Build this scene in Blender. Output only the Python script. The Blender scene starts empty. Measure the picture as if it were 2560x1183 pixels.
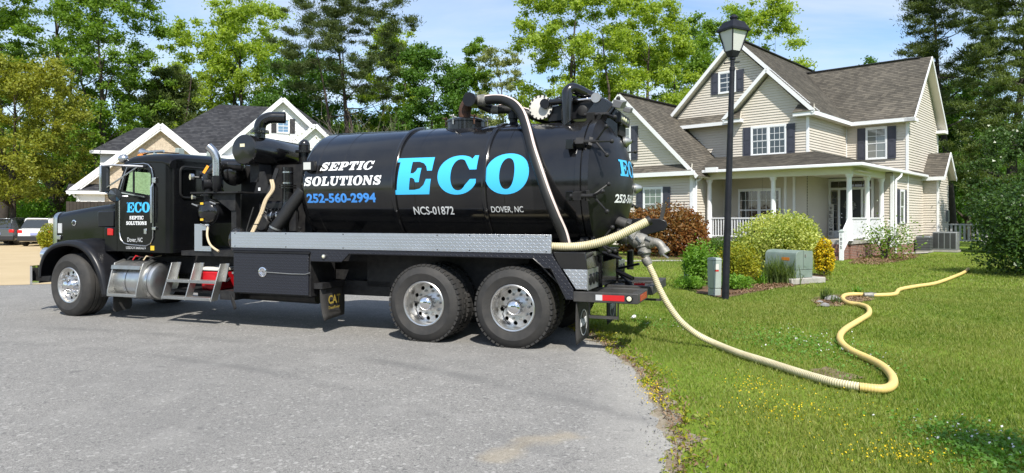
import bpy, bmesh, math, random
import numpy as np
from mathutils import Vector, Matrix
PI = math.pi
D = bpy.data
scene = bpy.context.scene
COL = scene.collection

# ------------------------------------------------------------------ camera
cam = D.cameras.new('camera'); cam_o = D.objects.new('camera', cam); COL.objects.link(cam_o)
cam_o.location = (0, 0, 1.7); cam_o.rotation_euler = (PI/2, 0, 0)
cam.sensor_width = 36; cam.lens = 24.0; cam.shift_y = -46.5/2560
cam.clip_end = 2000; cam.clip_start = .05
scene.camera = cam_o
# ------------------------------------------------------------------ sun and sky
EL = math.radians(50)
SH = Vector((.19, -.98, 0)).normalized()
SUN = Vector((SH.x*math.cos(EL), SH.y*math.cos(EL), math.sin(EL)))
sl = D.lights.new('sun', 'SUN'); sl.energy = 4.7; sl.angle = math.radians(.5); sl.color = (1, .955, .87)
so = D.objects.new('sun', sl); COL.objects.link(so); so.rotation_euler = SUN.to_track_quat('Z', 'Y').to_euler()
world = D.worlds.new('World'); scene.world = world; world.use_nodes = True
wt = world.node_tree; wn = wt.nodes; wl = wt.links
bg = wn['Background']; bg.inputs['Strength'].default_value = .15
sky = wn.new('ShaderNodeTexSky'); sky.sky_type = 'NISHITA'; sky.sun_disc = False
sky.sun_elevation = EL; sky.sun_rotation = math.atan2(SH.x, SH.y); sky.air_density = 1.0; sky.dust_density = .6; sky.ozone_density = 3.0
tc = wn.new('ShaderNodeTexCoord')
sep = wn.new('ShaderNodeSeparateXYZ'); wl.new(tc.outputs['Generated'], sep.inputs[0])
def wmath(op, a, b):
    n = wn.new('ShaderNodeMath'); n.operation = op
    for i, x in enumerate((a, b)):
        if isinstance(x, (int, float)): n.inputs[i].default_value = x
        else: wl.new(x, n.inputs[i])
    return n.outputs[0]
zz = wmath('ADD', wmath('MAXIMUM', sep.outputs[2], 0.0), .12)
cmb = wn.new('ShaderNodeCombineXYZ')
wl.new(wmath('DIVIDE', sep.outputs[0], zz), cmb.inputs[0]); wl.new(wmath('DIVIDE', sep.outputs[1], zz), cmb.inputs[1])
mp = wn.new('ShaderNodeMapping'); mp.inputs['Scale'].default_value = (.55, 1.25, 1); mp.inputs['Rotation'].default_value = (0, 0, .5)
mp.inputs['Location'].default_value = (1.7, .4, 0)
wl.new(cmb.outputs[0], mp.inputs[0])
nz = wn.new('ShaderNodeTexNoise'); nz.inputs['Scale'].default_value = 1.1; nz.inputs['Detail'].default_value = 9; nz.inputs['Roughness'].default_value = .58; nz.inputs['Distortion'].default_value = .5
wl.new(mp.outputs[0], nz.inputs['Vector'])
rp = wn.new('ShaderNodeValToRGB'); rp.color_ramp.elements[0].position = .36; rp.color_ramp.elements[1].position = .70
rp.color_ramp.elements[1].color = (.75, .75, .75, 1)
wl.new(nz.outputs[0], rp.inputs[0])
mx = wn.new('ShaderNodeMix'); mx.data_type = 'RGBA'; mx.inputs[7].default_value = (4.3, 4.6, 5.0, 1)
wl.new(rp.outputs[0], mx.inputs[0]); wl.new(sky.outputs[0], mx.inputs[6]); wl.new(mx.outputs[2], bg.inputs[0])
# ------------------------------------------------------------------ exposure
vs = scene.view_settings; vs.view_transform = 'Standard'; vs.look = 'None'; vs.exposure = .5; vs.gamma = 1; vs.use_curve_mapping = False
scene.cycles.use_denoising = True
scene.cycles.max_bounces = 8; scene.cycles.transparent_max_bounces = 8; scene.cycles.caustics_reflective = False; scene.cycles.caustics_refractive = False
scene.cycles.sample_clamp_indirect = 6

# ------------------------------------------------------------------ materials
M = {}
def _nodes(name):
    m = D.materials.new(name); m.use_nodes = True
    return m, m.node_tree.nodes, m.node_tree.links
def mat(name, col, rough=.6, metal=0, var=0., vs=3., col2=None, bump=0., bs=60., coat=0., spec=.5, rvar=0., obj=True, trans=0.):
    """Principled with noise colour variation between col and col2 and optional fine bump"""
    m, n, l = _nodes(name); p = n['Principled BSDF']
    p.inputs['Base Color'].default_value = (*col, 1); p.inputs['Roughness'].default_value = rough
    p.inputs['Metallic'].default_value = metal; p.inputs['Coat Weight'].default_value = coat; p.inputs['Coat Roughness'].default_value = .06
    p.inputs['Specular IOR Level'].default_value = spec
    if var or bump or rvar:
        t = n.new('ShaderNodeTexCoord'); out = t.outputs['Object' if obj else 'Generated']
        if var or rvar:
            z = n.new('ShaderNodeTexNoise'); z.inputs['Scale'].default_value = vs; z.inputs['Detail'].default_value = 6; z.inputs['Roughness'].default_value = .6
            l.new(out, z.inputs['Vector'])
            r = n.new('ShaderNodeMapRange'); r.inputs[1].default_value = .3; r.inputs[2].default_value = .7; l.new(z.outputs[0], r.inputs[0])
            if var:
                x = n.new('ShaderNodeMix'); x.data_type = 'RGBA'
                c2 = col2 if col2 else tuple(c*(1-var) for c in col)
                x.inputs[6].default_value = (*col, 1); x.inputs[7].default_value = (*c2, 1)
                l.new(r.outputs[0], x.inputs[0]); l.new(x.outputs[2], p.inputs['Base Color'])
            if rvar:
                q = n.new('ShaderNodeMapRange'); q.inputs[3].default_value = rough; q.inputs[4].default_value = rough+rvar
                l.new(r.outputs[0], q.inputs[0]); l.new(q.outputs[0], p.inputs['Roughness'])
        if bump:
            z2 = n.new('ShaderNodeTexNoise'); z2.inputs['Scale'].default_value = bs; z2.inputs['Detail'].default_value = 4
            l.new(out, z2.inputs['Vector'])
            b = n.new('ShaderNodeBump'); b.inputs['Strength'].default_value = bump; b.inputs['Distance'].default_value = .02
            l.new(z2.outputs[0], b.inputs['Height']); l.new(b.outputs[0], p.inputs['Normal'])
    M[name] = m; return m
def glass(name, col, rough=.03):
    m, n, l = _nodes(name); p = n['Principled BSDF']
    p.inputs['Base Color'].default_value = (*col, 1); p.inputs['Roughness'].default_value = rough; p.inputs['Specular IOR Level'].default_value = 1.0
    p.inputs['Coat Weight'].default_value = .6; p.inputs['Coat Roughness'].default_value = .02
    M[name] = m; return m
def clear_glass(name, tint, mixf=.12):
    m, n, l = _nodes(name); n.remove(n['Principled BSDF'])
    t = n.new('ShaderNodeBsdfTransparent'); t.inputs[0].default_value = (*tint, 1)
    g = n.new('ShaderNodeBsdfGlossy'); g.inputs['Roughness'].default_value = .02
    x = n.new('ShaderNodeMixShader'); x.inputs[0].default_value = mixf
    l.new(t.outputs[0], x.inputs[1]); l.new(g.outputs[0], x.inputs[2]); l.new(x.outputs[0], n['Material Output'].inputs[0])
    M[name] = m; return m
def leafmat(name, c1, c2, rough=.55, trans=.35, tcol=None, c3=None):
    m, n, l = _nodes(name); p = n['Principled BSDF']; p.inputs['Roughness'].default_value = rough; p.inputs['Specular IOR Level'].default_value = .35
    g = n.new('ShaderNodeNewGeometry'); cr = n.new('ShaderNodeValToRGB')
    cr.color_ramp.elements[0].color = (*c1, 1); cr.color_ramp.elements[1].color = (*c2, 1)
    if c3:
        e = cr.color_ramp.elements.new(.9); e.color = (*c3, 1); cr.color_ramp.elements[1].position = .8
    tcn = n.new('ShaderNodeTexCoord'); z = n.new('ShaderNodeTexNoise'); z.inputs['Scale'].default_value = .55; z.inputs['Detail'].default_value = 3
    l.new(tcn.outputs['Object'], z.inputs['Vector'])
    a = n.new('ShaderNodeMath'); a.operation = 'MULTIPLY_ADD'; a.inputs[1].default_value = .55; l.new(g.outputs['Random Per Island'], a.inputs[0])
    s = n.new('ShaderNodeMapRange'); s.inputs[1].default_value = .3; s.inputs[2].default_value = .7; s.inputs[4].default_value = .45; l.new(z.outputs[0], s.inputs[0]); l.new(s.outputs[0], a.inputs[2])
    l.new(a.outputs[0], cr.inputs[0]); l.new(cr.outputs[0], p.inputs['Base Color'])
    t = n.new('ShaderNodeBsdfTranslucent'); tm = n.new('ShaderNodeMix'); tm.data_type = 'RGBA'; tm.blend_type = 'MULTIPLY'; tm.inputs[0].default_value = 1
    tm.inputs[7].default_value = (*(tcol or (1.5, 1.5, .5)), 1); l.new(cr.outputs[0], tm.inputs[6]); l.new(tm.outputs[2], t.inputs[0])
    x = n.new('ShaderNodeMixShader'); x.inputs[0].default_value = trans
    l.new(p.outputs[0], x.inputs[1]); l.new(t.outputs[0], x.inputs[2]); l.new(x.outputs[0], n['Material Output'].inputs[0])
    M[name] = m; return m

mat('black_paint', (.0045, .005, .007), .10, coat=.32, rvar=.14, vs=2.2, spec=.5, var=1, col2=(.014, .0135, .013))
mat('cab_paint', (.0045, .005, .0065), .12, coat=.06, rvar=.12, vs=2.2, spec=.26, var=1, col2=(.008, .008, .0085))
mat('black_satin', (.008, .0085, .0105), .33, var=.5, vs=5, col2=(.015, .015, .017), spec=.32)
mat('black_metal', (.010, .010, .012), .5, spec=.3, var=.5, vs=9, col2=(.03, .029, .028), bump=.12, bs=40)
glass('dark_glass', (.004, .0045, .005), .06); M['dark_glass'].node_tree.nodes['Principled BSDF'].inputs['Specular IOR Level'].default_value = .4; M['dark_glass'].node_tree.nodes['Principled BSDF'].inputs['Coat Weight'].default_value = 0
mat('black_dusty', (.022, .022, .024), .6, var=1, vs=4, col2=(.055, .052, .048), bump=.1, bs=30)
mat('rubber', (.020, .020, .020), .75, var=1, vs=6, col2=(.042, .039, .036), bump=.15, bs=55)
mat('rubber_hose', (.012, .012, .012), .55, var=.4, vs=8)
mat('alu', (.66, .66, .65), .28, 1, var=.25, vs=5, rvar=.15, bump=.05, bs=12)
mat('alu_dull', (.52, .52, .50), .42, 1, var=.3, vs=8, rvar=.15)
mat('wheel_alu', (.78, .78, .77), .26, 1, var=.3, vs=10, col2=(.60, .58, .55), rvar=.15)
mat('chrome', (.82, .82, .83), .06, 1)
mat('stainless', (.60, .60, .60), .2, 1, rvar=.12, vs=6)
mat('cast_alu', (.30, .29, .265), .55, .35, var=.5, vs=14, col2=(.17, .165, .15), bump=.2, bs=60)
mat('rusty', (.11, .045, .02), .8, var=.6, vs=14, col2=(.03, .02, .018), bump=.2)
mat('blue_vinyl', (.055, .47, .87), .35)
mat('phone_vinyl', (.06, .27, .72), .35)
mat('white_vinyl', (.8, .81, .82), .4)
mat('grey_vinyl', (.5, .51, .52), .45)
mat('red_lens', (.5, .012, .015), .25, coat=.3)
mat('red_plastic', (.62, .012, .02), .35, var=.2, vs=3)
mat('white_plastic', (.75, .72, .66), .45, var=.15, vs=5)
mat('yellow_sticker', (.75, .48, .03), .5)
mat('orange_sticker', (.8, .33, .02), .5)
mat('amber_lens', (.65, .2, .02), .3)
mat('cream_sticker', (.72, .68, .48), .5)
mat('dark_void', (.004, .004, .004), .9)
mat('hose_rib', (.66, .60, .40), .5, var=.35, vs=5, col2=(.52, .46, .30))
mat('hose_groove_shade', (.30, .25, .12), .6)  # shading between the hose ribs, painted as a darker colour
mat('hose_yellow', (.72, .53, .17), .5, var=.35, vs=4, col2=(.58, .43, .17))
mat('hose_tan', (.62, .50, .33), .5, var=.2, vs=6)
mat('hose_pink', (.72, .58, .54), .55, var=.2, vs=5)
mat('gauge_face', (.72, .70, .50), .3)
mat('cat_yellow', (.46, .34, .06), .6, var=.5, vs=20)
glass('lamp_glass', (.55, .55, .52), .12)
clear_glass('cab_glass', (.82, .95, .87), .04)
glass('mirror', (.05, .055, .06), .03)
mat('white_trim', (.78, .79, .80), .45, var=.06, vs=3)
mat('white_rail', (.80, .81, .83), .5, var=.08, vs=4)
mat('cream_trim', (.70, .68, .58), .5, var=.06, vs=2)
mat('siding', (.60, .55, .475), .55, var=.1, vs=.7, col2=(.55, .50, .43))
mat('white_siding', (.78, .79, .80), .55, var=.06, vs=.7)
mat('soffit', (.66, .62, .53), .6)
mat('shutter', (.05, .053, .075), .5, var=.3, vs=6)
mat('shutter_dark', (.02, .018, .02), .5)
glass('window_glass', (.022, .026, .026), .04)
glass('window_pale', (.16, .17, .16), .06)
glass('window_green', (.10, .15, .12), .05)
glass('window_blue', (.10, .19, .30), .05)
mat('curtain', (.55, .55, .52), .8)
mat('door_black', (.010, .010, .012), .35)
mat('porch_dark', (.20, .18, .15), .8)
mat('lamp_black', (.009, .010, .014), .5, var=.5, vs=9, col2=(.018, .019, .026), spec=.25)
mat('frosted', (.60, .61, .60), .35)
mat('util_green', (.145, .195, .165), .55, var=.5, vs=3.5, col2=(.20, .245, .215), bump=.05, bs=20)
mat('lamp_housing', (.12, .12, .12), .5)
mat('util_grey', (.34, .39, .36), .5, var=.12, vs=4)
mat('concrete', (.42, .40, .36), .85, var=.3, vs=5, bump=.3, bs=40)
mat('ac_dark', (.045, .047, .05), .5, var=.3)
mat('ac_grey', (.22, .23, .24), .5, .2)
mat('bark', (.075, .058, .042), .9, var=.5, vs=3, bump=.5, bs=14)
mat('bark_pine', (.085, .06, .045), .9, var=.5, vs=4, bump=.5, bs=14)
mat('bark_dark', (.045, .037, .03), .9, var=.5, vs=3, bump=.5, bs=14)
mat('twig_grey', (.24, .21, .17), .9, var=.3)
mat('stone', (.26, .255, .25), .85, var=.4, vs=9, bump=.5, bs=20)
mat('car_white', (.75, .75, .76), .2, coat=.8)
mat('car_grey', (.13, .145, .165), .22, .5, coat=.8)
mat('car_trim', (.02, .02, .022), .5)
mat('plate_blue', (.25, .28, .5), .5)
mat('wreath', (.42, .42, .40), .8, var=.6, vs=20)
mat('sign_white', (.66, .64, .60), .6, var=.12, vs=9)
mat('sign_ink', (.03, .03, .035), .7)
mat('litter', (.75, .75, .76), .4)
leafmat('leaf_bright', (.165, .265, .022), (.30, .42, .045), c3=(.36, .45, .07), trans=.5)
leafmat('leaf_mid', (.095, .185, .020), (.205, .320, .038), trans=.46)
leafmat('leaf_soft', (.115, .195, .038), (.235, .325, .070), trans=.46)
leafmat('leaf_dark', (.048, .118, .015), (.110, .215, .026), trans=.38)
leafmat('leaf_yellow', (.13, .185, .020), (.36, .365, .045), tcol=(1.3, 1.2, .5), trans=.43)
leafmat('leaf_pale', (.16, .20, .07), (.32, .35, .15), trans=.4)
leafmat('needle', (.070, .112, .028), (.165, .210, .055), trans=.34)
leafmat('needle_dark', (.040, .072, .022), (.115, .145, .040), trans=.32)
leafmat('holly', (.022, .06, .014), (.085, .15, .03), rough=.35, trans=.25)
leafmat('leaf_red', (.10, .09, .020), (.28, .042, .024), tcol=(1.3, .7, .5), c3=(.28, .12, .03), trans=.34)
leafmat('leaf_variegated', (.13, .23, .020), (.42, .47, .070), c3=(.60, .61, .18))
leafmat('leaf_golden', (.13, .22, .02), (.44, .38, .02), tcol=(1.2, 1.1, .4))
leafmat('petal_yellow', (.70, .46, .01), (.85, .66, .02), trans=.3, tcol=(1.1, 1, .3))
leafmat('petal_white', (.7, .7, .68), (.85, .85, .83), trans=.3, tcol=(1, 1, 1))
leafmat('leaf_lime', (.085, .20, .02), (.21, .37, .04), trans=.4)
leafmat('leaf_blade', (.055, .10, .025), (.16, .21, .06), trans=.4)
leafmat('leaf_litter', (.13, .07, .035), (.30, .20, .12), trans=.1)
leafmat('grass_blade', (.099, .188, .014), (.186, .270, .028), trans=.38, tcol=(1.25, 1.4, .5), c3=(.28, .29, .075))
leafmat('clover_leaf', (.085, .20, .026), (.15, .30, .045), trans=.35)

def tread_plate(name, base, metal, rough, cell=.045, strength=.7, colvar=None):
    m, n, l = _nodes(name); p = n['Principled BSDF']
    t = n.new('ShaderNodeTexCoord'); s = n.new('ShaderNodeSeparateXYZ'); l.new(t.outputs['Object'], s.inputs[0])
    def mm(op, a, b=0., c=None):
        q = n.new('ShaderNodeMath'); q.operation = op
        for i, x in enumerate((a, b) if c is None else (a, b, c)):
            if isinstance(x, (int, float)): q.inputs[i].default_value = x
            else: l.new(x, q.inputs[i])
        return q.outputs[0]
    u = mm('DIVIDE', mm('ADD', s.outputs[0], s.outputs[1]), cell); v = mm('DIVIDE', s.outputs[2], cell)
    par = mm('PINGPONG', mm('ADD', mm('FLOOR', u), mm('FLOOR', v)), 1.0)
    fx = mm('SUBTRACT', mm('FRACT', u), .5); fz = mm('SUBTRACT', mm('FRACT', v), .5)
    fx = mm('MULTIPLY', fx, mm('SUBTRACT', mm('MULTIPLY', par, 2.0), 1.0))
    a = mm('MULTIPLY', mm('ADD', fx, fz), 1.25); b = mm('MULTIPLY', mm('SUBTRACT', fx, fz), 3.6)
    d = mm('ADD', mm('MULTIPLY', a, a), mm('MULTIPLY', b, b))
    h = mm('MAXIMUM', mm('SUBTRACT', 1.0, d), 0.0)
    bp = n.new('ShaderNodeBump'); bp.inputs['Strength'].default_value = strength; bp.inputs['Distance'].default_value = .006
    l.new(h, bp.inputs['Height']); l.new(bp.outputs[0], p.inputs['Normal'])
    p.inputs['Metallic'].default_value = metal; p.inputs['Base Color'].default_value = (*base, 1)
    z = n.new('ShaderNodeTexNoise'); z.inputs['Scale'].default_value = 2.5; z.inputs['Detail'].default_value = 5; l.new(t.outputs['Object'], z.inputs['Vector'])
    r = n.new('ShaderNodeMapRange'); r.inputs[3].default_value = rough-.08; r.inputs[4].default_value = rough+.15; l.new(z.outputs[0], r.inputs[0]); l.new(r.outputs[0], p.inputs['Roughness'])
    M[name] = m; return m
tread_plate('plate_alu', (.70, .71, .73), 1, .34, cell=.042, strength=.4)
tread_plate('plate_black', (.016, .017, .024), 0, .32, strength=.55, cell=.042)

def brickmat(name, c1, c2, mortar, w=.2, h=.068):
    m, n, l = _nodes(name); p = n['Principled BSDF']; p.inputs['Roughness'].default_value = .85
    t = n.new('ShaderNodeTexCoord'); s = n.new('ShaderNodeSeparateXYZ'); l.new(t.outputs['Object'], s.inputs[0])
    a = n.new('ShaderNodeMath'); a.operation = 'ADD'; l.new(s.outputs[0], a.inputs[0]); l.new(s.outputs[1], a.inputs[1])
    c = n.new('ShaderNodeCombineXYZ'); l.new(a.outputs[0], c.inputs[0]); l.new(s.outputs[2], c.inputs[1])
    b = n.new('ShaderNodeTexBrick'); l.new(c.outputs[0], b.inputs['Vector'])
    b.inputs['Scale'].default_value = 1; b.inputs['Brick Width'].default_value = w; b.inputs['Row Height'].default_value = h; b.inputs['Mortar Size'].default_value = .006
    b.inputs['Color1'].default_value = (*c1, 1); b.inputs['Color2'].default_value = (*c2, 1); b.inputs['Mortar'].default_value = (*mortar, 1)
    z = n.new('ShaderNodeTexNoise'); z.inputs['Scale'].default_value = 9; l.new(c.outputs[0], z.inputs['Vector'])
    x = n.new('ShaderNodeMix'); x.data_type = 'RGBA'; x.blend_type = 'OVERLAY'; x.inputs[0].default_value = .5; l.new(b.outputs[0], x.inputs[6]); l.new(z.outputs[0], x.inputs[7]); l.new(x.outputs[2], p.inputs['Base Color'])
    bp = n.new('ShaderNodeBump'); bp.inputs['Strength'].default_value = .6; bp.inputs['Distance'].default_value = .01; bp.invert = True; l.new(b.outputs['Fac'], bp.inputs['Height']); l.new(bp.outputs[0], p.inputs['Normal'])
    M[name] = m
brickmat('brick_red', (.25, .10, .065), (.17, .085, .06), (.33, .29, .25))
brickmat('brick_tan', (.50, .41, .305), (.38, .305, .225), (.55, .50, .43))
def shinglemat(name, c1, c2, c3):
    """colour of each shingle tab; courses are real steps in the mesh, UV = (metres along, course number)"""
    m, n, l = _nodes(name); p = n['Principled BSDF']; p.inputs['Roughness'].default_value = .9; p.inputs['Specular IOR Level'].default_value = .2
    u = n.new('ShaderNodeUVMap'); s = n.new('ShaderNodeSeparateXYZ'); l.new(u.outputs[0], s.inputs[0])
    def mm(op, a, b=0.):
        q = n.new('ShaderNodeMath'); q.operation = op
        for i, x in enumerate((a, b)):
            if isinstance(x, (int, float)): q.inputs[i].default_value = x
            else: l.new(x, q.inputs[i])
        return q.outputs[0]
    row = mm('FLOOR', s.outputs[1]); tab = mm('FLOOR', mm('DIVIDE', mm('ADD', s.outputs[0], mm('MULTIPLY', row, .371)), .21))
    c = n.new('ShaderNodeCombineXYZ'); l.new(tab, c.inputs[0]); l.new(row, c.inputs[1])
    w = n.new('ShaderNodeTexWhiteNoise'); w.noise_dimensions = '2D'; l.new(c.outputs[0], w.inputs['Vector'])
    r = n.new('ShaderNodeValToRGB'); r.color_ramp.elements[0].color = (*c1, 1); r.color_ramp.elements[1].color = (*c3, 1)
    e = r.color_ramp.elements.new(.5); e.color = (*c2, 1)
    l.new(w.outputs[0], r.inputs[0])
    t = n.new('ShaderNodeTexCoord'); z = n.new('ShaderNodeTexNoise'); z.inputs['Scale'].default_value = .6; z.inputs['Detail'].default_value = 5; l.new(t.outputs['Object'], z.inputs['Vector'])
    x = n.new('ShaderNodeMix'); x.data_type = 'RGBA'; x.blend_type = 'OVERLAY'; x.inputs[0].default_value = .45; l.new(r.outputs[0], x.inputs[6]); l.new(z.outputs[0], x.inputs[7])
    l.new(x.outputs[2], p.inputs['Base Color'])
    M[name] = m
shinglemat('shingle_brown', (.076, .069, .058), (.100, .090, .075), (.132, .118, .096))
shinglemat('shingle_grey', (.030, .031, .036), (.042, .043, .048), (.058, .059, .064))

# ------------------------------------------------------------------ mesh helpers
class MB:
    def __init__(s): s.v = []; s.f = []
    def add(s, vs, fs):
        o = len(s.v); s.v += [tuple(p) for p in vs]; s.f += [tuple(i+o for i in q) for q in fs]; return s
    def box(s, x0, x1, y0, y1, z0, z1):
        return s.add([(x0,y0,z0),(x1,y0,z0),(x1,y1,z0),(x0,y1,z0),(x0,y0,z1),(x1,y0,z1),(x1,y1,z1),(x0,y1,z1)],
                     [(0,3,2,1),(4,5,6,7),(0,1,5,4),(1,2,6,5),(2,3,7,6),(3,0,4,7)])
    def hexa(s, b, t):   # 4 bottom, 4 top points
        return s.add(list(b)+list(t), [(0,3,2,1),(4,5,6,7),(0,1,5,4),(1,2,6,5),(2,3,7,6),(3,0,4,7)])
    def prism(s, pts, ax, a, b):
        def P(p, d): return {'x': (d, p[0], p[1]), 'y': (p[0], d, p[1]), 'z': (p[0], p[1], d)}[ax]
        n = len(pts); area = sum(pts[i][0]*pts[(i+1) % n][1]-pts[(i+1) % n][0]*pts[i][1] for i in range(n))
        if (area < 0): pts = pts[::-1]
        if ax == 'y': pts = pts[::-1]
        vs = [P(p, a) for p in pts]+[P(p, b) for p in pts]
        fs = [tuple(range(n))[::-1], tuple(range(n, 2*n))]+[(i, (i+1) % n, n+(i+1) % n, n+i) for i in range(n)]
        return s.add(vs, fs)
    def bar(s, p0, p1, w, h, up=(0,0,1)):
        p0, p1 = Vector(p0), Vector(p1); d = (p1-p0).normalized(); u = Vector(up)
        a = d.cross(u); a = a.normalized() if a.length > 1e-6 else Vector((1,0,0)); u = a.cross(d)
        q = [a*i*w/2+u*j*h/2 for i, j in ((-1,-1),(1,-1),(1,1),(-1,1))]
        return s.hexa([p0+k for k in q], [p1+k for k in q])
    def ring(s, c, a, b, r, n): return [tuple(c+(a*math.cos(2*PI*i/n)+b*math.sin(2*PI*i/n))*r) for i in range(n)]
    def lathe(s, prof, p, d, n=24, cap0=True, cap1=True, a=None):
        """prof: [(radius, height along d)]"""
        p, d = Vector(p), Vector(d).normalized()
        a = Vector(a) if a else d.orthogonal().normalized(); b = d.cross(a)
        vs = []; fs = []
        for r, h in prof: vs += s.ring(p+d*h, a, b, r, n)
        k = len(prof)
        for j in range(k-1):
            for i in range(n): fs.append((j*n+i, j*n+(i+1) % n, (j+1)*n+(i+1) % n, (j+1)*n+i))
        if cap0: fs.append(tuple(range(n))[::-1])
        if cap1: fs.append(tuple(range((k-1)*n, k*n)))
        return s.add(vs, fs)
    def cyl(s, p0, p1, r0, r1=None, n=16):
        p0, p1 = Vector(p0), Vector(p1)
        return s.lathe([(r0, 0), (r0 if r1 is None else r1, (p1-p0).length)], p0, p1-p0, n)
    def tube(s, pts, r, n=10, cap=True):
        pts = [Vector(p) for p in pts]; k = len(pts); rs = r if isinstance(r, (list, tuple)) else [r]*k
        t = (pts[1]-pts[0]).normalized(); a = t.orthogonal().normalized(); vs = []; fs = []
        for i in range(k):
            t2 = (pts[min(i+1, k-1)]-pts[max(i-1, 0)]).normalized()
            q = t.rotation_difference(t2); a = (q @ a); a = (a-t2*a.dot(t2)).normalized(); t = t2
            vs += s.ring(pts[i], a, t.cross(a), rs[i], n)
        for j in range(k-1):
            for i in range(n): fs.append((j*n+i, j*n+(i+1) % n, (j+1)*n+(i+1) % n, (j+1)*n+i))
        if cap: fs += [tuple(range(n))[::-1], tuple(range((k-1)*n, k*n))]
        return s.add(vs, fs)
    def ball(s, c, r, n=12, m=8, sc=(1,1,1)):
        c = Vector(c); prof = []
        vs = []; fs = []
        for j in range(1, m):
            th = PI*j/m
            for i in range(n):
                ph = 2*PI*i/n; vs.append((c.x+r*sc[0]*math.sin(th)*math.cos(ph), c.y+r*sc[1]*math.sin(th)*math.sin(ph), c.z-r*sc[2]*math.cos(th)))
        b = len(vs); vs += [(c.x, c.y, c.z-r*sc[2]), (c.x, c.y, c.z+r*sc[2])]
        for j in range(m-2):
            for i in range(n): fs.append((j*n+i, j*n+(i+1) % n, (j+1)*n+(i+1) % n, (j+1)*n+i))
        for i in range(n): fs.append((b, (i+1) % n, i)); fs.append((b+1, (m-2)*n+i, (m-2)*n+(i+1) % n))
        return s.add(vs, fs)
    def build(s, name, m, parent=None, bevel=0, seg=2, smooth=True, ang=35):
        me = D.meshes.new(name); me.from_pydata(s.v, [], s.f); me.update()
        if smooth:
            me.shade_smooth(); me.set_sharp_from_angle(angle=math.radians(ang))
        return link(name, me, m, parent, bevel, seg)
def link(name, me, m, parent=None, bevel=0, seg=2):
    o = D.objects.new(name, me); COL.objects.link(o)
    if m is not None: me.materials.append(M[m] if isinstance(m, str) else m)
    if parent is not None: o.parent = parent
    if bevel:
        b = o.modifiers.new('bevel', 'BEVEL'); b.width = bevel; b.segments = seg; b.limit_method = 'ANGLE'; b.angle_limit = math.radians(40)
    return o
def tag(o, label=None, cat=None, group=None, kind=None):
    if label: o['label'] = label
    if cat: o['category'] = cat
    if group: o['group'] = group
    if kind: o['kind'] = kind
    return o
def thing(name, loc, rz, label, cat, group=None):
    o = D.objects.new(name, None); COL.objects.link(o); o.location = loc; o.rotation_euler = (0, 0, rz); o.empty_display_size = .2
    return tag(o, label, cat, group)
def copy_tree(o, parent=None):
    c = o.copy(); COL.objects.link(c); c.parent = parent
    for ch in list(o.children): copy_tree(ch, c)
    return c
def spline(pts, n=8):
    """Catmull-Rom through pts"""
    P = [Vector(p) for p in pts]; out = []
    for i in range(len(P)-1):
        a, b, c, d = P[max(i-1, 0)], P[i], P[i+1], P[min(i+2, len(P)-1)]
        for k in range(n):
            t = k/n; out.append(.5*((2*b)+(c-a)*t+(2*a-5*b+4*c-d)*t*t+(3*b-a-3*c+d)*t**3))
    out.append(P[-1]); return out
def resample(pts, step):
    P = [Vector(p) for p in pts]; out = [P[0]]; acc = 0
    for i in range(len(P)-1):
        a, b = P[i], P[i+1]; L = (b-a).length; t = step-acc
        while t <= L: out.append(a+(b-a)*(t/L)); t += step
        acc = (acc+L) % step
    return out
def curve_mesh(loops):
    """filled flat mesh in the xy plane from outer loops and holes"""
    c = D.curves.new('glyph', 'CURVE'); c.dimensions = '2D'; c.fill_mode = 'BOTH'
    for lp in loops:
        s = c.splines.new('POLY'); s.points.add(len(lp)-1)
        for p, q in zip(s.points, lp): p.co = (q[0], q[1], 0, 1)
        s.use_cyclic_u = True
    o = D.objects.new('glyph', c); COL.objects.link(o); bpy.context.view_layer.update()
    me = D.meshes.new_from_object(o.evaluated_get(bpy.context.evaluated_depsgraph_get()))
    D.objects.remove(o); D.curves.remove(c); me.materials.clear(); return me
def text_mesh(txt, bold=0., shear=0.):
    c = D.curves.new('txt', 'FONT'); c.body = txt; c.size = 1; c.offset = bold; c.shear = shear; c.resolution_u = 4; c.fill_mode = 'FRONT'
    o = D.objects.new('txt', c); COL.objects.link(o); bpy.context.view_layer.update()
    me = D.meshes.new_from_object(o.evaluated_get(bpy.context.evaluated_depsgraph_get()))
    D.objects.remove(o); D.curves.remove(c); me.materials.clear(); return me
def fit_mesh(me, w, h, x=0, y=0):
    co = np.empty(len(me.vertices)*3); me.vertices.foreach_get('co', co); co = co.reshape(-1, 3)
    mn, mx_ = co.min(0), co.max(0); sx = w/(mx_[0]-mn[0]); sy = h/(mx_[1]-mn[1])
    co[:, 0] = (co[:, 0]-mn[0])*sx+x; co[:, 1] = (co[:, 1]-mn[1])*sy+y; co[:, 2] = 0
    me.vertices.foreach_set('co', co.ravel()); me.update(); return me
def wrap_mesh(me, fn, cuts=()):
    """cut along horizontal lines then bend with fn(x, y) -> point"""
    bm = bmesh.new(); bm.from_mesh(me)
    for y in cuts:
        bmesh.ops.bisect_plane(bm, geom=bm.verts[:]+bm.edges[:]+bm.faces[:], plane_co=(0, y, 0), plane_no=(0, 1, 0))
    for v in bm.verts: v.co = fn(v.co.x, v.co.y)
    bm.to_mesh(me); bm.free(); me.update(); return me
def join_meshes(ms):
    bm = bmesh.new()
    for m in ms: bm.from_mesh(m)
    me = D.meshes.new('joined'); bm.to_mesh(me); bm.free()
    for m in ms: D.meshes.remove(m)
    return me
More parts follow.
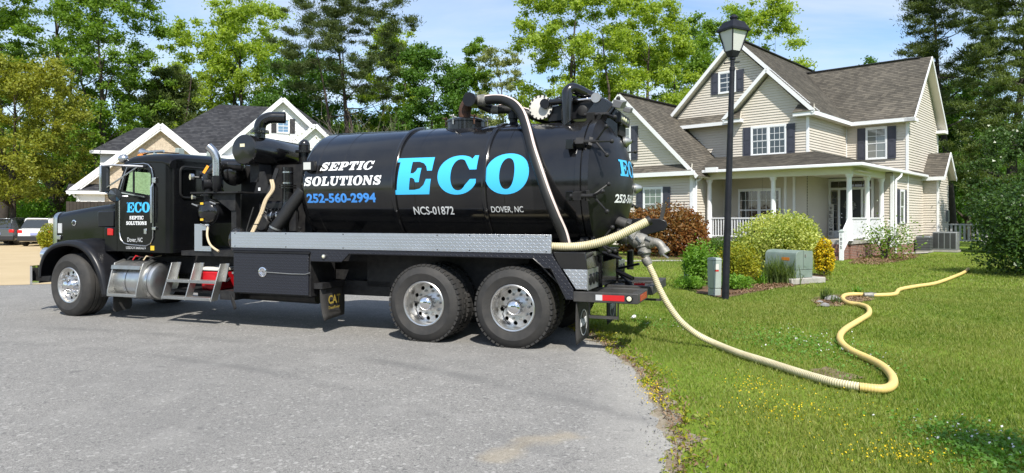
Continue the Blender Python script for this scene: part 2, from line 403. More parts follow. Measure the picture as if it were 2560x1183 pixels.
# slab-serif capitals, unit height
def ell(cx, cy, rx, ry, a0, a1, n, p=2.0):
    out = []
    for i in range(n+1):
        t = math.radians(a0+(a1-a0)*i/n); c, s = math.cos(t), math.sin(t)
        out.append((cx+rx*math.copysign(abs(c)**(2/p), c), cy+ry*math.copysign(abs(s)**(2/p), s)))
    return out
def stroke(pts, ws):
    L, R = [], []
    P = [Vector((*p, 0)) for p in pts]
    for i, p in enumerate(P):
        t = (P[min(i+1, len(P)-1)]-P[max(i-1, 0)]).normalized(); nrm = Vector((-t.y, t.x, 0))*ws[i]/2
        L.append((p.x+nrm.x, p.y+nrm.y)); R.append((p.x-nrm.x, p.y-nrm.y))
    return L+R[::-1]
def glyph(ch):
    if ch == 'E': return 1.0, [[(0,0),(.98,0),(1.0,.40),(.87,.40),(.82,.25),(.72,.15),(.58,.12),(.44,.12),(.44,.44),(.50,.44),(.56,.40),(.59,.32),(.69,.32),(.71,.70),(.61,.70),(.57,.61),(.51,.56),(.44,.56),(.44,.88),(.62,.88),(.75,.83),(.83,.74),(.87,.62),(1.0,.62),(1.0,1),(0,1),(0,.88),(.11,.88),(.11,.12),(0,.12)]]
    if ch == 'O': return 1.08, [ell(.54,.5,.54,.53,0,350,35,2.1), ell(.54,.5,.185,.40,0,350,30,2.2)]
    if ch == 'C':
        o = ell(.53,.5,.53,.53,62,335,34,2.1); i = ell(.55,.5,.20,.40,335,48,24,2.2)
        inner = ell(.55,.5,.21,.41,332-360,-310,24,2.2)
        return 1.0, [o+[(1.01,.37),(.86,.37)]+ell(.56,.5,.22,.42,318,62,22,2.2)+[(.82,.62),(1.0,.62),(1.0,1.02),(.90,1.02),(.85,.92)]]
    if ch == 'I': return .52, [[(0,0),(.52,0),(.52,.14),(.42,.14),(.42,.86),(.52,.86),(.52,1),(0,1),(0,.86),(.10,.86),(.10,.14),(0,.14)]]
    if ch == 'L': return .9, [[(0,0),(.9,0),(.9,.42),(.76,.42),(.70,.15),(.43,.15),(.43,.86),(.56,.86),(.56,1),(0,1),(0,.86),(.11,.86),(.11,.14),(0,.14)]]
    if ch == 'T': return .96, [[(.2,0),(.76,0),(.76,.14),(.64,.14),(.64,.86),(.76,.86),(.83,.62),(.96,.62),(.96,1),(0,1),(0,.62),(.13,.62),(.20,.86),(.32,.86),(.32,.14),(.2,.14)]]
    if ch == 'P': return .95, [[(0,0),(.58,0),(.58,.14),(.43,.14),(.43,.36)]+ell(.62,.68,.33,.32,-90,90,12)+[(0,1),(0,.86),(.11,.86),(.11,.14),(0,.14)], [(.43,.50)]+ell(.54,.68,.10,.18,-90,90,8)+[(.43,.86)]]
    if ch == 'U': return 1.04, [[(0,1),(0,.86),(.1,.86)]+ell(.52,.36,.42,.38,180,360,14)+[(.94,.86),(1.04,.86),(1.04,1),(.66,1),(.66,.86),(.78,.86)]+ell(.58,.36,.20,.20,0,-180,10)+[(.40,.86),(.52,.86),(.52,1)]]
    if ch == 'N': return 1.08, [[(0,0),(.36,0),(.36,.14),(.26,.14),(.26,.66),(.74,0),(.98,0),(.98,.86),(1.08,.86),(1.08,1),(.72,1),(.72,.86),(.82,.86),(.82,.40),(.38,1),(0,1),(0,.86),(.1,.86),(.1,.14),(0,.14)]]
    if ch == 'S':
        c = [(.80,.70),(.72,.84),(.56,.90),(.36,.89),(.22,.80),(.20,.68),(.30,.58),(.50,.50),(.68,.42),(.76,.30),(.72,.17),(.58,.10),(.38,.10),(.22,.17),(.13,.30)]
        w = [.10,.15,.19,.22,.25,.27,.28,.29,.28,.27,.25,.22,.19,.15,.10]
        return .92, [stroke(c, w), [(.72,.62),(.86,.62),(.86,1.0),(.72,1.0)], [(.06,0),(.20,0),(.20,.38),(.06,.38)]]
def slab_text(txt, shear=.0, gap=.08):
    ms = []; x = 0
    for ch in txt:
        if ch == ' ': x += .5; continue
        w, loops = glyph(ch)
        sets = [[lp] for lp in loops] if ch == 'S' else [loops]
        for st in sets: ms.append(curve_mesh([[(p[0]+x+shear*p[1], p[1]) for p in lp] for lp in st]))
        x += w+gap
    return join_meshes(ms)
# big meshes from numpy quads
def quads_mesh(name, V, m, parent=None, kind=None):
    """V (n,k,3) -> mesh of n separate k-sided faces"""
    n, k = V.shape[:2]; me = D.meshes.new(name)
    me.vertices.add(n*k); me.vertices.foreach_set('co', np.ascontiguousarray(V, dtype=np.float32).ravel())
    me.loops.add(n*k); me.loops.foreach_set('vertex_index', np.arange(n*k, dtype=np.int32))
    me.polygons.add(n); me.polygons.foreach_set('loop_start', np.arange(0, n*k, k, dtype=np.int32))
    me.update(calc_edges=True); me.validate()
    o = link(name, me, m, parent)
    if kind: o['kind'] = kind
    return o
def rand_dirs(rng, n):
    d = rng.normal(size=(n, 3)); return d/np.linalg.norm(d, axis=1, keepdims=True)
def leaf_quads(rng, P, size, aspect=.6, up=.35, fold=.25, axis=None, jit=.35):
    """diamond leaves at P; size scalar or array; normals biased upward"""
    n = len(P); a = rand_dirs(rng, n) if axis is None else axis+rng.normal(size=(n, 3))*jit
    a /= np.linalg.norm(a, axis=1, keepdims=True)
    nr = rand_dirs(rng, n); nr[:, 2] += up; b = np.cross(nr, a); b /= np.linalg.norm(b, axis=1, keepdims=True)+1e-9
    nn = np.cross(a, b)
    s = (np.asarray(size)*rng.uniform(.65, 1.3, n))[:, None]
    V = np.empty((n, 4, 3)); V[:, 0] = P-a*s; V[:, 2] = P+a*s; V[:, 1] = P+b*s*aspect+nn*s*fold; V[:, 3] = P-b*s*aspect+nn*s*fold
    return V

def leaf_tris(*a, **k):
    """three-cornered leaves for crowns far away"""
    V = leaf_quads(*a, **k); tip = V[:, 0]; far = V[:, 2]; mid = (tip+far)/2; half = (far-tip)/2
    return np.stack([tip, V[:, 1]+half*.55, V[:, 3]+half*.55], 1)
# ================================================================== ground, road, driveway
def road_mat():
    m, n, l = _nodes('asphalt'); p = n['Principled BSDF']; p.inputs['Roughness'].default_value = .85; p.inputs['Specular IOR Level'].default_value = .3
    t = n.new('ShaderNodeTexCoord'); O = t.outputs['Object']
    def noise(sc, det=5, ro=.6, vec=None):
        z = n.new('ShaderNodeTexNoise'); z.inputs['Scale'].default_value = sc; z.inputs['Detail'].default_value = det; z.inputs['Roughness'].default_value = ro; l.new(vec or O, z.inputs['Vector']); return z.outputs[0]
    def mr(x, a, b, c=0., d=1.):
        r = n.new('ShaderNodeMapRange'); r.inputs[1].default_value = a; r.inputs[2].default_value = b; r.inputs[3].default_value = c; r.inputs[4].default_value = d; l.new(x, r.inputs[0]); return r.outputs[0]
    def mixc(f, a, b, bt='MIX'):
        x = n.new('ShaderNodeMix'); x.data_type = 'RGBA'; x.blend_type = bt
        if isinstance(f, float): x.inputs[0].default_value = f
        else: l.new(f, x.inputs[0])
        for i, c in ((6, a), (7, b)):
            if isinstance(c, tuple): x.inputs[i].default_value = (*c, 1)
            else: l.new(c, x.inputs[i])
        return x.outputs[2]
    def mm(op, a, b=0.):
        q = n.new('ShaderNodeMath'); q.operation = op
        for i, x in enumerate((a, b)):
            if isinstance(x, (int, float)): q.inputs[i].default_value = x
            else: l.new(x, q.inputs[i])
        return q.outputs[0]
    v = n.new('ShaderNodeTexVoronoi'); v.inputs['Scale'].default_value = 130; l.new(O, v.inputs['Vector'])
    sp = n.new('ShaderNodeSeparateColor'); l.new(v.outputs['Color'], sp.inputs[0])
    v2 = n.new('ShaderNodeTexVoronoi'); v2.inputs['Scale'].default_value = 42; l.new(O, v2.inputs['Vector'])
    sp2 = n.new('ShaderNodeSeparateColor'); l.new(v2.outputs['Color'], sp2.inputs[0])
    grain = mm('ADD', mm('MULTIPLY', sp.outputs[0], .5), mm('MULTIPLY', noise(70, 3, .7), .6))
    c = mixc(mr(grain, .25, .85), (.115, .112, .107), (.335, .323, .302))
    c = mixc(mm('MULTIPLY', mr(sp2.outputs[0], .93, .96), .55), c, (.48, .47, .44))          # pale stones
    c = mixc(mm('MULTIPLY', mr(sp2.outputs[1], .95, .97), .5), c, (.06, .06, .06))
    c = mixc(mm('MULTIPLY', mr(noise(.45, 5, .6), .35, .7), .55), c, (.165, .162, .156))       # large blotches
    c = mixc(mm('MULTIPLY', mr(noise(1.6, 4, .55), .5, .75), .3), c, (.33, .32, .30))
    s = n.new('ShaderNodeSeparateXYZ'); l.new(O, s.inputs[0])
    ex = mm('ADD', s.outputs[0], 11.0); ey = mm('SUBTRACT', s.outputs[1], 7.2); er = mm('SQRT', mm('ADD', mm('MULTIPLY', ex, ex), mm('MULTIPLY', ey, ey)))
    er = mm('ADD', er, mm('MULTIPLY', mm('SUBTRACT', noise(2.2, 5, .65), .5), 1.1))
    c = mixc(mm('MULTIPLY', mr(er, 11.6, 12.4), .5), c, (.40, .385, .35))                      # pale grit along the edge
    c = mixc(mm('MULTIPLY', mr(noise(.9, 6, .7), .60, .72), .35), c, (.36, .35, .325))           # worn pale areas
    c = mixc(mm('MULTIPLY', mr(noise(2.6, 3, .5), .70, .74), .45), c, (.075, .075, .075))        # oil drips
    # tan grit left by water: two lobes with ragged edges
    wob = mm('MULTIPLY', mm('SUBTRACT', noise(4, 4), .5), .35)
    def seg(ax, ay, bx, by):
        vx, vy = bx-ax, by-ay; L2 = vx*vx+vy*vy
        px = mm('SUBTRACT', s.outputs[0], ax); py = mm('SUBTRACT', s.outputs[1], ay)
        tt = mm('DIVIDE', mm('ADD', mm('MULTIPLY', px, vx), mm('MULTIPLY', py, vy)), L2); tt = mm('MINIMUM', mm('MAXIMUM', tt, 0.), 1.)
        dx = mm('SUBTRACT', px, mm('MULTIPLY', tt, vx)); dy = mm('SUBTRACT', py, mm('MULTIPLY', tt, vy))
        return mm('ADD', mm('SQRT', mm('ADD', mm('MULTIPLY', dx, dx), mm('MULTIPLY', dy, dy))), wob)
    d = mm('MINIMUM', seg(-.10, 4.83, .13, 5.2), seg(.10, 5.22, .42, 5.32))
    c = mixc(mm('MULTIPLY', mr(d, .16, .02), .27), c, (.42, .33, .19))
    # faint tyre tracks swinging round the turning circle
    for r0, w, k in ((11.05, .10, .42), (9.9, .09, .36), (12.9, .10, .25)):
        px = mm('ADD', s.outputs[0], 10.2); py = mm('SUBTRACT', s.outputs[1], -4.2)
        rr = mm('SQRT', mm('ADD', mm('MULTIPLY', px, px), mm('MULTIPLY', py, py)))
        dd = mm('ABSOLUTE', mm('SUBTRACT', mm('ADD', rr, mm('MULTIPLY', mm('SUBTRACT', noise(.7, 2), .5), .3)), r0+4))
        c = mixc(mm('MULTIPLY', mm('MULTIPLY', mr(dd, w*1.6, w*.3), k), mr(noise(.5, 3), .4, .6)), c, (.09, .09, .09))
    l.new(c, p.inputs['Base Color'])
    b = n.new('ShaderNodeBump'); b.inputs['Strength'].default_value = .55; b.inputs['Distance'].default_value = .012; l.new(grain, b.inputs['Height']); l.new(b.outputs[0], p.inputs['Normal'])
    M['asphalt'] = m
road_mat()
def soil_mat(name, cols, sc=1.2, fine=40, bump=.6):
    m, n, l = _nodes(name); p = n['Principled BSDF']; p.inputs['Roughness'].default_value = .95; p.inputs['Specular IOR Level'].default_value = .15
    t = n.new('ShaderNodeTexCoord'); O = t.outputs['Object']
    z = n.new('ShaderNodeTexNoise'); z.inputs['Scale'].default_value = sc; z.inputs['Detail'].default_value = 6; z.inputs['Roughness'].default_value = .65; l.new(O, z.inputs['Vector'])
    f = n.new('ShaderNodeTexNoise'); f.inputs['Scale'].default_value = fine; f.inputs['Detail'].default_value = 5; f.inputs['Roughness'].default_value = .7; l.new(O, f.inputs['Vector'])
    a = n.new('ShaderNodeMath'); a.operation = 'MULTIPLY_ADD'; a.inputs[1].default_value = .5; l.new(f.outputs[0], a.inputs[0])
    h = n.new('ShaderNodeMath'); h.operation = 'MULTIPLY'; h.inputs[1].default_value = .5; l.new(z.outputs[0], h.inputs[0]); l.new(h.outputs[0], a.inputs[2])
    r = n.new('ShaderNodeValToRGB'); k = len(cols)
    r.color_ramp.elements[0].position = .32; r.color_ramp.elements[0].color = (*cols[0], 1); r.color_ramp.elements[1].position = .68; r.color_ramp.elements[1].color = (*cols[-1], 1)
    for i in range(1, k-1): e = r.color_ramp.elements.new(.32+.36*i/(k-1)); e.color = (*cols[i], 1)
    l.new(a.outputs[0], r.inputs[0]); l.new(r.outputs[0], p.inputs['Base Color'])
    b = n.new('ShaderNodeBump'); b.inputs['Strength'].default_value = bump; b.inputs['Distance'].default_value = .03; l.new(f.outputs[0], b.inputs['Height']); l.new(b.outputs[0], p.inputs['Normal'])
    M[name] = m
soil_mat('lawn', [(.072, .136, .012), (.118, .190, .018), (.165, .220, .028), (.215, .22, .055)], .8, 30)
soil_mat('mulch', [(.05, .03, .02), (.13, .08, .05), (.24, .16, .11)], 3, 35)
soil_mat('dirt_edge', [(.14, .10, .06), (.27, .23, .17), (.38, .35, .30)], 4, 50)
soil_mat('driveway', [(.37, .29, .18), (.43, .34, .21), (.48, .385, .25)], .5, 60, .15)
soil_mat('bare_soil', [(.10, .07, .045), (.2, .15, .10), (.30, .24, .17)], 3, 30)

def sheet(name, pts, z, m, kind='structure', parent=None):
    me = D.meshes.new(name); bm = bmesh.new(); f = bm.faces.new([bm.verts.new((p[0], p[1], z)) for p in pts])
    if f.normal.z < 0: f.normal_flip()
    f.normal_update()
    if f.normal.z < 0: f.normal_flip()
    bm.to_mesh(me); bm.free(); o = link(name, me, m, parent)
    if kind: o['kind'] = kind
    return o
sheet('ground', [(-900, -300), (900, -300), (900, 1500), (-900, 1500)], -.012, 'lawn')
RC = (-11.0, 7.2); RR = 12.33
rj = random.Random(3)
def road_edge(extra=0., amp=.05, seed=1):
    r = random.Random(seed); ph = [r.uniform(0, 6.3) for _ in range(5)]
    a0 = math.atan2(4.3-RC[1], .97-RC[0]); out = []
    for i in range(360):
        a = a0+(math.pi-a0)*i/359
        w = sum(math.sin(a*k+ph[j]) for j, k in enumerate((23, 61, 97, 151, 230)))*amp/2.5+r.uniform(-1, 1)*amp*.4
        R = RR+extra+w; out.append((RC[0]+R*math.cos(a), RC[1]+R*math.sin(a)))
    s = r
    st = [(.97+extra*1.0+s.uniform(-1, 1)*amp+.0, 4.2-.35*i) for i in range(0, 60)][::-1]
    return [(-40, -44), (1.2, -44)]+[(p[0]-.0, p[1]) for p in st]+out+[(-40, 7.2)]
sheet('road', road_edge(), 0.0, 'asphalt')
sheet('road_shoulder', road_edge(.16, .13, 5), -.006, 'dirt_edge')
sheet('driveway', [(-13.6, 16.9), (-9.6, 18.3), (-12.5, 26), (-17.5, 39), (-19, 48), (-44, 52), (-48, 38), (-30, 27), (-18.5, 15.4)], .006, 'driveway')
# ================================================================== the tank truck
TR = thing('tank_truck', (.02, 8.88, 0), math.radians(-20.5), 'long black septic tank truck with blue ECO lettering parked on the asphalt', 'truck')
def part(mb, name, m, parent=None, **k): return mb.build(name, m, parent or TR, **k)
def flat_to(me, fn, name, m, parent):
    for v in me.vertices: v.co = fn(v.co.x, v.co.y)
    me.update(); return link(name, me, m, parent)
def panel(name, loops, fn, thick, m, parent=None, bevel=0):
    """plate with holes: flat outline -> placed by fn(u, v, w) with thickness"""
    me = curve_mesh(loops); bm = bmesh.new(); bm.from_mesh(me)
    r = bmesh.ops.extrude_face_region(bm, geom=bm.faces[:])
    for v in [g for g in r['geom'] if isinstance(g, bmesh.types.BMVert)]: v.co.z += thick
    for v in bm.verts: v.co = fn(v.co.x, v.co.y, v.co.z)
    bmesh.ops.recalc_face_normals(bm, faces=bm.faces[:])
    bm.to_mesh(me); bm.free(); me.update(); return link(name, me, m, parent or TR, bevel)
def rrect(x0, x1, y0, y1, r, n=5):
    out = []
    for cx, cy, a in ((x1-r, y1-r, 0), (x0+r, y1-r, 90), (x0+r, y0+r, 180), (x1-r, y0+r, 270)):
        out += [(cx+r*math.cos(math.radians(a+90*i/n)), cy+r*math.sin(math.radians(a+90*i/n))) for i in range(n+1)]
    return out
def circ(cx, cy, r, n=16): return [(cx+r*math.cos(2*PI*i/n), cy+r*math.sin(2*PI*i/n)) for i in range(n)]
side = lambda y: (lambda u, v, w=0: Vector((u, y+w, v)))
back = lambda x: (lambda u, v, w=0: Vector((x+w, u, v)))
# ---- chassis
for y in (.80, 1.58): part(MB().box(-9.2, .95, y, y+.08, .74, 1.03), 'frame_rail', 'black_metal')
for x in (-6.6, -5.2, -3.9, -2.4, -.66): part(MB().box(x-.06, x+.06, .88, 1.58, .80, .98), 'cross_member', 'black_metal')
part(MB().cyl((-8.25, .3, .5), (-8.25, 2.14, .5), .07), 'front_axle', 'black_metal')
for x in (-1.32, -.02):
    b = MB().cyl((x, .25, .525), (x, 2.19, .525), .10); b.ball((x, 1.22, .53), .25); part(b, 'drive_axle', 'black_metal')
b = MB().cyl((-7.2, 1.22, .75), (-1.3, 1.22, .60), .06); part(b, 'drive_shaft', 'black_metal')
part(MB().box(-2.6, -.0, .62, .66, .66, 1.18), 'inner_skirt', 'black_metal'); part(MB().box(-2.9, .9, .1, 2.34, 1.20, 1.24), 'deck_plate', 'black_metal')
part(MB().box(-3.15, -2.2, .62, 1.82, .52, .74), 'transfer_box', 'black_metal')
part(MB().box(-4.5, -3.2, .95, 1.5, .55, .9), 'gearbox', 'black_metal')

# ---- wheels
def tyre_profile(R, w, rim):
    e = w
    return [(rim, .02), (rim+.02, .0), (rim+.06, -.012), ((R+rim)/2, -.03), (R-.085, -.018), (R-.035, .008), (R-.012, .03), (R, .055), (R, e*.28), (R-.014, e*.285), (R-.014, e*.33), (R, e*.335), (R+.002, e*.48), (R-.014, e*.485), (R-.014, e*.52), (R+.002, e*.525), (R, e*.66), (R-.014, e*.665), (R-.014, e*.71), (R, e*.715), (R, e-.055), (R-.012, e-.03), (R-.05, e), ((R+rim)/2, e+.02), (rim, e-.02)]
def make_wheel(x, y, R, w, dish, front=False, flip=False, steer=0, lugs=True):
    rim = .300
    tread_n = 46
    t = MB().lathe(tyre_profile(R, w, rim), (0, 0, 0), (0, 1, 0), 56, False, False)
    if not front:
        for k in range(tread_n):          # shoulder blocks
            a = 2*PI*k/tread_n; da = 2*PI/tread_n*.36
            for y0, y1 in ((.012, .085), (w-.085, w-.012)):
                pts = []
                for r0, r1, yy in ((R-.02, R+.007, y0), (R-.004, R+.009, y1)):
                    for aa in (a-da, a+da): pts.append((r0, aa, yy))
                    for aa in (a+da, a-da): pts.append((r1, aa, yy))
                V = [(r*math.sin(q), yy, r*math.cos(q)) for r, q, yy in pts]
                t.add(V, [(0,1,2,3), (7,6,5,4), (0,4,5,1), (1,5,6,2), (2,6,7,3), (3,7,4,0)])
    o = t.build('wheel', 'rubber', TR, ang=28); o.location = (x, y, R-.012)
    o.rotation_euler = (0, 0, (PI if flip else 0)+steer)
    # barrel and lip
    b = MB().lathe([(rim+.004, .03), (rim+.012, .004), (rim, -.006), (rim-.014, -.002), (rim-.022, .02), (rim-.03, .05), (rim-.034, dish*.75), (rim-.036, dish+.01)], (0, 0, 0), (0, 1, 0), 48, False, False)
    b.build('rim', 'wheel_alu', o)
    dm = MB(); NS = 24                    # disc plate with ten hand holes, built sector by sector
    for k in range(10):
        ac = 2*PI*k/10+.2; hw = PI/10; r0, r1, rh = .10, .268, .222; inner = []; outer_ = []
        for i in range(NS):
            f = 2*PI*i/NS; cx, cz = math.cos(f), math.sin(f)
            inner.append((ac+.029*cx/rh, rh+.029*cz))
            tx = hw/abs(cx) if abs(cx) > 1e-9 else 1e9; sc = rh
            tz = (r1-rh)/cz if cz > 1e-9 else ((r0-rh)/cz if cz < -1e-9 else 1e9)
            t = min(tx*sc, tz); outer_.append((ac+cx*t/sc, rh+cz*t))
        for a_, r_c in ((-hw, r1), (hw, r1), (-hw, r0), (hw, r0)):   # snap nearest samples to the corners
            j = min(range(NS), key=lambda q: abs(outer_[q][0]-ac-a_)*rh+abs(outer_[q][1]-r_c)); outer_[j] = (ac+a_, r_c)
        def W_(q): return (q[1]*math.cos(q[0]), dish-.012*math.exp(-((q[1]-.17)/.05)**2), q[1]*math.sin(q[0]))
        dm.add([W_(q) for q in inner]+[W_(q) for q in outer_]+[(p[0], p[1]+.02, p[2]) for p in map(W_, inner)], [(i, NS+i, NS+(i+1) % NS, (i+1) % NS) for i in range(NS)]+[(i, (i+1) % NS, 2*NS+(i+1) % NS, 2*NS+i) for i in range(NS)])
    dme = dm.build('wheel_disc', 'wheel_alu', o, ang=50)
    wm = dme.modifiers.new('w', 'WELD'); wm.merge_threshold = .0005
    MB().lathe([(.27, 0), (.27, .05)], (0, dish+.05, 0), (0, 1, 0), 24).build('brake_drum', 'dark_void', o)
    hub = MB()
    if front:
        hub.lathe([(.105, dish), (.105, dish-.05), (.085, dish-.075), (.07, dish-.13), (.03, dish-.145)], (0, 0, 0), (0, 1, 0), 20, True, True)
    else:
        hub.lathe([(.118, dish), (.112, dish-.07), (.108, dish-.10), (.10, dish-.15), (.08, dish-.175), (.045, dish-.19)], (0, 0, 0), (0, 1, 0), 24, True, True)
    hub.build('hub_cap', 'chrome', o)
    if lugs:
        lm = MB()
        if front: lm.lathe([(.022, dish), (.022, dish-.04), (.017, dish-.075), (.006, dish-.095)], (0, 0, 0), (0, 1, 0), 8)
        else: lm.lathe([(.020, dish-.005), (.020, dish-.03), (.012, dish-.031), (.012, dish-.06)], (0, 0, 0), (0, 1, 0), 6)
        l0 = None
        for k in range(10):
            a = 2*PI*k/10
            if l0 is None: l0 = q_ = lm.build('lug_nut', 'chrome' if front else 'alu_dull', o)
            else: q_ = l0.copy(); COL.objects.link(q_)
            q_.location = (.1675*math.cos(a), 0, .1675*math.sin(a))
    if not front and not flip:
        tb = MB().tube([(-.115, dish-.13, .0), (-.15, dish-.10, -.03), (-.19, dish-.06, -.10), (-.17, dish-.03, -.18), (-.1, dish-.02, -.25)], .006, 6)
        tb.cyl((-.10, dish-.14, .005), (-.17, dish-.15, .02), .014, n=8); tb.build('air_line', 'rubber_hose', o)
    return o
make_wheel(-.02, .0, .535, .27, .205); make_wheel(-1.32, .0, .535, .27, .205)
make_wheel(-.02, .33, .535, .27, .205, lugs=False); make_wheel(-1.32, .33, .535, .27, .205, lugs=False)
make_wheel(-.02, 2.44, .535, .27, .205, flip=True, lugs=False); make_wheel(-1.32, 2.44, .535, .27, .205, flip=True, lugs=False)
make_wheel(-.02, 2.11, .535, .27, .205, flip=True, lugs=False); make_wheel(-1.32, 2.11, .535, .27, .205, flip=True, lugs=False)
make_wheel(-8.24, .06, .545, .42, .07, front=True, steer=math.radians(-5)); make_wheel(-8.24, 2.38, .545, .42, .07, front=True, flip=True, steer=math.radians(-5), lugs=False)

# ---- cab
CY0, CY1 = .22, 2.22
outer = [(-7.30, 1.14), (-6.22, 1.12), (-6.22, 2.66), (-7.0, 2.68), (-7.10, 2.62), (-7.32, 2.10)]
win = [(-7.145, 2.16), (-6.545, 2.075), (-6.515, 2.12), (-6.515, 2.42), (-6.56, 2.50), (-6.63, 2.525), (-6.98, 2.54), (-7.05, 2.50)]
for y, nm in ((CY0, 'cab_side'), (CY1-.05, 'cab_side')): panel(nm, [outer, win], side(y), .05, 'cab_paint')
for y in (CY0+.02, CY1-.04): panel('side_window', [win], side(y), .008, 'cab_glass')
# door outline, trim and hardware
dw = [(-7.215, 1.45), (-7.19, 1.34), (-7.11, 1.27), (-7.0, 1.25), (-6.62, 1.232), (-6.52, 1.27), (-6.465, 1.36), (-6.46, 1.5), (-6.46, 2.40), (-6.49, 2.52), (-6.56, 2.59), (-6.66, 2.612), (-7.02, 2.60), (-7.11, 2.42), (-7.215, 2.13)]
door = panel('door', [dw, [(u*1.0, v) for u, v in win]], side(CY0-.014), .012, 'cab_paint')
part(MB().tube([(p[0], CY0-.016, p[1]) for p in dw+dw[:1]], .0095, 6), 'door_seal', 'stainless', door)
part(MB().bar((-6.905, CY0-.004, 2.12), (-6.905, CY0-.004, 2.54), .028, .02, (0, 1, 0)), 'window_divider', 'black_satin', door)
part(MB().box(-6.655, -6.595, CY0-.03, CY0-.012, 1.43, 1.52), 'handle', 'stainless', door, bevel=.008)
part(MB().tube([(-6.455, CY0-.05, 1.62), (-6.455, CY0-.06, 1.75), (-6.455, CY0-.06, 2.20), (-6.455, CY0-.02, 2.27)], .016, 8), 'grab_bar', 'stainless')
for z in (2.32, 1.50, 2.28):
    part(MB().box(-6.47, -6.39, CY0-.035, CY0, z, z+.05), 'door_hinge', 'stainless', door, bevel=.006)
part(MB().bar((-7.20, CY0-.03, 2.135), (-6.62, CY0-.03, 2.05), .03, .02), 'sill_trim', 'stainless', door)
# rounded rear corners, back wall with window, roof, front
for y0, s in ((CY0, 1), (CY1, -1)):
    m_ = MB(); pts = [(-6.22-.002, y0)]+[(-6.22+.12*math.sin(math.radians(a)), y0+s*.12*(1-math.cos(math.radians(a)))) for a in range(0, 91, 10)]+[(-6.22, y0+s*.12)]
    m_.prism(pts, 'z', 1.12, 2.66); part(m_, 'cab_corner', 'cab_paint', ang=40)
bw = rrect(.42, 2.02, 2.04, 2.56, .09)
panel('cab_back', [[(CY0+.12, 1.12), (CY1-.12, 1.12), (CY1-.12, 2.66), (CY0+.12, 2.66)], bw], back(-6.15), .05, 'cab_paint')
panel('rear_window', [bw], back(-6.12), .006, 'dark_glass')
part(MB().tube([(-6.095, p[0], p[1]) for p in bw+bw[:1]], .018, 6), 'window_gasket', 'rubber_hose')
r_ = MB()
def roof_sec(x, z, ov=0.):
    w0, w1 = CY0-.0-ov, CY1+.0+ov
    return [(x, w0, z-.16), (x, w0-.012, z-.10), (x, w0+.03, z-.04), (x, w0+.12, z-.005), (x, w0+.35, z+.025), (x, 1.22, z+.045), (x, w1-.35, z+.025), (x, w1-.12, z-.005), (x, w1-.03, z-.04), (x, w1+.012, z-.10), (x, w1, z-.16)]
secs = [roof_sec(-7.18, 2.66), roof_sec(-7.10, 2.72), roof_sec(-6.95, 2.765), roof_sec(-6.6, 2.78), roof_sec(-6.28, 2.765), roof_sec(-6.16, 2.735), roof_sec(-6.10, 2.68)]
k = len(secs[0]); vs_ = sum(secs, []); fs_ = []
for j in range(len(secs)-1):
    for i in range(k-1): fs_.append((j*k+i, j*k+i+1, (j+1)*k+i+1, (j+1)*k+i))
fs_ += [tuple(range(k)), tuple(range((len(secs)-1)*k, len(secs)*k))[::-1]]
r_.add(vs_, fs_); part(r_, 'cab_roof', 'cab_paint', ang=50)
part(MB().box(-7.34, -7.28, CY0, CY1, 1.14, 2.08), 'cab_front', 'cab_paint')
panel('windshield', [[(CY0+.05, 0), (1.2, 0), (1.2, .6), (CY0+.12, .58)], [(1.24, 0), (CY1-.05, 0), (CY1-.12, .58), (1.24, .6)]], lambda u, v, w: Vector((-7.31+v*.42+w, u, 2.09+v*.93)), .006, 'cab_glass')
part(MB().hexa([(-7.33, 1.19, 2.06), (-7.29, 1.19, 2.06), (-7.29, 1.25, 2.06), (-7.33, 1.25, 2.06)], [(-7.10, 1.19, 2.66), (-7.06, 1.19, 2.66), (-7.06, 1.25, 2.66), (-7.10, 1.25, 2.66)]), 'windshield_post', 'cab_paint')
part(MB().box(-7.30, -6.15, CY0+.05, CY1-.05, 1.13, 1.2), 'cab_floor', 'black_metal')
for y in (.5, 1.45): part(MB().hexa([(-6.75, y, 1.5), (-6.3, y, 1.5), (-6.3, y+.5, 1.5), (-6.75, y+.5, 1.5)], [(-6.42, y, 2.1), (-6.3, y, 2.1), (-6.3, y+.5, 2.1), (-6.42, y+.5, 2.1)]), 'seat', 'black_satin', bevel=.03)
sw = MB(); sw.tube([(-6.95+.06*math.sin(a), .75+.22*math.cos(a), 1.98+.2*math.sin(a)) for a in [2*PI*i/20 for i in range(21)]], .014, 6); part(sw, 'steering_wheel', 'black_satin')
# roof horn, lamps
h_ = MB().ball((-7.24, .30, 2.715), .088, 16, 10, (1.05, .9, .85)); h_.cyl((-7.22, .30, 2.70), (-7.02, .36, 2.66), .02); part(h_, 'cowl_lamp', 'stainless')
hn = MB().lathe([(.075, 0), (.05, .06), (.026, .14), (.022, .5)], (-7.18, .62, 2.845), (1, .0, .02), 16); hn.box(-6.9, -6.86, .60, .64, 2.76, 2.84); part(hn, 'air_horn', 'stainless')
part(MB().cyl((-6.95, .62, 2.85), (-6.9, 1.15, 2.87), .012, n=6), 'roof_bar', 'rusty')
for p in ((-6.95, 1.22, 2.86), (-6.85, 1.86, 2.85)):
    l_ = MB().box(p[0]-.04, p[0]+.04, p[1]-.07, p[1]+.07, p[2], p[2]+.11); l_.box(p[0]-.015, p[0]+.015, p[1]-.02, p[1]+.02, p[2]-.07, p[2]); part(l_, 'roof_lamp', 'util_grey', bevel=.01)
part(MB().ball((-7.14, .55, 2.78), .045, 10, 6, (1.4, 1, .8)), 'marker_lamp', 'amber_lens')
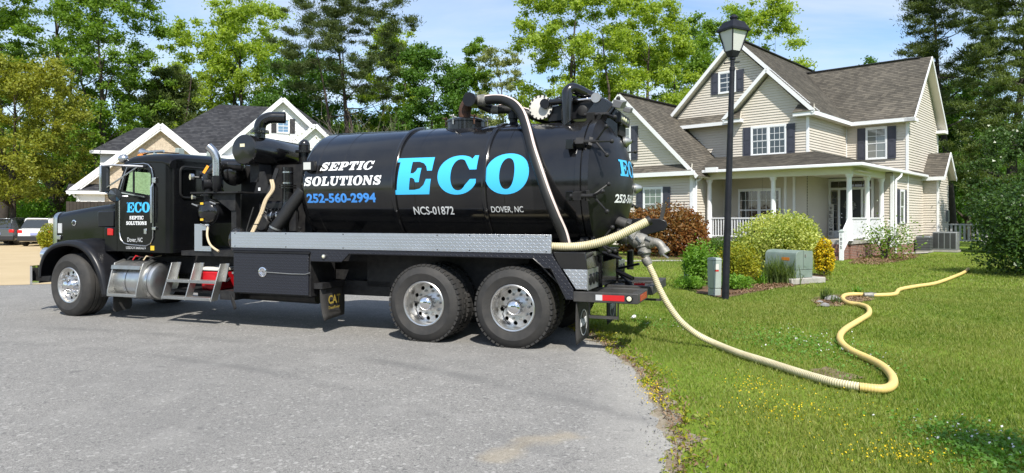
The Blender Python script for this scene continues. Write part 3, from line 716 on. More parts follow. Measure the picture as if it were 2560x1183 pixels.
# mirrors
mi = part(MB().box(-7.165, -7.125, -.22, -.045, 2.12, 2.565), 'mirror', 'stainless', bevel=.012)
part(MB().box(-7.124, -7.118, -.205, -.06, 2.14, 2.545), 'mirror_glass', 'mirror', mi)
part(MB().tube([(-7.145, -.14, 2.565), (-7.05, -.08, 2.572), (-6.64, .17, 2.555)], .017, 8), 'mirror_arm', 'stainless', mi)
part(MB().tube([(-7.14, -.12, 2.19), (-6.78, .17, 2.545)], .013, 6), 'mirror_brace', 'stainless', mi)
part(MB().tube([(-7.14, -.12, 2.12), (-7.10, -.02, 2.07), (-6.95, .14, 2.06)], .011, 6), 'mirror_stay', 'stainless', mi)
cm = part(MB().lathe([(.118, 0), (.112, -.02), (.07, -.045), (.0, -.055)], (-6.99, -.07, 2.08), (1, -.15, 0), 20), 'convex_mirror', 'cab_paint')
part(MB().lathe([(.108, .002), (.0, .02)], (-6.99, -.07, 2.08), (1, -.15, 0), 20, True, False), 'mirror_face', 'mirror', cm)
# ---- hood
def hood_sec(x, y0, y1, zt, zb, r):
    pts = [(x, y0, zb), (x, y0-.005, (zb+zt)/2), (x, y0, zt-r)]
    for a in range(15, 91, 15): pts.append((x, y0+r*(1-math.cos(math.radians(a))), zt-r+r*math.sin(math.radians(a))))
    pts.append((x, 1.22, zt+.035))
    pts += [(x, 2.44-p[1], p[2]) for p in pts[-2::-1]]
    return pts
hs = [hood_sec(-9.26, .60, 1.84, 1.800, 1.05, .13), hood_sec(-9.0, .58, 1.86, 1.835, 1.05, .12), hood_sec(-8.4, .53, 1.9, 1.90, 1.05, .11), hood_sec(-7.8, .47, 1.97, 1.955, 1.08, .11), hood_sec(-7.33, .42, 2.02, 2.005, 1.10, .12)]
def loft(secs, caps=True):
    k = len(secs[0]); b = MB(); fs = []
    for j in range(len(secs)-1):
        for i in range(k-1): fs.append((j*k+i, (j+1)*k+i, (j+1)*k+i+1, j*k+i+1))
    if caps: fs += [tuple(range(k)), tuple(range((len(secs)-1)*k, len(secs)*k))[::-1]]
    b.add(sum(secs, []), fs); return b
hood = part(loft(hs), 'hood', 'cab_paint', ang=50)
part(loft([hood_sec(-9.37, .60, 1.84, 1.79, .98, .14), hood_sec(-9.355, .585, 1.855, 1.81, .98, .14), hood_sec(-9.25, .585, 1.855, 1.815, .98, .14)]), 'radiator_surround', 'stainless', ang=50)
part(MB().box(-9.385, -9.372, .68, 1.76, 1.05, 1.7), 'grille', 'dark_void')
part(MB().lathe([(.055, 0), (.055, .008), (.04, .012)], (-8.76, .552, 1.61), (0, -1, 0), 20), 'emblem', 'chrome', hood).scale = (1, 1, 1)
part(MB().lathe([(.036, 0), (.036, .004)], (-8.76, .539, 1.61), (0, -1, 0), 20), 'emblem_field', 'shutter_dark', hood)
part(MB().box(-9.22, -9.12, .575, .588, 1.42, 1.60), 'sticker', 'grey_vinyl', hood)
part(MB().box(-9.24, -9.14, .56, .59, 1.30, 1.38), 'hood_latch', 'stainless', hood, bevel=.01)
part(MB().box(-7.86, -7.46, .30, .52, 1.54, 1.82), 'air_box', 'black_satin', bevel=.02)
for z in (1.90, 1.87, 1.93): part(MB().box(-7.70, -7.44, .425, .475, z-.008, z+.008), 'louvre', 'black_satin', hood)
part(MB().box(-7.62, -7.32, .24, .42, 1.12, 1.54), 'cowl_side', 'cab_paint', bevel=.02)
part(MB().box(-7.53, -7.40, .222, .24, 1.40, 1.52), 'side_reflector', 'red_lens', bevel=.008)
part(MB().tube([(-7.66, .40, 1.34), (-7.72, .38, 1.30), (-7.64, .38, 1.20), (-7.55, .36, 1.17)], .02, 6), 'hood_hook', 'alu_dull')
# ---- front fenders, bumper, headlights
fp = [(-8.93, .66), (-8.925, .80), (-8.86, .98), (-8.74, 1.13), (-8.56, 1.235), (-8.34, 1.285), (-8.10, 1.29), (-7.88, 1.24), (-7.69, 1.13), (-7.54, .97), (-7.43, .78), (-7.36, .58), (-7.31, .37)]
fp = [(p.x, p.z) for p in spline([(a, 0, b) for a, b in fp], 3)]
def fender(y0, y1, s):
    b = MB(); prof = [(0, -.075), (-.006, -.03), (.012, .0), (.10, .012), (.35, .02), (.62, .045)]
    c = (-8.15, .45); vs = []; k = len(prof)
    for x, z in fp:
        d = Vector((x-c[0], 0, z-c[1])).normalized()
        for q, h in prof: vs.append((x+d.x*h, y0+s*q, z+d.z*h))
    fs = [(j*k+i, j*k+i+1, (j+1)*k+i+1, (j+1)*k+i) for j in range(len(fp)-1) for i in range(k-1)]
    b.add(vs, fs); o = b.build('fender', 'black_satin', TR, ang=60)
    m_ = o.modifiers.new('s', 'SOLIDIFY'); m_.thickness = .012; return o
fender(.015, .6, 1); fender(2.425, 1.8, -1)
part(MB().box(-8.9, -7.4, .55, .60, .7, 1.2), 'inner_fender', 'dark_void'); part(MB().box(-8.9, -7.4, 1.84, 1.89, .7, 1.2), 'inner_fender', 'dark_void')
bp = [(-9.36, .16), (-9.47, .24), (-9.52, .5), (-9.53, 1.22), (-9.52, 1.94), (-9.47, 2.2), (-9.36, 2.28), (-9.33, 2.26), (-9.44, 2.18), (-9.49, 1.94), (-9.5, 1.22), (-9.49, .5), (-9.44, .26), (-9.33, .18)]
part(MB().prism(bp, 'z', .50, .83), 'front_bumper', 'chrome', ang=50)
part(MB().box(-9.46, -8.9, .3, .5, .55, .78), 'bumper_bracket', 'black_metal')
for y in (.36, 2.08):
    hl = MB().lathe([(.0, -.30), (.07, -.26), (.115, -.12), (.125, .0)], (-9.22, y, 1.04), (-1, -.06 if y < 1 else .06, 0), 20, False, False); o = part(hl, 'headlight', 'chrome')
    part(MB().lathe([(.118, .004), (.06, .025), (.0, .03)], (-9.22, y, 1.04), (-1, -.06 if y < 1 else .06, 0), 20, True, False), 'lens', 'lamp_glass', o)
    part(MB().cyl((-9.15, y, .93), (-9.1, .7 if y < 1 else 1.74, .88), .03), 'headlight_bracket', 'black_metal', o)
for y in (.06, 1.9): part(MB().prism([(-.0, 0), (.36, 0), (.36, -.28), (.33, -.33), (.04, -.36), (.0, -.33)], 'x', -7.29, -7.278), 'front_mud_flap', 'rubber').location = (0, y+.08, .46)
# ---- fuel tank with step box
def htank(x0, x1, y, z, r, name, m):
    return part(MB().lathe([(.0, 0), (r*.75, .015), (r*.94, .045), (r, .10), (r, x1-x0-.10), (r*.94, x1-x0-.045), (r*.75, x1-x0-.015), (0, x1-x0)], (x0, y, z), (1, 0, 0), 40, False, False), name, m, ang=30)
ft = htank(-7.32, -6.37, .40, .635, .315, 'fuel_tank', 'alu')
for x in (-7.0, -6.52): part(MB().lathe([(.322, 0), (.322, .05)], (x, .40, .635), (1, 0, 0), 40, False, False), 'tank_strap', 'stainless', ft)
sb = [(.27, .985), (.12, .93), (.0, .50), (-.01, .40), (.12, .39), (.40, .42)]
for x in (-7.24, -6.60): part(MB().prism([(.30, 1.0), (.12, .945), (.06, .80), (-.015, .50), (-.02, .395), (.20, .385), (.11, .50), (.085, .635), (.12, .79), (.20, .90), (.36, .985)], 'x', x, x+.02), 'step_side', 'alu_dull', ft, bevel=.004)
part(MB().box(-7.24, -6.60, -.02, .11, .395, .435), 'lower_step', 'alu_dull', ft, bevel=.004)
part(MB().hexa([(-7.24, .06, .845), (-6.60, .06, .845), (-6.60, .20, .90), (-7.24, .20, .90)], [(-7.24, .07, .905), (-6.60, .07, .905), (-6.60, .42, .985), (-7.24, .42, .985)]), 'upper_step', 'alu_dull', ft)
for i in range(5): part(MB().tube([(-7.05+.12*i, .22, .99), (-7.02+.12*i, .25, 1.04+.02*(i % 2)), (-6.95+.11*i, .36, 1.03), (-6.9+.1*i, .5, 1.06)], .012, 6), 'air_hose', ('rubber_hose', 'red_lens', 'rubber_hose', 'hose_tan', 'rubber_hose')[i], ft)
# ---- ladder steps and battery tray
for x in (-6.06, -5.575, -5.05):
    part(MB().hexa([(x-.0, -.005, .39), (x+.018, -.005, .39), (x+.018, .14, .40), (x, .14, .40)], [(x-.0, .20, .97), (x+.018, .20, .97), (x+.018, .33, .97), (x, .33, .97)]), 'ladder_side', 'alu_dull', bevel=.003)
    part(MB().hexa([(x+.018, .235, .69), (x+.085, .235, .69), (x+.085, .25, .69), (x+.018, .25, .69)], [(x+.018, .315, .97), (x+.085, .315, .97), (x+.085, .33, .97), (x+.018, .33, .97)]), 'ladder_flange', 'alu_dull')
for z, y in ((.40, -.01), (.66, .085)):
    for x0, x1 in ((-6.05, -5.57), (-5.56, -5.05)): part(MB().box(x0, x1, y, y+.17, z, z+.045), 'ladder_tread', 'alu_dull', bevel=.004)
part(MB().box(-6.1, -4.65, .22, .75, .49, .53), 'cooler_shelf', 'black_metal'); part(MB().box(-6.1, -4.65, .75, .79, .5, 1.1), 'shelf_back', 'black_metal')
part(MB().box(-4.95, -4.66, .1, .6, .42, .56), 'shelf_bracket', 'black_metal')
part(MB().cyl((-5.9, 1.0, .62), (-4.9, 1.0, .62), .2), 'air_tank', 'black_metal')
part(MB().cyl((-5.0, .5, .48), (-3.4, .5, .46), .09), 'muffler_pipe', 'black_metal'); part(MB().bar((-4.75, .12, .50), (-4.60, .05, .30), .03, .05), 'bracket_arm', 'black_metal')
# ---- body rails
rail = part(MB().box(-4.625, .517, -.012, .012, 1.247, 1.485), 'side_rail', 'plate_alu', bevel=.003)
bo = MB()
for x in (-4.55, -3.6, -2.6, -1.1, -.62, -.2, .12, .45):
    for z in (1.465, 1.268): bo.lathe([(.010, 0), (.006, .006)], (x, -.012, z), (0, -1, 0), 6)
part(bo, 'rail_bolts', 'black_metal', rail)
part(MB().box(-4.62, .51, .012, .34, 1.25, 1.265), 'hose_tray', 'black_metal'); part(MB().box(-4.62, .51, 2.06, 2.44, 1.247, 1.485), 'far_side_rail', 'plate_alu')
sk = [(-4.61, 1.245), (.53, 1.245), (.535, 1.21), (.80, .80), (.805, .668), (.715, .668), (.512, 1.058), (.416, 1.062), (.27, 1.18), (-2.50, 1.188), (-2.63, 1.07), (-3.165, 1.07), (-3.165, 1.205), (-4.61, 1.205)]
skirt = panel('fender_skirt', [sk], side(-.004), .03, 'plate_black', bevel=.004)
edge = [(.27, 1.18), (.416, 1.062), (.512, 1.058), (.715, .668)]
part(MB().tube([(p[0], -.008, p[1]) for p in edge], .008, 6), 'skirt_lip', 'black_satin', skirt)
part(MB().tube([(p[0], -.008, p[1]) for p in [(-3.165, 1.07), (-2.63, 1.07), (-2.50, 1.188), (.27, 1.18)]], .008, 6), 'skirt_lip', 'black_satin', skirt)
part(MB().box(-2.5, .27, .03, .62, 1.19, 1.205), 'wheel_cover', 'black_metal'); part(MB().hexa([(.27, .03, 1.165), (.82, .03, .64), (.82, .62, .64), (.27, .62, 1.165)], [(.285, .03, 1.18), (.835, .03, .65), (.835, .62, .65), (.285, .62, 1.18)]), 'wheel_cover_rear', 'black_metal')
ml = part(MB().lathe([(.032, 0), (.032, .02), (.024, .024)], (-2.93, -.004, 1.14), (0, -1, 0), 16), 'marker_light', 'alu_dull', skirt); part(MB().lathe([(.02, 0), (.012, .008)], (-2.93, -.028, 1.14), (0, -1, 0), 12), 'lens', 'gauge_face', skirt)
# ---- toolbox
tbx = part(MB().box(-4.60, -3.175, .012, .62, .545, 1.204), 'toolbox', 'black_metal', bevel=.006)
tdr = part(MB().box(-4.575, -3.20, -.012, .012, .565, 1.165), 'toolbox_door', 'plate_black', tbx, bevel=.004)
part(MB().box(-4.60, -3.175, -.02, .014, 1.168, 1.20), 'drip_edge', 'black_satin', tbx, bevel=.004)
la = part(MB().lathe([(.075, 0), (.075, .012), (.06, .016), (.05, .002), (.02, .0)], (-4.02, -.012, .885), (0, -1, 0), 24), 'latch', 'chrome', tdr)
part(MB().tube([(-4.07, -.03, .88), (-4.02, -.035, .84), (-3.97, -.03, .89)], .008, 6), 'latch_ring', 'chrome', tdr)
part(MB().tube([(-3.95, -.02, .885), (-3.5, -.022, .872), (-3.24, -.02, .875), (-3.16, -.02, .90)], .007, 6), 'latch_rod', 'alu_dull', tdr)
part(MB().box(-4.62, -4.59, .0, .03, .84, .87), 'door_stop', 'alu_dull', tbx)
# ---- mud flaps
def flap(x, y0, y1, z0, z1, curl=0.):
    b = MB(); n = 8; vs = []; fs = []
    for j in range(n+1):
        t = j/n; z = z1+(z0-z1)*t
        for i in range(5):
            s = i/4; cx = curl*t*t*(1-s)**1.5
            vs.append((x+cx+.015*math.sin(t*3)*(s-.5), y0+(y1-y0)*s, z+.02*t*(s-.5)))
    for j in range(n):
        for i in range(4): fs.append((j*5+i, j*5+i+1, (j+1)*5+i+1, (j+1)*5+i))
    b.add(vs, fs); o = b.build('mud_flap', 'rubber', TR, ang=60); s = o.modifiers.new('s', 'SOLIDIFY'); s.thickness = .012; return o
def flap_text(txt, x, y0, w, z0, h, m, parent, bold=.03, curl=0):
    me = fit_mesh(text_mesh(txt, bold), w, h, y0, z0); return flat_to(me, lambda u, v: Vector((x, u, v)), 'lettering', m, parent)
f1 = flap(-3.05, .06, .66, .20, .68, .07); flap_text('CAT', -3.000, .20, .30, .42, .13, 'cat_yellow', f1); flap_text('DieselPower', -2.995, .20, .28, .345, .045, 'cat_yellow', f1, .01)
f2 = flap(-2.15, 1.75, 2.35, .22, .72); flap_text('CAT', -2.122, 1.90, .30, .46, .13, 'cat_yellow', f2); flap_text('DieselPower', -2.118, 1.90, .28, .39, .045, 'cat_yellow', f2, .01)
part(MB().box(-3.15, -3.0, .05, .70, .66, .74), 'flap_hanger', 'black_metal'); part(MB().box(-2.25, -2.1, 1.7, 2.4, .7, .78), 'flap_hanger', 'black_metal')
f3 = flap(.83, .03, .64, .105, .66); f4 = flap(.83, 1.80, 2.41, .105, .66)
for f, y in ((f3, .34), (f4, 2.1)):
    rg = MB().lathe([(.17, 0), (.17, .004), (.158, .004), (.158, 0)], (.848, y, .34), (1, 0, 0), 28, False, False); part(rg, 'flap_emblem', 'grey_vinyl', f)
    sc = MB().tube(spline([(.850, y-.13, .30), (.850, y-.10, .40), (.850, y-.07, .31), (.850, y-.03, .36), (.850, y, .30), (.850, y+.03, .37), (.850, y+.06, .31), (.850, y+.09, .40), (.850, y+.13, .33)], 4), .009, 5); part(sc, 'flap_script', 'grey_vinyl', f)
    sc = MB().tube([(.850, y-.12, .36), (.850, y+.12, .40)], .007, 5); part(sc, 'flap_script', 'grey_vinyl', f)
# ---- pressure tank
R, ZC, YC = .92, 2.16, 1.22
prof = [(.0, -3.88), (.25, -3.865), (.5, -3.81), (.7, -3.73), (.82, -3.65), (.89, -3.57), (R, -3.48), (R, .74), (R+.035, .745), (R+.035, .815), (R+.005, .82), (R+.005, .835), (R+.035, .84), (R+.035, .92)]
tank = part(MB().lathe([(r, h) for r, h in prof], (0, YC, ZC), (1, 0, 0), 96, False, False, a=(0, 0, 1)), 'tank', 'black_paint', ang=28)
dome = part(MB().lathe([(R+.035, .92), (R+.005, .945), (.88, .985), (.80, 1.06), (.68, 1.14), (.52, 1.22), (.34, 1.275), (.16, 1.305), (.0, 1.315)], (0, YC, ZC), (1, 0, 0), 96, False, False, a=(0, 0, 1)), 'rear_door', 'black_satin', ang=28)
for x in (-1.955, -.545): part(MB().lathe([(R-.01, -.03), (R+.022, -.03), (R+.03, -.015), (R+.03, .015), (R+.022, .03), (R-.01, .03)], (x, YC, ZC), (1, 0, 0), 96, False, False), 'stiffener_ring', 'black_paint', tank)
for x in (-3.30, -2.85, -1.62, -.25): part(MB().lathe([(R-.002, -.006), (R+.003, 0), (R-.002, .006)], (x, YC, ZC), (1, 0, 0), 96, False, False), 'weld_seam', 'black_paint', tank)
for x in (-3.2, -1.955, -.545, .6): part(MB().box(x-.05, x+.05, .72, 1.72, 1.03, 1.46), 'tank_saddle', 'black_metal')
part(MB().box(-3.5, .8, .70, 1.74, 1.03, 1.27), 'sub_frame', 'black_metal')
# lettering wrapped round the tank
def on_tank(x, v): # v = height on the near side seen flat -> arc
    a = (v-ZC)/R; return Vector((x, YC-(R+.004)*math.cos(a), ZC+(R+.004)*math.sin(a)))
def zarc(z): return ZC+R*math.asin(max(-1, min(1, (z-ZC)/R)))
def tank_text(me, x0, x1, z0, z1, m, name='lettering', cuts=10):
    z0, z1 = zarc(z0), zarc(z1); fit_mesh(me, x1-x0, z1-z0, x0, z0)
    wrap_mesh(me, lambda x, v: on_tank(x, v), [z0+(z1-z0)*i/cuts for i in range(1, cuts)]); return link(name, me, m, tank)
def zon(zflat):   # correct the height read on the plane y = .31 for the curved side
    z = zflat
    for _ in range(4):
        y = YC-math.sqrt(max(0, R*R-(z-ZC)**2)); z = zflat+(1.7-zflat)*0+(zflat-1.7)*(y-.31)/9.6
    return z
for ch, x0, x1, z0, z1 in (('E', -1.975, -1.335, 2.035, 2.555), ('C', -1.255, -.655, 2.025, 2.565), ('O', -.53, .105, 2.02, 2.57)):
    tank_text(slab_text(ch, .06 if ch == 'E' else .04), x0, x1, zon(z0), zon(z1), 'blue_vinyl', cuts=24)
tank_text(slab_text('SEPTIC', .22, .10), -3.25, -2.315, zon(2.405), zon(2.535), 'white_vinyl')
tank_text(slab_text('SOLUTIONS', .12, .08), -3.51, -2.165, zon(2.18), zon(2.325), 'white_vinyl')
tank_text(text_mesh('252-560-2994', .035), -3.47, -2.26, zon(1.925), zon(2.07), 'phone_vinyl')
tank_text(text_mesh('NCS-01872', .012), -1.665, -1.03, zon(1.748), zon(1.862), 'white_vinyl')
tank_text(text_mesh('DOVER, NC', .006), -.462, .006, zon(1.765), zon(1.858), 'white_vinyl')
def on_dome(u, v):   # u = toward the far side, v = up, from the dome centre
    r = math.hypot(u, v); P = [(.0, 1.315), (.16, 1.305), (.34, 1.275), (.52, 1.22), (.68, 1.14), (.80, 1.06), (.88, .985), (.93, .945)]
    for (r0, h0), (r1, h1) in zip(P, P[1:]):
        if r <= r1: h = h0+(h1-h0)*(r-r0)/(r1-r0); break
    else: h = .945
    return Vector((h+.006, YC+u, ZC+v))
def dome_text(me, w, h, u0, v0, m, cut=12):
    fit_mesh(me, w, h, u0, v0); bm = bmesh.new(); bm.from_mesh(me)
    for i in range(1, cut): bmesh.ops.bisect_plane(bm, geom=bm.verts[:]+bm.edges[:]+bm.faces[:], plane_co=(0, v0+h*i/cut, 0), plane_no=(0, 1, 0))
    for i in range(1, cut*3): bmesh.ops.bisect_plane(bm, geom=bm.verts[:]+bm.edges[:]+bm.faces[:], plane_co=(u0+w*i/(cut*3), 0, 0), plane_no=(1, 0, 0))
    for v in bm.verts: v.co = on_dome(v.co.x, v.co.y)
    bm.to_mesh(me); bm.free(); return link('lettering', me, m, dome)
dome_text(slab_text('ECO'), .86, .235, -.44, .10, 'blue_vinyl')
dome_text(text_mesh('252-560-2994', .03), 1.06, .12, -.55, -.26, 'white_vinyl')
# ---- lettering on the door
def door_text(me, x0, x1, z0, z1, m, y=CY0-.0185): fit_mesh(me, x1-x0, z1-z0, x0, z0); return flat_to(me, lambda u, v: Vector((u, y, v)), 'lettering', m, TR)
door_text(slab_text('ECO', 0, .05), -7.045, -6.53, 1.79, 1.965, 'blue_vinyl')
door_text(slab_text('SEPTIC', 0), -6.985, -6.67, 1.672, 1.735, 'white_vinyl'); door_text(slab_text('SOLUTIONS', 0), -7.06, -6.60, 1.58, 1.645, 'white_vinyl')
door_text(text_mesh('Dover, NC', .012), -7.035, -6.69, 1.285, 1.37, 'grey_vinyl'); door_text(text_mesh('USDOT3683639', .012), -7.08, -6.635, 1.175, 1.222, 'grey_vinyl', CY0-.004)
part(MB().box(-6.53, -6.45, CY0-.004, CY0, 1.16, 1.235), 'yellow_label', 'yellow_sticker')
# ---- vacuum pump stand between cab and tank
part(MB().box(-6.0, -3.7, .35, 2.1, 1.08, 1.16), 'pump_deck', 'black_metal')
part(MB().box(-5.35, -3.8, 1.25, 2.0, 1.16, 1.9), 'engine_block', 'black_metal', bevel=.03)
sil = part(MB().lathe([(.0, -.02), (.14, -.012), (.228, .0), (.242, .02), (.240, .5), (.225, 1.24), (.21, 1.27), (.0, 1.28)], (-4.72, .36, 2.79), (0, 1, 0), 40, False, False), 'silencer', 'black_paint', ang=28)
part(MB().box(-4.77, -4.68, .336, .343, 2.83, 2.88), 'sticker', 'cream_sticker', sil)
fl = MB().lathe([(.085, -.08), (.085, 0)], (-4.62, .62, 3.07), (0, 0, 1), 20); fl.lathe([(.145, 0), (.145, .022)], (-4.62, .62, 3.07), (0, 0, 1), 20); fl.lathe([(.14, .03), (.14, .05)], (-4.62, .62, 3.07), (0, 0, 1), 20)
part(fl, 'flange', 'black_paint', sil)
el = MB(); ep = spline([(-4.62, .62, 3.10), (-4.62, .62, 3.18), (-4.585, .64, 3.27), (-4.50, .69, 3.325), (-4.40, .75, 3.335), (-4.28, .82, 3.335)], 5)
el.tube(ep, .094, 18, False); part(el, 'outlet_elbow', 'black_paint', sil)
part(MB().lathe([(.093, 0), (.001, .05)], (-4.30, .81, 3.335), (-.86, -.5, 0), 18, False, False), 'outlet_mouth', 'dark_void', sil)
part(MB().box(-4.8, -4.62, .6, .9, 2.28, 2.62), 'silencer_bracket', 'black_metal'); part(MB().box(-4.78, -4.66, 1.2, 1.5, 1.9, 2.62), 'silencer_bracket', 'black_metal')
b = MB().ball((-4.27, 1.3, 2.93), .095, 16, 10, (1, 1, 1.1)); b.cyl((-4.27, 1.3, 2.4), (-4.27, 1.3, 2.93), .093); b.lathe([(.15, 0), (.15, .04)], (-4.27, 1.3, 2.80), (0, 0, 1), 20); part(b, 'relief_dome', 'black_paint')
b = MB().ball((-5.27, .75, 2.46), .225, 24, 16, (.8, 1, 1)); part(b, 'separator', 'black_paint')
part(MB().box(-5.22, -5.16, .56, .565, 2.56, 2.61), 'sticker', 'cream_sticker')
ap = spline([(-5.52, .42, 2.30), (-5.50, .44, 2.42), (-5.42, .50, 2.52), (-5.28, .58, 2.57), (-5.05, .70, 2.56)], 5); part(MB().tube(ap, .095, 16), 'inlet_elbow', 'black_paint')
part(MB().bar((-5.52, .345, 2.43), (-5.455, .375, 2.55), .05, .012, (0, 1, .2)), 'sticker', 'orange_sticker')
part(MB().tube(spline([(-5.205, .30, 2.36), (-5.205, .30, 2.60), (-5.215, .295, 2.68), (-5.25, .275, 2.77), (-5.32, .24, 2.85)], 5), .066, 18, False), 'exhaust_stack', 'stainless')
part(MB().lathe([(.063, 0), (.05, -.08)], (-5.323, .238, 2.853), (-.63, -.3, .72), 18, False, True), 'exhaust_bore', 'rusty')
part(MB().lathe([(.071, 0), (.071, .03)], (-5.205, .30, 2.47), (0, 0, 1), 18, False, False), 'exhaust_clamp', 'stainless')
part(MB().box(-5.2, -3.75, 1.62, 1.68, 1.16, 2.62), 'added_backing', 'black_metal'); part(MB().box(-5.3, -3.85, .95, 1.0, 1.2, 2.58), 'added_black_fill', 'black_metal')  # black backing panels added to close see-through gaps behind the pump
part(MB().tube(spline([(-5.205, .30, 2.38), (-5.21, .31, 2.25), (-5.25, .36, 2.17), (-5.32, .48, 2.14)], 5), .072, 16), 'exhaust_elbow', 'black_satin')
vb = MB().cyl((-5.55, .36, 2.26), (-5.38, .60, 2.26), .105, n=18); vb.cyl((-5.50, .42, 2.10), (-5.50, .42, 2.40), .06); vb.cyl((-5.63, .36, 2.42), (-5.50, .55, 2.42), .045)
vb.lathe([(.10, 0), (.10, .02)], (-5.47, .45, 2.42), (0, 0, 1), 16)
for k in range(8): vb.cyl((-5.47+.1*math.cos(k*.785), .36+.02*k, 2.26+.1*math.sin(k*.785)), (-5.40+.1*math.cos(k*.785), .34+.02*k, 2.26+.1*math.sin(k*.785)), .014, n=6)
part(vb, 'four_way_valve', 'black_satin')
for c, r in (((-5.80, .34, 2.375), .055), ((-5.76, .34, 2.045), .043)):
    g = part(MB().lathe([(r, 0), (r, -.05)], c, (-.45, -.9, 0), 20), 'gauge', 'stainless'); part(MB().lathe([(r*.9, .003), (.0, .004)], c, (-.45, -.9, 0), 20, True, False), 'gauge_face', 'gauge_face', g); part(MB().cyl(c, (-5.55, .5, c[2]-.02), .018, n=8), 'gauge_stem', 'black_satin', g)
part(MB().box(-5.78, -4.80, .32, .78, 2.10, 2.125), 'valve_shelf', 'black_metal')
part(MB().cyl((-5.50, .42, 1.95), (-5.50, .42, 2.10), .07), 'shelf_pipe', 'black_satin'); part(MB().lathe([(.12, 0), (.12, .025)], (-5.50, .42, 2.06), (0, 0, 1), 18), 'pipe_flange', 'black_satin')
part(MB().prism([(-5.45, 2.10), (-4.92, 2.10), (-4.92, 1.82), (-5.02, 1.82)], 'y', .40, .42), 'gusset', 'black_metal')
part(MB().box(-5.02, -4.92, .42, .52, 1.16, 2.10), 'pump_post', 'black_metal')
part(MB().prism([(-4.72, 2.1), (-4.62, 2.45), (-4.52, 2.45), (-4.40, 2.10)], 'y', .60, .62), 'gusset', 'black_metal')
tr = MB().lathe([(.0, -.10), (.10, -.085), (.17, -.04), (.20, .0), (.205, .02)], (-5.46, .36, 1.80), (0, 1, 0), 28, False, False); tp = part(tr, 'moisture_trap', 'black_paint', ang=28)
part(MB().lathe([(.215, .02), (.215, .05), (.19, .06), (.185, .55), (.10, .6)], (-5.46, .36, 1.80), (0, 1, 0), 28), 'trap_body', 'black_satin', tp)
for a in (150, 40, 265):
    c, s = math.cos(math.radians(a)), math.sin(math.radians(a)); q = Vector((-5.46+.23*c, .36, 1.80+.22*s))
    k = MB().cyl(q+Vector((0, -.06, 0)), q+Vector((0, .08, 0)), .014, n=8); k.cyl(q+Vector((-.06, -.06, .02)), q+Vector((.06, -.06, -.02)), .012, n=8); part(k, 'wing_bolt', 'alu_dull', tp)
for z in (1.915, 1.655): part(MB().box(-5.51, -5.45, .262, .268, z, z+.035), 'sticker', 'yellow_sticker', tp)
part(MB().prism([(-5.70, 1.16), (-5.35, 1.16), (-5.35, 1.24), (-5.54, 1.24), (-5.54, 1.50), (-5.40, 1.50), (-5.40, 1.60), (-5.70, 1.60)], 'y', .33, .345), 'kick_plate', 'plate_alu')
part(MB().tube(spline([(-5.43, .34, 1.55), (-5.38, .28, 1.40), (-5.25, .22, 1.26), (-5.05, .18, 1.17)], 5), .018, 8), 'drain_hose', 'hose_tan')
part(MB().ball((-4.66, .17, 1.36), .20, 20, 12, (.6, .8, 1)), 'tray_end', 'black_paint')
bl = MB().box(-4.75, -4.15, .72, 1.2, 1.35, 1.98)
part(bl, 'blower', 'black_satin', bevel=.04)
for i in range(7): part(MB().bar((-4.62+.07*i, .69, 1.52), (-4.50+.07*i, .69, 1.86), .02, .03, (0, 1, 0)), 'blower_fin', 'black_satin')
part(MB().lathe([(.16, 0), (.16, .04), (.12, .08)], (-4.62, .72, 1.62), (0, -1, 0), 20), 'pulley', 'black_metal')
part(MB().cyl((-4.72, .66, 1.53), (-4.55, .66, 1.54), .012, n=6), 'spindle', 'alu_dull')
vp = MB().tube(spline([(-4.02, .56, 2.5), (-4.02, .56, 2.0), (-4.02, .55, 1.88), (-4.08, .54, 1.77), (-4.2, .54, 1.73), (-4.35, .56, 1.72)], 5), .085, 16); vp.lathe([(.13, 0), (.13, .02)], (-4.02, .56, 2.20), (0, 0, 1), 18); vp.lathe([(.13, 0), (.13, .02)], (-4.02, .56, 2.165), (0, 0, 1), 18); part(vp, 'riser_pipe', 'black_paint')
for c, d in (((-4.02, .56, 2.25), (0, 0, 1)), ((-4.02, .56, 2.42), (0, 0, 1)), ((-4.16, .54, 1.735), (1, 0, .2)), ((-4.28, .55, 1.725), (1, 0, 0))): part(MB().lathe([(.093, -.012), (.093, .012)], c, d, 18, False, False), 'hose_clamp', 'stainless')
rb = spline([(-3.60, .40, 2.12), (-3.72, .36, 1.96), (-3.88, .30, 1.72), (-3.99, .26, 1.56), (-4.05, .24, 1.45)], 8); rb = resample(rb, .018)
part(MB().tube(rb, [.098 if i % 2 else .092 for i in range(len(rb))], 16), 'suction_hose', 'rubber_hose', ang=60)
part(MB().lathe([(.103, -.014), (.103, .014)], (-4.0, .255, 1.545), (-.4, -.1, -.9), 18, False, False), 'hose_clamp', 'alu_dull')
part(MB().lathe([(.16, 0), (.15, .03), (.11, .06)], (-4.05, .24, 1.40), (.2, .05, .9), 20), 'hose_foot', 'black_satin')
for dx in (0, .036): part(MB().tube(spline([(-4.24+dx, .42, 2.30), (-4.20+dx, .40, 2.15), (-4.30+dx, .36, 1.98), (-4.36+dx, .33, 1.78), (-4.43+dx, .28, 1.58), (-4.48+dx, .24, 1.44)], 5), .019, 8), 'tan_hose', 'hose_tan')
for c, s in (((-4.26, .41, 2.02), .03), ((-4.36, .335, 1.75), .03), ((-4.42, .29, 1.60), .03)): part(MB().box(c[0]-.02, c[0]+.06, c[1]-.025, c[1]+.025, c[2]-.006, c[2]+.006), 'cable_tie', 'rubber_hose')
part(MB().bar((-4.28, .40, 2.02), (-4.14, .46, 2.48), .07, .02, (0, 1, 0)), 'hose_shield', 'black_metal')
part(MB().box(-3.82, -3.70, .34, .40, 1.50, 1.95), 'tank_support', 'black_metal')
rs = random.Random(4)
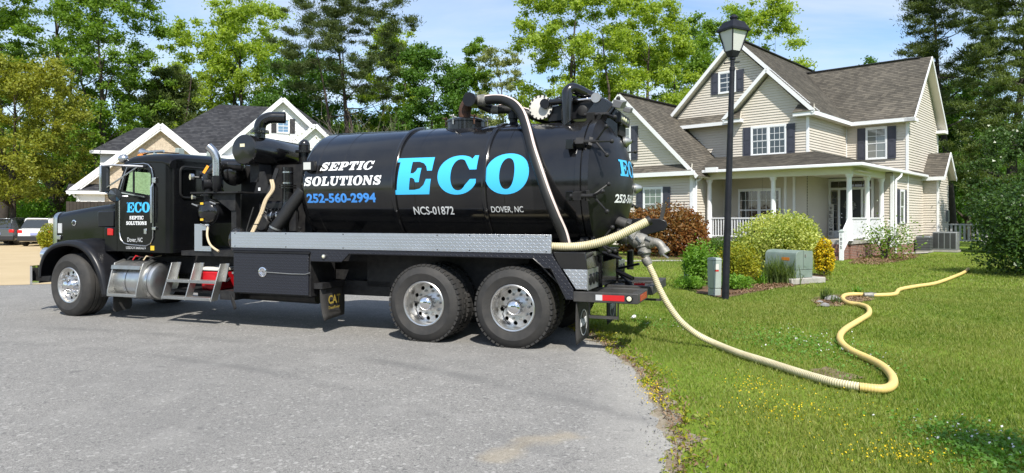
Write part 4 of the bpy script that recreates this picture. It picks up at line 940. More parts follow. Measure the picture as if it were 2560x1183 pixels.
for i in range(9):
    x, y, z = rs.uniform(-5.0, -4.0), rs.uniform(.62, 1.2), rs.uniform(1.2, 2.3)
    part(MB().tube(spline([(x, y, z), (x+rs.uniform(-.2, .2), y-.05, z+rs.uniform(-.2, .2)), (x+rs.uniform(-.4, .4), y+.05, z+rs.uniform(-.4, .3))], 5), .014, 6), 'pump_line', 'rubber_hose')
part(MB().box(-4.62, -4.58, .58, .585, 2.14, 2.19), 'sticker', 'white_vinyl')
# work lamp on the tank head
wlp = part(MB().box(-3.51, -3.30, .26, .33, 2.41, 2.56), 'work_lamp', 'black_satin', bevel=.01); part(MB().box(-3.49, -3.36, .254, .262, 2.43, 2.54), 'lens', 'lamp_glass', wlp); part(MB().box(-3.42, -3.38, .3, .42, 2.40, 2.46), 'lamp_bracket', 'black_satin', wlp)
# ---- tank top: front manway with rusty elbow, coupling and hose
mw = part(MB().lathe([(.30, -.12), (.30, .06), (.315, .065), (.315, .09), (.29, .105), (.18, .135), (.0, .145)], (-1.22, YC, 3.09), (0, 0, 1), 32), 'manway', 'black_paint', tank)
for a in range(0, 360, 60):
    c, s = math.cos(math.radians(a+15)), math.sin(math.radians(a+15)); q = Vector((-1.22+.32*c, YC+.32*s, 3.10))
    k = MB().cyl(q, q+Vector((0, 0, .12)), .013, n=6); k.cyl(q+Vector((-.05, -.02, .13)), q+Vector((.05, .02, .10)), .011, n=6); k.cyl(q+Vector((-.02, .05, .12)), q+Vector((.03, -.05, .13)), .011, n=6); part(k, 'wing_nut', 'rusty' if a % 120 else 'alu_dull', tank)
part(MB().tube(spline([(-1.25, YC, 3.22), (-1.25, YC, 3.33), (-1.225, YC, 3.41), (-1.16, YC-.01, 3.465), (-1.05, YC-.02, 3.475)], 5), .095, 18), 'rusty_elbow', 'rusty', tank)
cr = MB().lathe([(.105, 0), (.105, .012), (.10, .26)], (-1.09, YC-.20, 3.475), (0, 1, 0), 24); cr.tube(spline([(-1.05, YC+.05, 3.46), (-.95, YC+.10, 3.40), (-.85, YC+.12, 3.36)], 4), .07, 14); part(cr, 'pipe_cross', 'black_satin', tank)
part(MB().lathe([(.07, 0), (.085, .02), (.085, .06), (.075, .07), (.09, .075), (.09, .12), (.078, .13), (.078, .17)], (-1.03, YC-.03, 3.48), (1, -.02, -.03), 20), 'hose_coupling', 'cast_alu', tank)
part(MB().lathe([(.06, 0), (.07, .02), (.07, .12)], (-.86, YC+.12, 3.355), (1, .1, -.05), 16), 'hose_coupling', 'cast_alu', tank)
def ribbed(name, pts, r, m, parent, step=.022, dr=.006, n=16):
    P = resample(spline(pts, 10), step); return MB().tube(P, [r+(dr if i % 2 else 0) for i in range(len(P))], n).build(name, m, parent, ang=75), P
hp = [(-.88, YC-.04, 3.475), (-.72, YC-.06, 3.475), (-.55, YC-.10, 3.44), (-.36, YC-.20, 3.34), (-.17, YC-.40, 3.16), (.0, YC-.66, 2.90), (.14, YC-.87, 2.62), (.28, YC-1.0, 2.32), (.41, YC-1.06, 2.0), (.52, YC-1.05, 1.72), (.61, YC-1.0, 1.48), (.66, YC-.98, 1.28)]
ho, P = ribbed('top_hose', hp, .068, 'rubber_hose', tank)
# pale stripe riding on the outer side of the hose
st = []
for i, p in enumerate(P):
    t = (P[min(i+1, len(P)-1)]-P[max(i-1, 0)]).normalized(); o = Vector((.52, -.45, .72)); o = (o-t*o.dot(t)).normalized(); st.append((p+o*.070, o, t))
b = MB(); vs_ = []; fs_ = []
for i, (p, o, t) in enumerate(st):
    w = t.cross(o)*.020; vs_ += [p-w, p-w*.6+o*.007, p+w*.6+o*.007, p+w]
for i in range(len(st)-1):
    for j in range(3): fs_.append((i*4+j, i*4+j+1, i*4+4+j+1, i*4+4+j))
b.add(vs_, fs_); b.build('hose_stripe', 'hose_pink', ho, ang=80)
ho2, _ = ribbed('top_hose', [(-.75, YC+.13, 3.35), (-.55, YC+.15, 3.34), (-.3, YC+.22, 3.27), (-.05, YC+.34, 3.17), (.2, YC+.55, 3.0), (.4, YC+.8, 2.7)], .062, 'rubber_hose', tank)
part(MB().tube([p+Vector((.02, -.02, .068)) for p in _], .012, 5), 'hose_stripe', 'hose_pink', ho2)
vt = MB().lathe([(.11, 0), (.075, .03), (.06, .05), (.06, .10), (.085, .105), (.085, .19), (.06, .20), (.05, .24)], (-.45, YC, 3.07), (0, 0, 1), 16); part(vt, 'vent_valve', 'black_satin', tank)
part(MB().box(-.72, -.62, YC-.02, YC+.1, 3.06, 3.10), 'top_cleat', 'black_paint', tank)
# ---- tank top: rear door hydraulics
part(MB().lathe([(.15, 0), (.15, .5)], (.02, YC-.12, 3.30), (0, 1, 0), 28), 'pivot_drum', 'black_satin', tank)
wd = part(MB().lathe([(.175, 0), (.175, .02)], (.02, YC-.13, 3.30), (0, -1, 0), 32), 'cover_plate', 'white_plastic', tank)
bo = MB()
for k in range(16): bo.lathe([(.013, 0), (.013, .014)], (.02+.165*math.cos(k*PI/8), YC-.15, 3.30+.165*math.sin(k*PI/8)), (0, -1, 0), 6)
part(bo, 'cover_bolts', 'black_metal', wd)
part(MB().prism([(.12, 3.09), (.80, 3.12), (.86, 3.22), (.86, 3.34), (.62, 3.40), (.18, 3.30), (.10, 3.20)], 'y', YC-.10, YC+.28), 'lift_frame', 'black_satin', tank, bevel=.01)
part(MB().lathe([(.045, 0), (.045, .42)], (.16, YC-.16, 3.36), (1, 0, .03), 14), 'lift_ram', 'black_paint', tank); part(MB().cyl((.55, YC-.16, 3.372), (.82, YC-.16, 3.38), .018, n=10), 'ram_rod', 'chrome', tank)
part(MB().box(.36, .46, YC-.212, YC-.206, 3.345, 3.385), 'sticker', 'white_vinyl', tank)
part(MB().lathe([(.07, 0), (.07, .06)], (.84, YC-.12, 3.385), (0, -1, 0), 16), 'ram_pin', 'alu_dull', tank); part(MB().lathe([(.07, 0), (.07, .12)], (.10, YC-.10, 3.34), (0, -1, 0), 16), 'ram_pin', 'black_satin', tank)
part(MB().lathe([(.075, 0), (.075, .05), (.05, .06)], (.64, YC-.10, 3.22), (0, -1, 0), 16), 'pivot_boss', 'black_metal', tank)
part(MB().prism([(.84, 3.42), (.93, 3.36), (1.10, 3.24), (1.14, 3.18), (1.14, 2.72), (1.05, 2.86), (.95, 2.99), (.82, 3.06), (.70, 3.10), (.70, 3.18), (.80, 3.30)], 'y', YC-.15, YC-.12), 'hinge_plate', 'black_paint', tank)
part(MB().prism([(.84, 3.42), (.93, 3.36), (1.10, 3.24), (1.14, 3.18), (1.14, 2.72), (1.05, 2.86), (.95, 2.99), (.82, 3.06), (.70, 3.10), (.70, 3.18), (.80, 3.30)], 'y', YC+.28, YC+.31), 'hinge_plate', 'black_paint', tank)
part(MB().lathe([(.11, 0), (.11, .40)], (.93, YC-.13, 3.22), (0, 1, 0), 18), 'hinge_tube', 'black_satin', tank)
part(MB().tube(spline([(.46, YC-.30, 2.98), (.46, YC-.30, 3.36), (.465, YC-.29, 3.47), (.52, YC-.24, 3.525), (.60, YC-.15, 3.50), (.75, YC+.0, 3.42), (.95, YC+.2, 3.30)], 5), .078, 18), 'overflow_pipe', 'black_paint', tank)
part(MB().cyl((.58, YC+.2, 3.40), (.58, YC+.2, 3.58), .045, n=12), 'top_lug', 'black_satin', tank); part(MB().cyl((.72, YC+.25, 3.35), (.76, YC+.25, 3.50), .03, n=8), 'top_lug', 'black_satin', tank)
part(MB().prism([(.44, 2.98), (.56, 3.06), (.50, 3.02)], 'y', YC-.40, YC-.20), 'pipe_collar', 'black_satin', tank)
for k in range(4): part(MB().tube(spline([(.2+.1*k, YC-.05, 3.36), (.25+.1*k, YC-.1, 3.43), (.36+.08*k, YC, 3.44), (.45+.06*k, YC+.1, 3.36)], 4), .013, 6), 'hydraulic_line', 'rubber_hose', tank)
part(MB().box(.60, .95, YC-.0, YC+.35, 3.28, 3.36), 'pump_block', 'black_satin', tank)
lb = part(MB().box(1.12, 1.20, YC-.20, YC+.45, 3.02, 3.16), 'light_bar', 'black_satin', tank, bevel=.01)
for k in range(4): part(MB().lathe([(.032, 0), (.02, .012)], (1.20, YC-.12+.14*k, 3.09), (1, 0, 0), 12), 'lens', 'gauge_face', lb)
part(MB().hexa([(1.10, YC-.32, 3.22), (1.22, YC-.38, 3.18), (1.26, YC-.24, 3.20), (1.14, YC-.18, 3.24)], [(1.12, YC-.32, 3.32), (1.26, YC-.38, 3.27), (1.30, YC-.24, 3.30), (1.16, YC-.18, 3.34)]), 'work_lamp', 'lamp_housing', tank, bevel=.008)
part(MB().hexa([(1.16, YC+.12, 3.22), (1.26, YC+.10, 3.18), (1.28, YC+.20, 3.20), (1.18, YC+.22, 3.24)], [(1.18, YC+.12, 3.28), (1.28, YC+.10, 3.25), (1.30, YC+.20, 3.27), (1.20, YC+.22, 3.3)]), 'work_lamp', 'lamp_housing', tank, bevel=.008)
part(MB().box(1.12, 1.16, YC-.1, YC+.35, 2.86, 3.02), 'lamp_bracket', 'dark_void', tank)
# ---- swing bolts round the rear door
def clamp(a):
    c, s = math.cos(a), math.sin(a); n_ = Vector((0, -c, s)); tg = Vector((0, s, c)); p = Vector((.80, YC, ZC))+n_*(R+.02)
    b = MB(); b.bar(p+Vector((-.06, 0, 0))+n_*.05, p+Vector((.05, 0, 0))+n_*.05, .10, .10, n_); b.cyl(p+Vector((-.1, 0, 0))+n_*.07, p+Vector((.25, 0, 0))+n_*.07, .028, n=10); b.bar(p+Vector((.10, 0, 0))+n_*.0, p+Vector((.14, 0, 0))+n_*.08, .13, .05, n_)
    o = part(b, 'swing_bolt', 'black_metal', dome)
    h = p+Vector((.20, 0, 0))+n_*.07
    for k in range(3):
        d = (n_*math.cos(k*2.1+.4)+tg*math.sin(k*2.1+.4))*.21+Vector((.17, 0, 0)); hb = MB().tube([h, h+d*.93], [.017, .012], 8); hb.ball(h+d, .031, 10, 8); part(hb, 'bolt_handle', 'black_metal', dome)
for a in (32, -10, -52, 75, 148, 190, 228): clamp(math.radians(a))
for zz in (2.60, 1.92): part(MB().box(.62, .72, YC-R-.02, YC-R+.14, zz, zz+.13), 'bolt_lug', 'black_paint', tank, bevel=.006)
for v, u in ((.62, .12), (-.04, .30)):
    p = on_dome(u, v); b = MB().lathe([(.07, 0), (.075, .03), (.04, .10), (.02, .12)], p, (1, .2, .1), 16); part(b, 'sight_glass', 'alu_dull', dome)
# ---- rear body: light boxes, bumper frames, steps
part(MB().hexa([(.52, .03, 1.265), (.95, .03, 1.265), (.95, .60, 1.265), (.52, .60, 1.265)][::-1], [(.62, .03, 1.05), (.98, .03, 1.05), (.98, .60, 1.05), (.62, .60, 1.05)][::-1]), 'rear_box', 'black_paint', bevel=.008)
for y in (.03, 1.80):
    part(MB().prism([(.66, 1.05), (.97, 1.05), (.97, .80), (.83, .80)], 'y', y, y+.6), 'lamp_housing', 'plate_alu')
    pl = part(MB().box(.972, .985, y, y+.60, .79, 1.05), 'lamp_panel', 'alu_dull')
    for k in range(3): part(MB().lathe([(.072, 0), (.072, .012), (.06, .016), (.0, .022)], (.985, y+.12+.18*k, .92), (1, 0, 0), 20, True, False), 'tail_lamp', 'black_satin', pl)
part(MB().box(.96, 1.0, .60, 1.80, .78, 1.10), 'tail_beam', 'black_paint')
def frame(y0, y1, x1, nm):
    b = MB(); b.box(.80, x1, y0, y0+.09, .645, .772); b.box(.80, x1, y1-.09, y1, .645, .772); b.box(x1-.10, x1+.005, y0+.09, y1-.09, .647, .770); b.box(.80, .90, y0+.09, y1-.09, .647, .770); return part(b, nm, 'black_dusty', bevel=.008)
f_ = frame(.0, .70, 1.62, 'bumper_frame'); frame(1.74, 2.44, 1.62, 'bumper_frame')
part(MB().box(.90, 1.52, .40, .44, .69, .72), 'frame_bar', 'rusty', f_)
part(MB().box(1.09, 1.175, -.004, 0, .675, .745), 'reflector_white', 'grey_vinyl', f_); part(MB().box(1.175, 1.45, -.004, 0, .675, .745), 'reflector_red', 'red_lens', f_)
part(MB().lathe([(.045, 0), (.045, .006), (.034, .012)], (1.51, 0, .71), (0, -1, 0), 20), 'side_lamp', 'black_satin', f_); part(MB().lathe([(.030, .012), (.0, .018)], (1.51, 0, .71), (0, -1, 0), 16, True, False), 'lens', 'gauge_face', f_)
part(MB().box(1.622, 1.628, .12, .58, .67, .75), 'reflector_red', 'red_lens', f_)
b = MB(); b.box(.95, 1.62, 1.12, 1.22, .64, .76); b.box(1.52, 1.62, 1.22, 1.70, .64, .76); part(b, 'hitch_frame', 'black_dusty', bevel=.008)
part(MB().box(.95, 1.50, 1.24, 1.70, .72, .735), 'rear_grating', 'black_dusty'); part(MB().lathe([(.05, 0), (.055, .06), (.04, .07)], (1.25, 1.3, .74), (0, 0, 1), 14), 'grommet', 'black_satin'); part(MB().bar((1.32, 1.35, .76), (1.47, 1.38, .76), .05, .04), 'rag', 'red_lens')
st_ = MB(); st_.box(.98, 1.34, .12, .17, .43, .465); st_.box(.97, .985, .13, .16, .43, .65); st_.box(1.335, 1.35, .13, .16, .43, .65); part(st_, 'rear_step', 'black_dusty')
st_ = MB(); st_.box(1.35, 1.62, 1.9, 1.95, .47, .50); st_.box(1.6, 1.615, 1.9, 1.93, .47, .65); part(st_, 'rear_step', 'black_dusty')
part(MB().prism([(.62, 1.2), (1.02, 1.2), (1.02, .77), (.75, .77)], 'y', .66, .70), 'tail_gusset', 'black_paint'); part(MB().prism([(.62, 1.2), (1.02, 1.2), (1.02, .77), (.75, .77)], 'y', 1.74, 1.78), 'tail_gusset', 'black_paint')
# ---- discharge valve and fittings
part(MB().lathe([(.12, 0), (.12, .02), (.085, .025), (.085, .26)], (1.02, 1.05, 1.54), (1, -.12, -.18), 20), 'outlet_pipe', 'black_dusty')
part(MB().lathe([(.07, 0), (.075, .02), (.075, .16), (.06, .17)], (1.15, .92, 1.66), (1, -.1, -.35), 18), 'fill_pipe', 'black_dusty')
vb = MB().lathe([(.15, 0), (.16, .03), (.16, .07), (.15, .10)], (1.18, 1.03, 1.50), (1, -.12, -.18), 24); vb.bar((1.24, .99, 1.49), (1.34, .91, 1.66), .13, .07, (1, 0, 0)); part(vb, 'gate_valve', 'black_dusty', bevel=.01)
part(MB().lathe([(.115, 0), (.118, .02), (.118, .06), (.10, .065), (.10, .10), (.12, .105), (.12, .15), (.105, .155)], (1.28, 1.01, 1.47), (1, -.15, -.3), 20), 'cam_coupling', 'cast_alu')
part(MB().lathe([(.085, -.09), (.105, -.07), (.112, 0), (.105, .07), (.085, .09)], (1.475, .97, 1.385), (1, -.1, -.25), 18), 'tee_body', 'cast_alu')
part(MB().lathe([(.09, 0), (.098, .02), (.098, .07), (.08, .08), (.08, .12), (.092, .125), (.092, .17)], (1.50, .965, 1.38), (.22, -.08, -1), 18), 'tee_outlet', 'cast_alu')
part(MB().lathe([(.065, 0), (.082, .02), (.082, .07), (.068, .075), (.068, .11)], (1.55, .95, 1.365), (1, -.12, .05), 18), 'tee_branch', 'cast_alu')
part(MB().tube(spline([(1.64, .94, 1.37), (1.70, .93, 1.37), (1.755, .92, 1.335), (1.795, .915, 1.27)], 4), .058, 14), 'side_elbow', 'cast_alu'); part(MB().lathe([(.07, 0), (.075, .01), (.075, .07)], (1.785, .915, 1.285), (.55, -.1, -.83), 16), 'elbow_cap', 'cast_alu')
for p, q in (((1.32, .88, 1.50), (1.40, .86, 1.41)), ((1.44, .86, 1.45), (1.51, .85, 1.37)), ((1.56, .86, 1.44), (1.63, .86, 1.40)), ((1.80, .84, 1.22), (1.87, .84, 1.17)), ((1.48, .86, 1.27), (1.56, .84, 1.23)), ((1.53, 1.02, 1.25), (1.60, 1.03, 1.20))): part(MB().bar(p, q, .03, .018), 'cam_lever', 'alu_dull')
part(MB().prism([(1.10, 1.62), (1.14, 1.69), (1.70, 1.69), (1.78, 1.66), (1.80, 1.59), (1.77, 1.53), (1.70, 1.51), (1.32, 1.41)], 'y', 1.25, 1.29), 'hose_hanger', 'black_satin', bevel=.01)
part(MB().bar((1.71, 1.27, 1.66), (1.76, 1.27, 1.90), .03, .05), 'hanger_stake', 'black_dusty')
for (p, q, r) in (((1.02, .70, 1.24), (1.28, .66, 1.16), .022), ((1.10, 1.3, .98), (1.42, 1.2, 1.06), .018), ((1.10, 1.25, .95), (1.35, 1.1, .86), .032), ((1.10, 1.3, .92), (1.35, 1.25, .72), .018)): part(MB().tube([p, q], r, 8), 'valve_lever', 'black_satin')
part(MB().tube([(1.22, 1.6, 1.22), (1.22, 1.6, .95)], .05, 8), 'valve_post', 'black_satin'); part(MB().lathe([(.05, 0), (.06, .03), (.06, .10)], (1.25, 1.25, 1.32), (1, .1, -.1), 14), 'drain_cock', 'rusty')
# ---- things carried on the truck
th = TR.matrix_basis.copy()
def on_truck(o): o.location = (.02, 8.88, 0); o.rotation_euler = (0, 0, math.radians(-20.5)); return o
ck = on_truck(thing('cooler', (0, 0, 0), 0, 'red cooler with a white lid on the shelf behind the truck ladder', 'cooler'))
MB().hexa([(-5.56, .34, .532), (-5.16, .34, .532), (-5.16, .68, .532), (-5.56, .68, .532)], [(-5.60, .31, .84), (-5.12, .31, .84), (-5.12, .71, .84), (-5.60, .71, .84)]).build('body', 'red_plastic', ck, bevel=.03)
MB().box(-5.61, -5.11, .30, .72, .842, .895).build('lid', 'white_plastic', ck, bevel=.015)
MB().tube(spline([(-5.12, .50, .72), (-5.09, .36, .68), (-5.09, .28, .80), (-5.12, .30, .86)], 4), .016, 8).build('handle', 'white_plastic', ck)
MB().lathe([(.14, 0), (.10, .004)], (-5.36, .318, .68), (0, -1, 0), 20).build('side_boss', 'red_plastic', ck)
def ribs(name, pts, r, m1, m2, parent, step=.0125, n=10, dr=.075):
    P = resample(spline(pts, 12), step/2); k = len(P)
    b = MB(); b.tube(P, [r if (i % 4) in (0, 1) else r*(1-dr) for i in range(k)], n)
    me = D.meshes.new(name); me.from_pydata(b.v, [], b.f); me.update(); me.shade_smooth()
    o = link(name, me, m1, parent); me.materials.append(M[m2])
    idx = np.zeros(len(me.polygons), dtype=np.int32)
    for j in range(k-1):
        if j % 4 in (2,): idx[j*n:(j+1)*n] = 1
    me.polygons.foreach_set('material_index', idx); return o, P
th_ = on_truck(thing('spare_hose', (0, 0, 0), 0, 'cream ribbed hose lying in the truck side tray with its end sticking out behind', 'hose'))
_, P = ribs('hose_wall', [(-1.0, .16, 1.33), (.2, .15, 1.33), (.75, .12, 1.33), (1.05, .12, 1.375), (1.30, .16, 1.46), (1.52, .22, 1.57), (1.70, .29, 1.665)], .056, 'hose_rib', 'hose_groove_shade', th_)
MB().lathe([(.061, -.02), (.063, .02)], (1.70, .29, 1.665), P[-1]-P[-3], 16, False, False).build('hose_ring', 'rubber_hose', th_)
MB().lathe([(.05, 0), (.05, .001)], (1.704, .292, 1.667), P[-1]-P[-3], 16).build('hose_bore', 'dark_void', th_)
# ---- long suction hose across the lawn
sh_ = thing('suction_hose', (0, 0, 0), 0, 'long cream and yellow ribbed suction hose snaking from the truck across the lawn', 'hose')
def g(u, v, z=.046):
    t = (1.7-z)*1707/(v-545); return ((u-1280)/1707*t, t, z)
rot = Matrix.Rotation(math.radians(-20.5), 4, 'Z'); tv = Matrix.Translation((.02, 8.88, 0)) @ rot
s0 = tv @ Vector((1.535, .955, 1.23)); s1 = tv @ Vector((1.565, .945, 1.12))
def at(u, v, Y): return ((u-1280)/1707*Y, Y, 1.7-(v-545)*Y/1707)
p1 = [s1]+[at(*q) for q in ((1634, 688, 9.18), (1650, 725, 9.15), (1673, 766, 9.12), (1703, 805, 9.10), (1742, 836, 9.08), (1792, 861, 8.90))]+[g(*p) for p in ((1850, 884), (1920, 906), (2000, 932), (2080, 955), (2150, 968))]
p2 = [g(*p) for p in ((2150, 968), (2205, 973), (2230, 964), (2232, 945), (2212, 920), (2178, 900), (2130, 878), (2105, 858), (2100, 840), (2115, 822), (2150, 800), (2172, 785), (2170, 770), (2150, 762), (2120, 757), (2107, 748), (2112, 739), (2135, 736), (2172, 738))]
p3 = [g(*p) for p in ((2172, 738), (2205, 738), (2238, 735), (2250, 724), (2290, 716), (2340, 708), (2390, 690), (2412, 680), (2421, 672))]
ribs('hose_wall', p1, .045, 'hose_rib', 'hose_groove_shade', sh_); ribs('hose_wall', p2, .045, 'hose_yellow', 'hose_yellow', sh_, dr=.05); ribs('hose_wall', p3, .045, 'hose_yellow', 'hose_yellow', sh_, dr=.05)
for p, d in ((s0, s1-s0), (s1, Vector((.12, -.03, -.2)))): MB().lathe([(.056, -.05), (.062, -.02), (.062, .02), (.054, .06)], p, d, 16).build('hose_clamp', 'cast_alu', sh_)
c = Vector(g(2174, 738)); MB().lathe([(.048, -.12), (.055, -.10), (.055, -.02), (.062, 0), (.062, .06), (.05, .08), (.05, .14)], c, (1, -.05, 0), 16).build('coupling', 'cast_alu', sh_)
# ================================================================== houses
def clip_poly(P, a, lo, hi):
    """clip 2d polygon to lo <= p[a] <= hi"""
    for sgn, lim in ((1, lo), (-1, -hi)):
        out = []
        for i in range(len(P)):
            p, q = P[i], P[(i+1) % len(P)]; dp, dq = sgn*p[a]-lim, sgn*q[a]-lim
            if dp >= 0: out.append(p)
            if (dp > 0) != (dq > 0) and dp != dq and not (dp == 0 or dq == 0):
                t = dp/(dp-dq); out.append((p[0]+(q[0]-p[0])*t, p[1]+(q[1]-p[1])*t))
        P = out
        if len(P) < 3: return []
    return P
def courses(name, poly, nrm, expo, lift, m, parent, kind='stuff'):
    """overlapping courses (lap siding or shingles) over a convex 3d polygon; nrm points outward"""
    n = Vector(nrm).normalized(); up = Vector((0, 0, 1)); up = (up-n*up.dot(n)).normalized(); h = up.cross(n)
    P3 = [Vector(p) for p in poly]; o = P3[0]
    P = [((p-o).dot(h), (p-o).dot(up)) for p in P3]
    b0, b1 = min(p[1] for p in P), max(p[1] for p in P); k = max(1, int(math.ceil((b1-b0)/expo)))
    vs = []; fs = []; uv = []
    for i in range(k):
        lo, hi = b0+i*expo, min(b0+(i+1)*expo, b1); Q = clip_poly(P, 1, lo, hi)
        if len(Q) < 3: continue
        base = len(vs)
        for a, b in Q:
            t = 1-(b-lo)/expo; vs.append(o+h*a+up*b+n*(lift*.15+lift*t))
        fs.append(tuple(range(base, base+len(Q)))); uv.append([(a, i+.5) for a, b in Q])
        bot = [q for q in Q if abs(q[1]-lo) < 1e-5]
        if len(bot) >= 2:
            a0, a1 = min(q[0] for q in bot), max(q[0] for q in bot); base = len(vs)
            for a, d in ((a0, 1.15), (a0, 0), (a1, 0), (a1, 1.15)): vs.append(o+h*a+up*lo+n*lift*d)
            fs.append((base, base+1, base+2, base+3)); uv.append([(a0, i+.5), (a0, i+.5), (a1, i+.5), (a1, i+.5)])
    me = D.meshes.new(name); me.from_pydata([tuple(v) for v in vs], [], fs); me.update()
    f0 = me.polygons[0]
    if f0.normal.dot(n) < 0: me.flip_normals()
    ul = me.uv_layers.new(name='UVMap')
    for p, U in zip(me.polygons, uv):
        for li in p.loop_indices: pass
    # uv written per corner by matching positions along h
    for p in me.polygons:
        for li in p.loop_indices:
            v = me.vertices[me.loops[li].vertex_index].co; ul.data[li].uv = ((v-o).dot(h), 0)
    for p, U in zip(me.polygons, uv):
        for li in p.loop_indices: ul.data[li].uv = (ul.data[li].uv[0], U[0][1])
    ob = link(name, me, m, parent); ob['kind'] = kind; return ob
def slab(poly, nrm, t, off=.0):
    n = Vector(nrm).normalized(); P = [Vector(p)-n*off for p in poly]; k = len(P); b = MB()
    return b.add(P+[p-n*t for p in P], [tuple(range(k)), tuple(range(k, 2*k))[::-1]]+[(i, k+i, k+(i+1) % k, (i+1) % k) for i in range(k)])
def roof(parent, poly, m='shingle_brown', soffit='soffit', expo=.15, lift=.016):
    P = [Vector(p) for p in poly]; n = (P[1]-P[0]).cross(P[2]-P[0]); n = n if n.z > 0 else -n; n.normalize()
    courses('roof_shingles', poly, n, expo, lift, m, parent); slab(poly, n, .10, .004).build('roof_deck', soffit, parent)
def trim(parent, p0, p1, w, t, name='trim', m='white_trim', up=(0, 0, 1)): return MB().bar(p0, p1, t, w, up).build(name, m, parent)
def xf(mb, fn):
    mb.v = [tuple(fn(*p)) for p in mb.v]; return mb
def window(parent, fn, x0, x1, z0, z1, gl='window_glass', cols=3, rows=2, units=1, shutters=True, sh='shutter', fw=.06, sw=.38, flip=False):
    """fn(s, d, z) -> point, d outward; two sashes with muntins per unit"""
    W = (x1-x0)/units; fr = MB()
    fr.box(x0-.07, x1+.07, .0, .05, z1, z1+.10); fr.box(x0-.07, x1+.07, 0, .06, z0-.07, z0); fr.box(x0-.07, x0, 0, .05, z0, z1); fr.box(x1, x1+.07, 0, .05, z0, z1)
    for u in range(1, units): fr.box(x0+W*u-.05, x0+W*u+.05, 0, .05, z0, z1)
    f = xf(fr, fn).build('window', 'white_trim', parent)
    for u in range(units):
        a0, a1 = x0+W*u+(.05 if u else 0), x0+W*(u+1)-(.05 if u < units-1 else 0); zm = (z0+z1)/2
        for q0, q1, d in ((z0, zm, .02), (zm, z1, .032)):
            xf(MB().box(a0, a1, d-.012, d-.004, q0, q1), fn).build('pane', gl, f)
            s = MB(); w = .028; s.box(a0, a1, d-.004, d+.008, q0, q0+w); s.box(a0, a1, d-.004, d+.008, q1-w, q1); s.box(a0, a0+w, d-.004, d+.008, q0+w, q1-w); s.box(a1-w, a1, d-.004, d+.008, q0+w, q1-w)
            for c in range(1, cols): xc = a0+(a1-a0)*c/cols; s.box(xc-.009, xc+.009, d-.004, d+.003, q0+w, q1-w)
            for r in range(1, rows): zc = q0+(q1-q0)*r/rows; s.box(a0+w, a1-w, d-.004, d+.002, zc-.009, zc+.009)
            xf(s, fn).build('sash', 'white_trim', f)
    if shutters:
        for a0 in (x0-.08-sw, x1+.08):
            s = MB().box(a0, a0+sw, .0, .032, z0-.06, z1+.08)
            for q0, q1 in ((z0+.02, (z0+z1)/2-.03), ((z0+z1)/2+.05, z1+.0)):
                s.box(a0+.06, a0+sw-.06, .032, .036, q0, q1); s.box(a0+.09, a0+sw-.09, .036, .048, q0+.04, q1-.04)
            xf(s, fn).build('shutter', sh, parent)
    return f
HA = math.radians(-43)
HO = thing('main_house', (13.83, 28, 0), HA, 'beige two-storey house with brown roof, gables and a white porch on the right', 'house')
frontY = lambda y: (lambda s, d, z: Vector((s, y-d, z)))
rightX = lambda x: (lambda s, d, z: Vector((x+d, s, z)))
def wallF(y, pts, m='siding', parent=None, expo=.125): return courses('siding', [(p[0], y, p[1]) for p in pts], (0, -1, 0), expo, .030, m, parent or HO)
def wallR(x, pts, m='siding', parent=None, expo=.125): return courses('siding', [(x, p[0], p[1]) for p in pts], (1, 0, 0), expo, .030, m, parent or HO)
# ---- solid cores so that nothing shows through
MB().prism([(-14.1, .3), (-6.5, .3), (-6.5, 3.75), (-10.3, 7.55), (-14.1, 3.75)], 'y', -1.06, 9).build('garage_core', 'porch_dark', HO)
MB().prism([(-9.9, .3), (-2.42, .3), (-2.42, 6.4), (-6.07, 10.1), (-9.9, 6.4)], 'y', 2.75, 14).build('house_core', 'porch_dark', HO)
MB().prism([(-5.95, 4.2), (-2.42, 4.2), (-2.42, 6.4), (-4.18, 8.2), (-5.95, 6.4)], 'y', 2.14, 2.9).build('gable_core', 'porch_dark', HO)
MB().prism([(7.45, .3), (14.1, .3), (14.1, 6.4), (10.75, 9.6), (7.45, 6.4)], 'x', -5, .36).build('wing_core', 'porch_dark', HO)
# ---- garage wing
wallF(-1.1, [(-14.15, .35), (-6.45, .35), (-6.45, 3.85), (-10.3, 7.7), (-14.15, 3.85)])
wallR(-6.45, [(-1.1, .35), (2.2, .35), (2.2, 3.85), (-1.1, 3.85)])
ry, rz = -1.42, 7.86
roof(HO, [(-6.05, ry, 3.62), (-6.05, 4.9, 3.62), (-10.3, 4.9, rz), (-10.3, ry, rz)]); roof(HO, [(-14.55, 8, 3.62), (-14.55, ry, 3.62), (-10.3, ry, rz), (-10.3, 8, rz)])
trim(HO, (-6.05, ry-.02, 3.56), (-10.3, ry-.02, rz-.06), .17, .03, 'rake_board', up=(1, 0, 1)); trim(HO, (-14.55, ry-.02, 3.56), (-10.3, ry-.02, rz-.06), .17, .03, 'rake_board', up=(-1, 0, 1))
roof(HO, [(-14.2, -1.50, 3.86), (-6.32, -1.50, 3.86), (-6.5, -1.08, 4.26), (-14.1, -1.08, 4.26)])
MB().box(-14.3, -6.12, -1.56, -1.50, 3.66, 3.86).build('fascia', 'white_trim', HO); MB().box(-14.3, -6.3, -1.50, -1.1, 3.66, 3.70).build('soffit_board', 'soffit', HO)
for a, b in (((-6.56, -6.43), (-1.135, -1.08)), ): MB().box(-6.58, -6.42, -1.14, -1.06, .35, 3.66).build('corner_board', 'white_trim', HO)
MB().box(-6.47, -6.41, -1.08, -.96, .35, 3.70).build('corner_board', 'white_trim', HO)
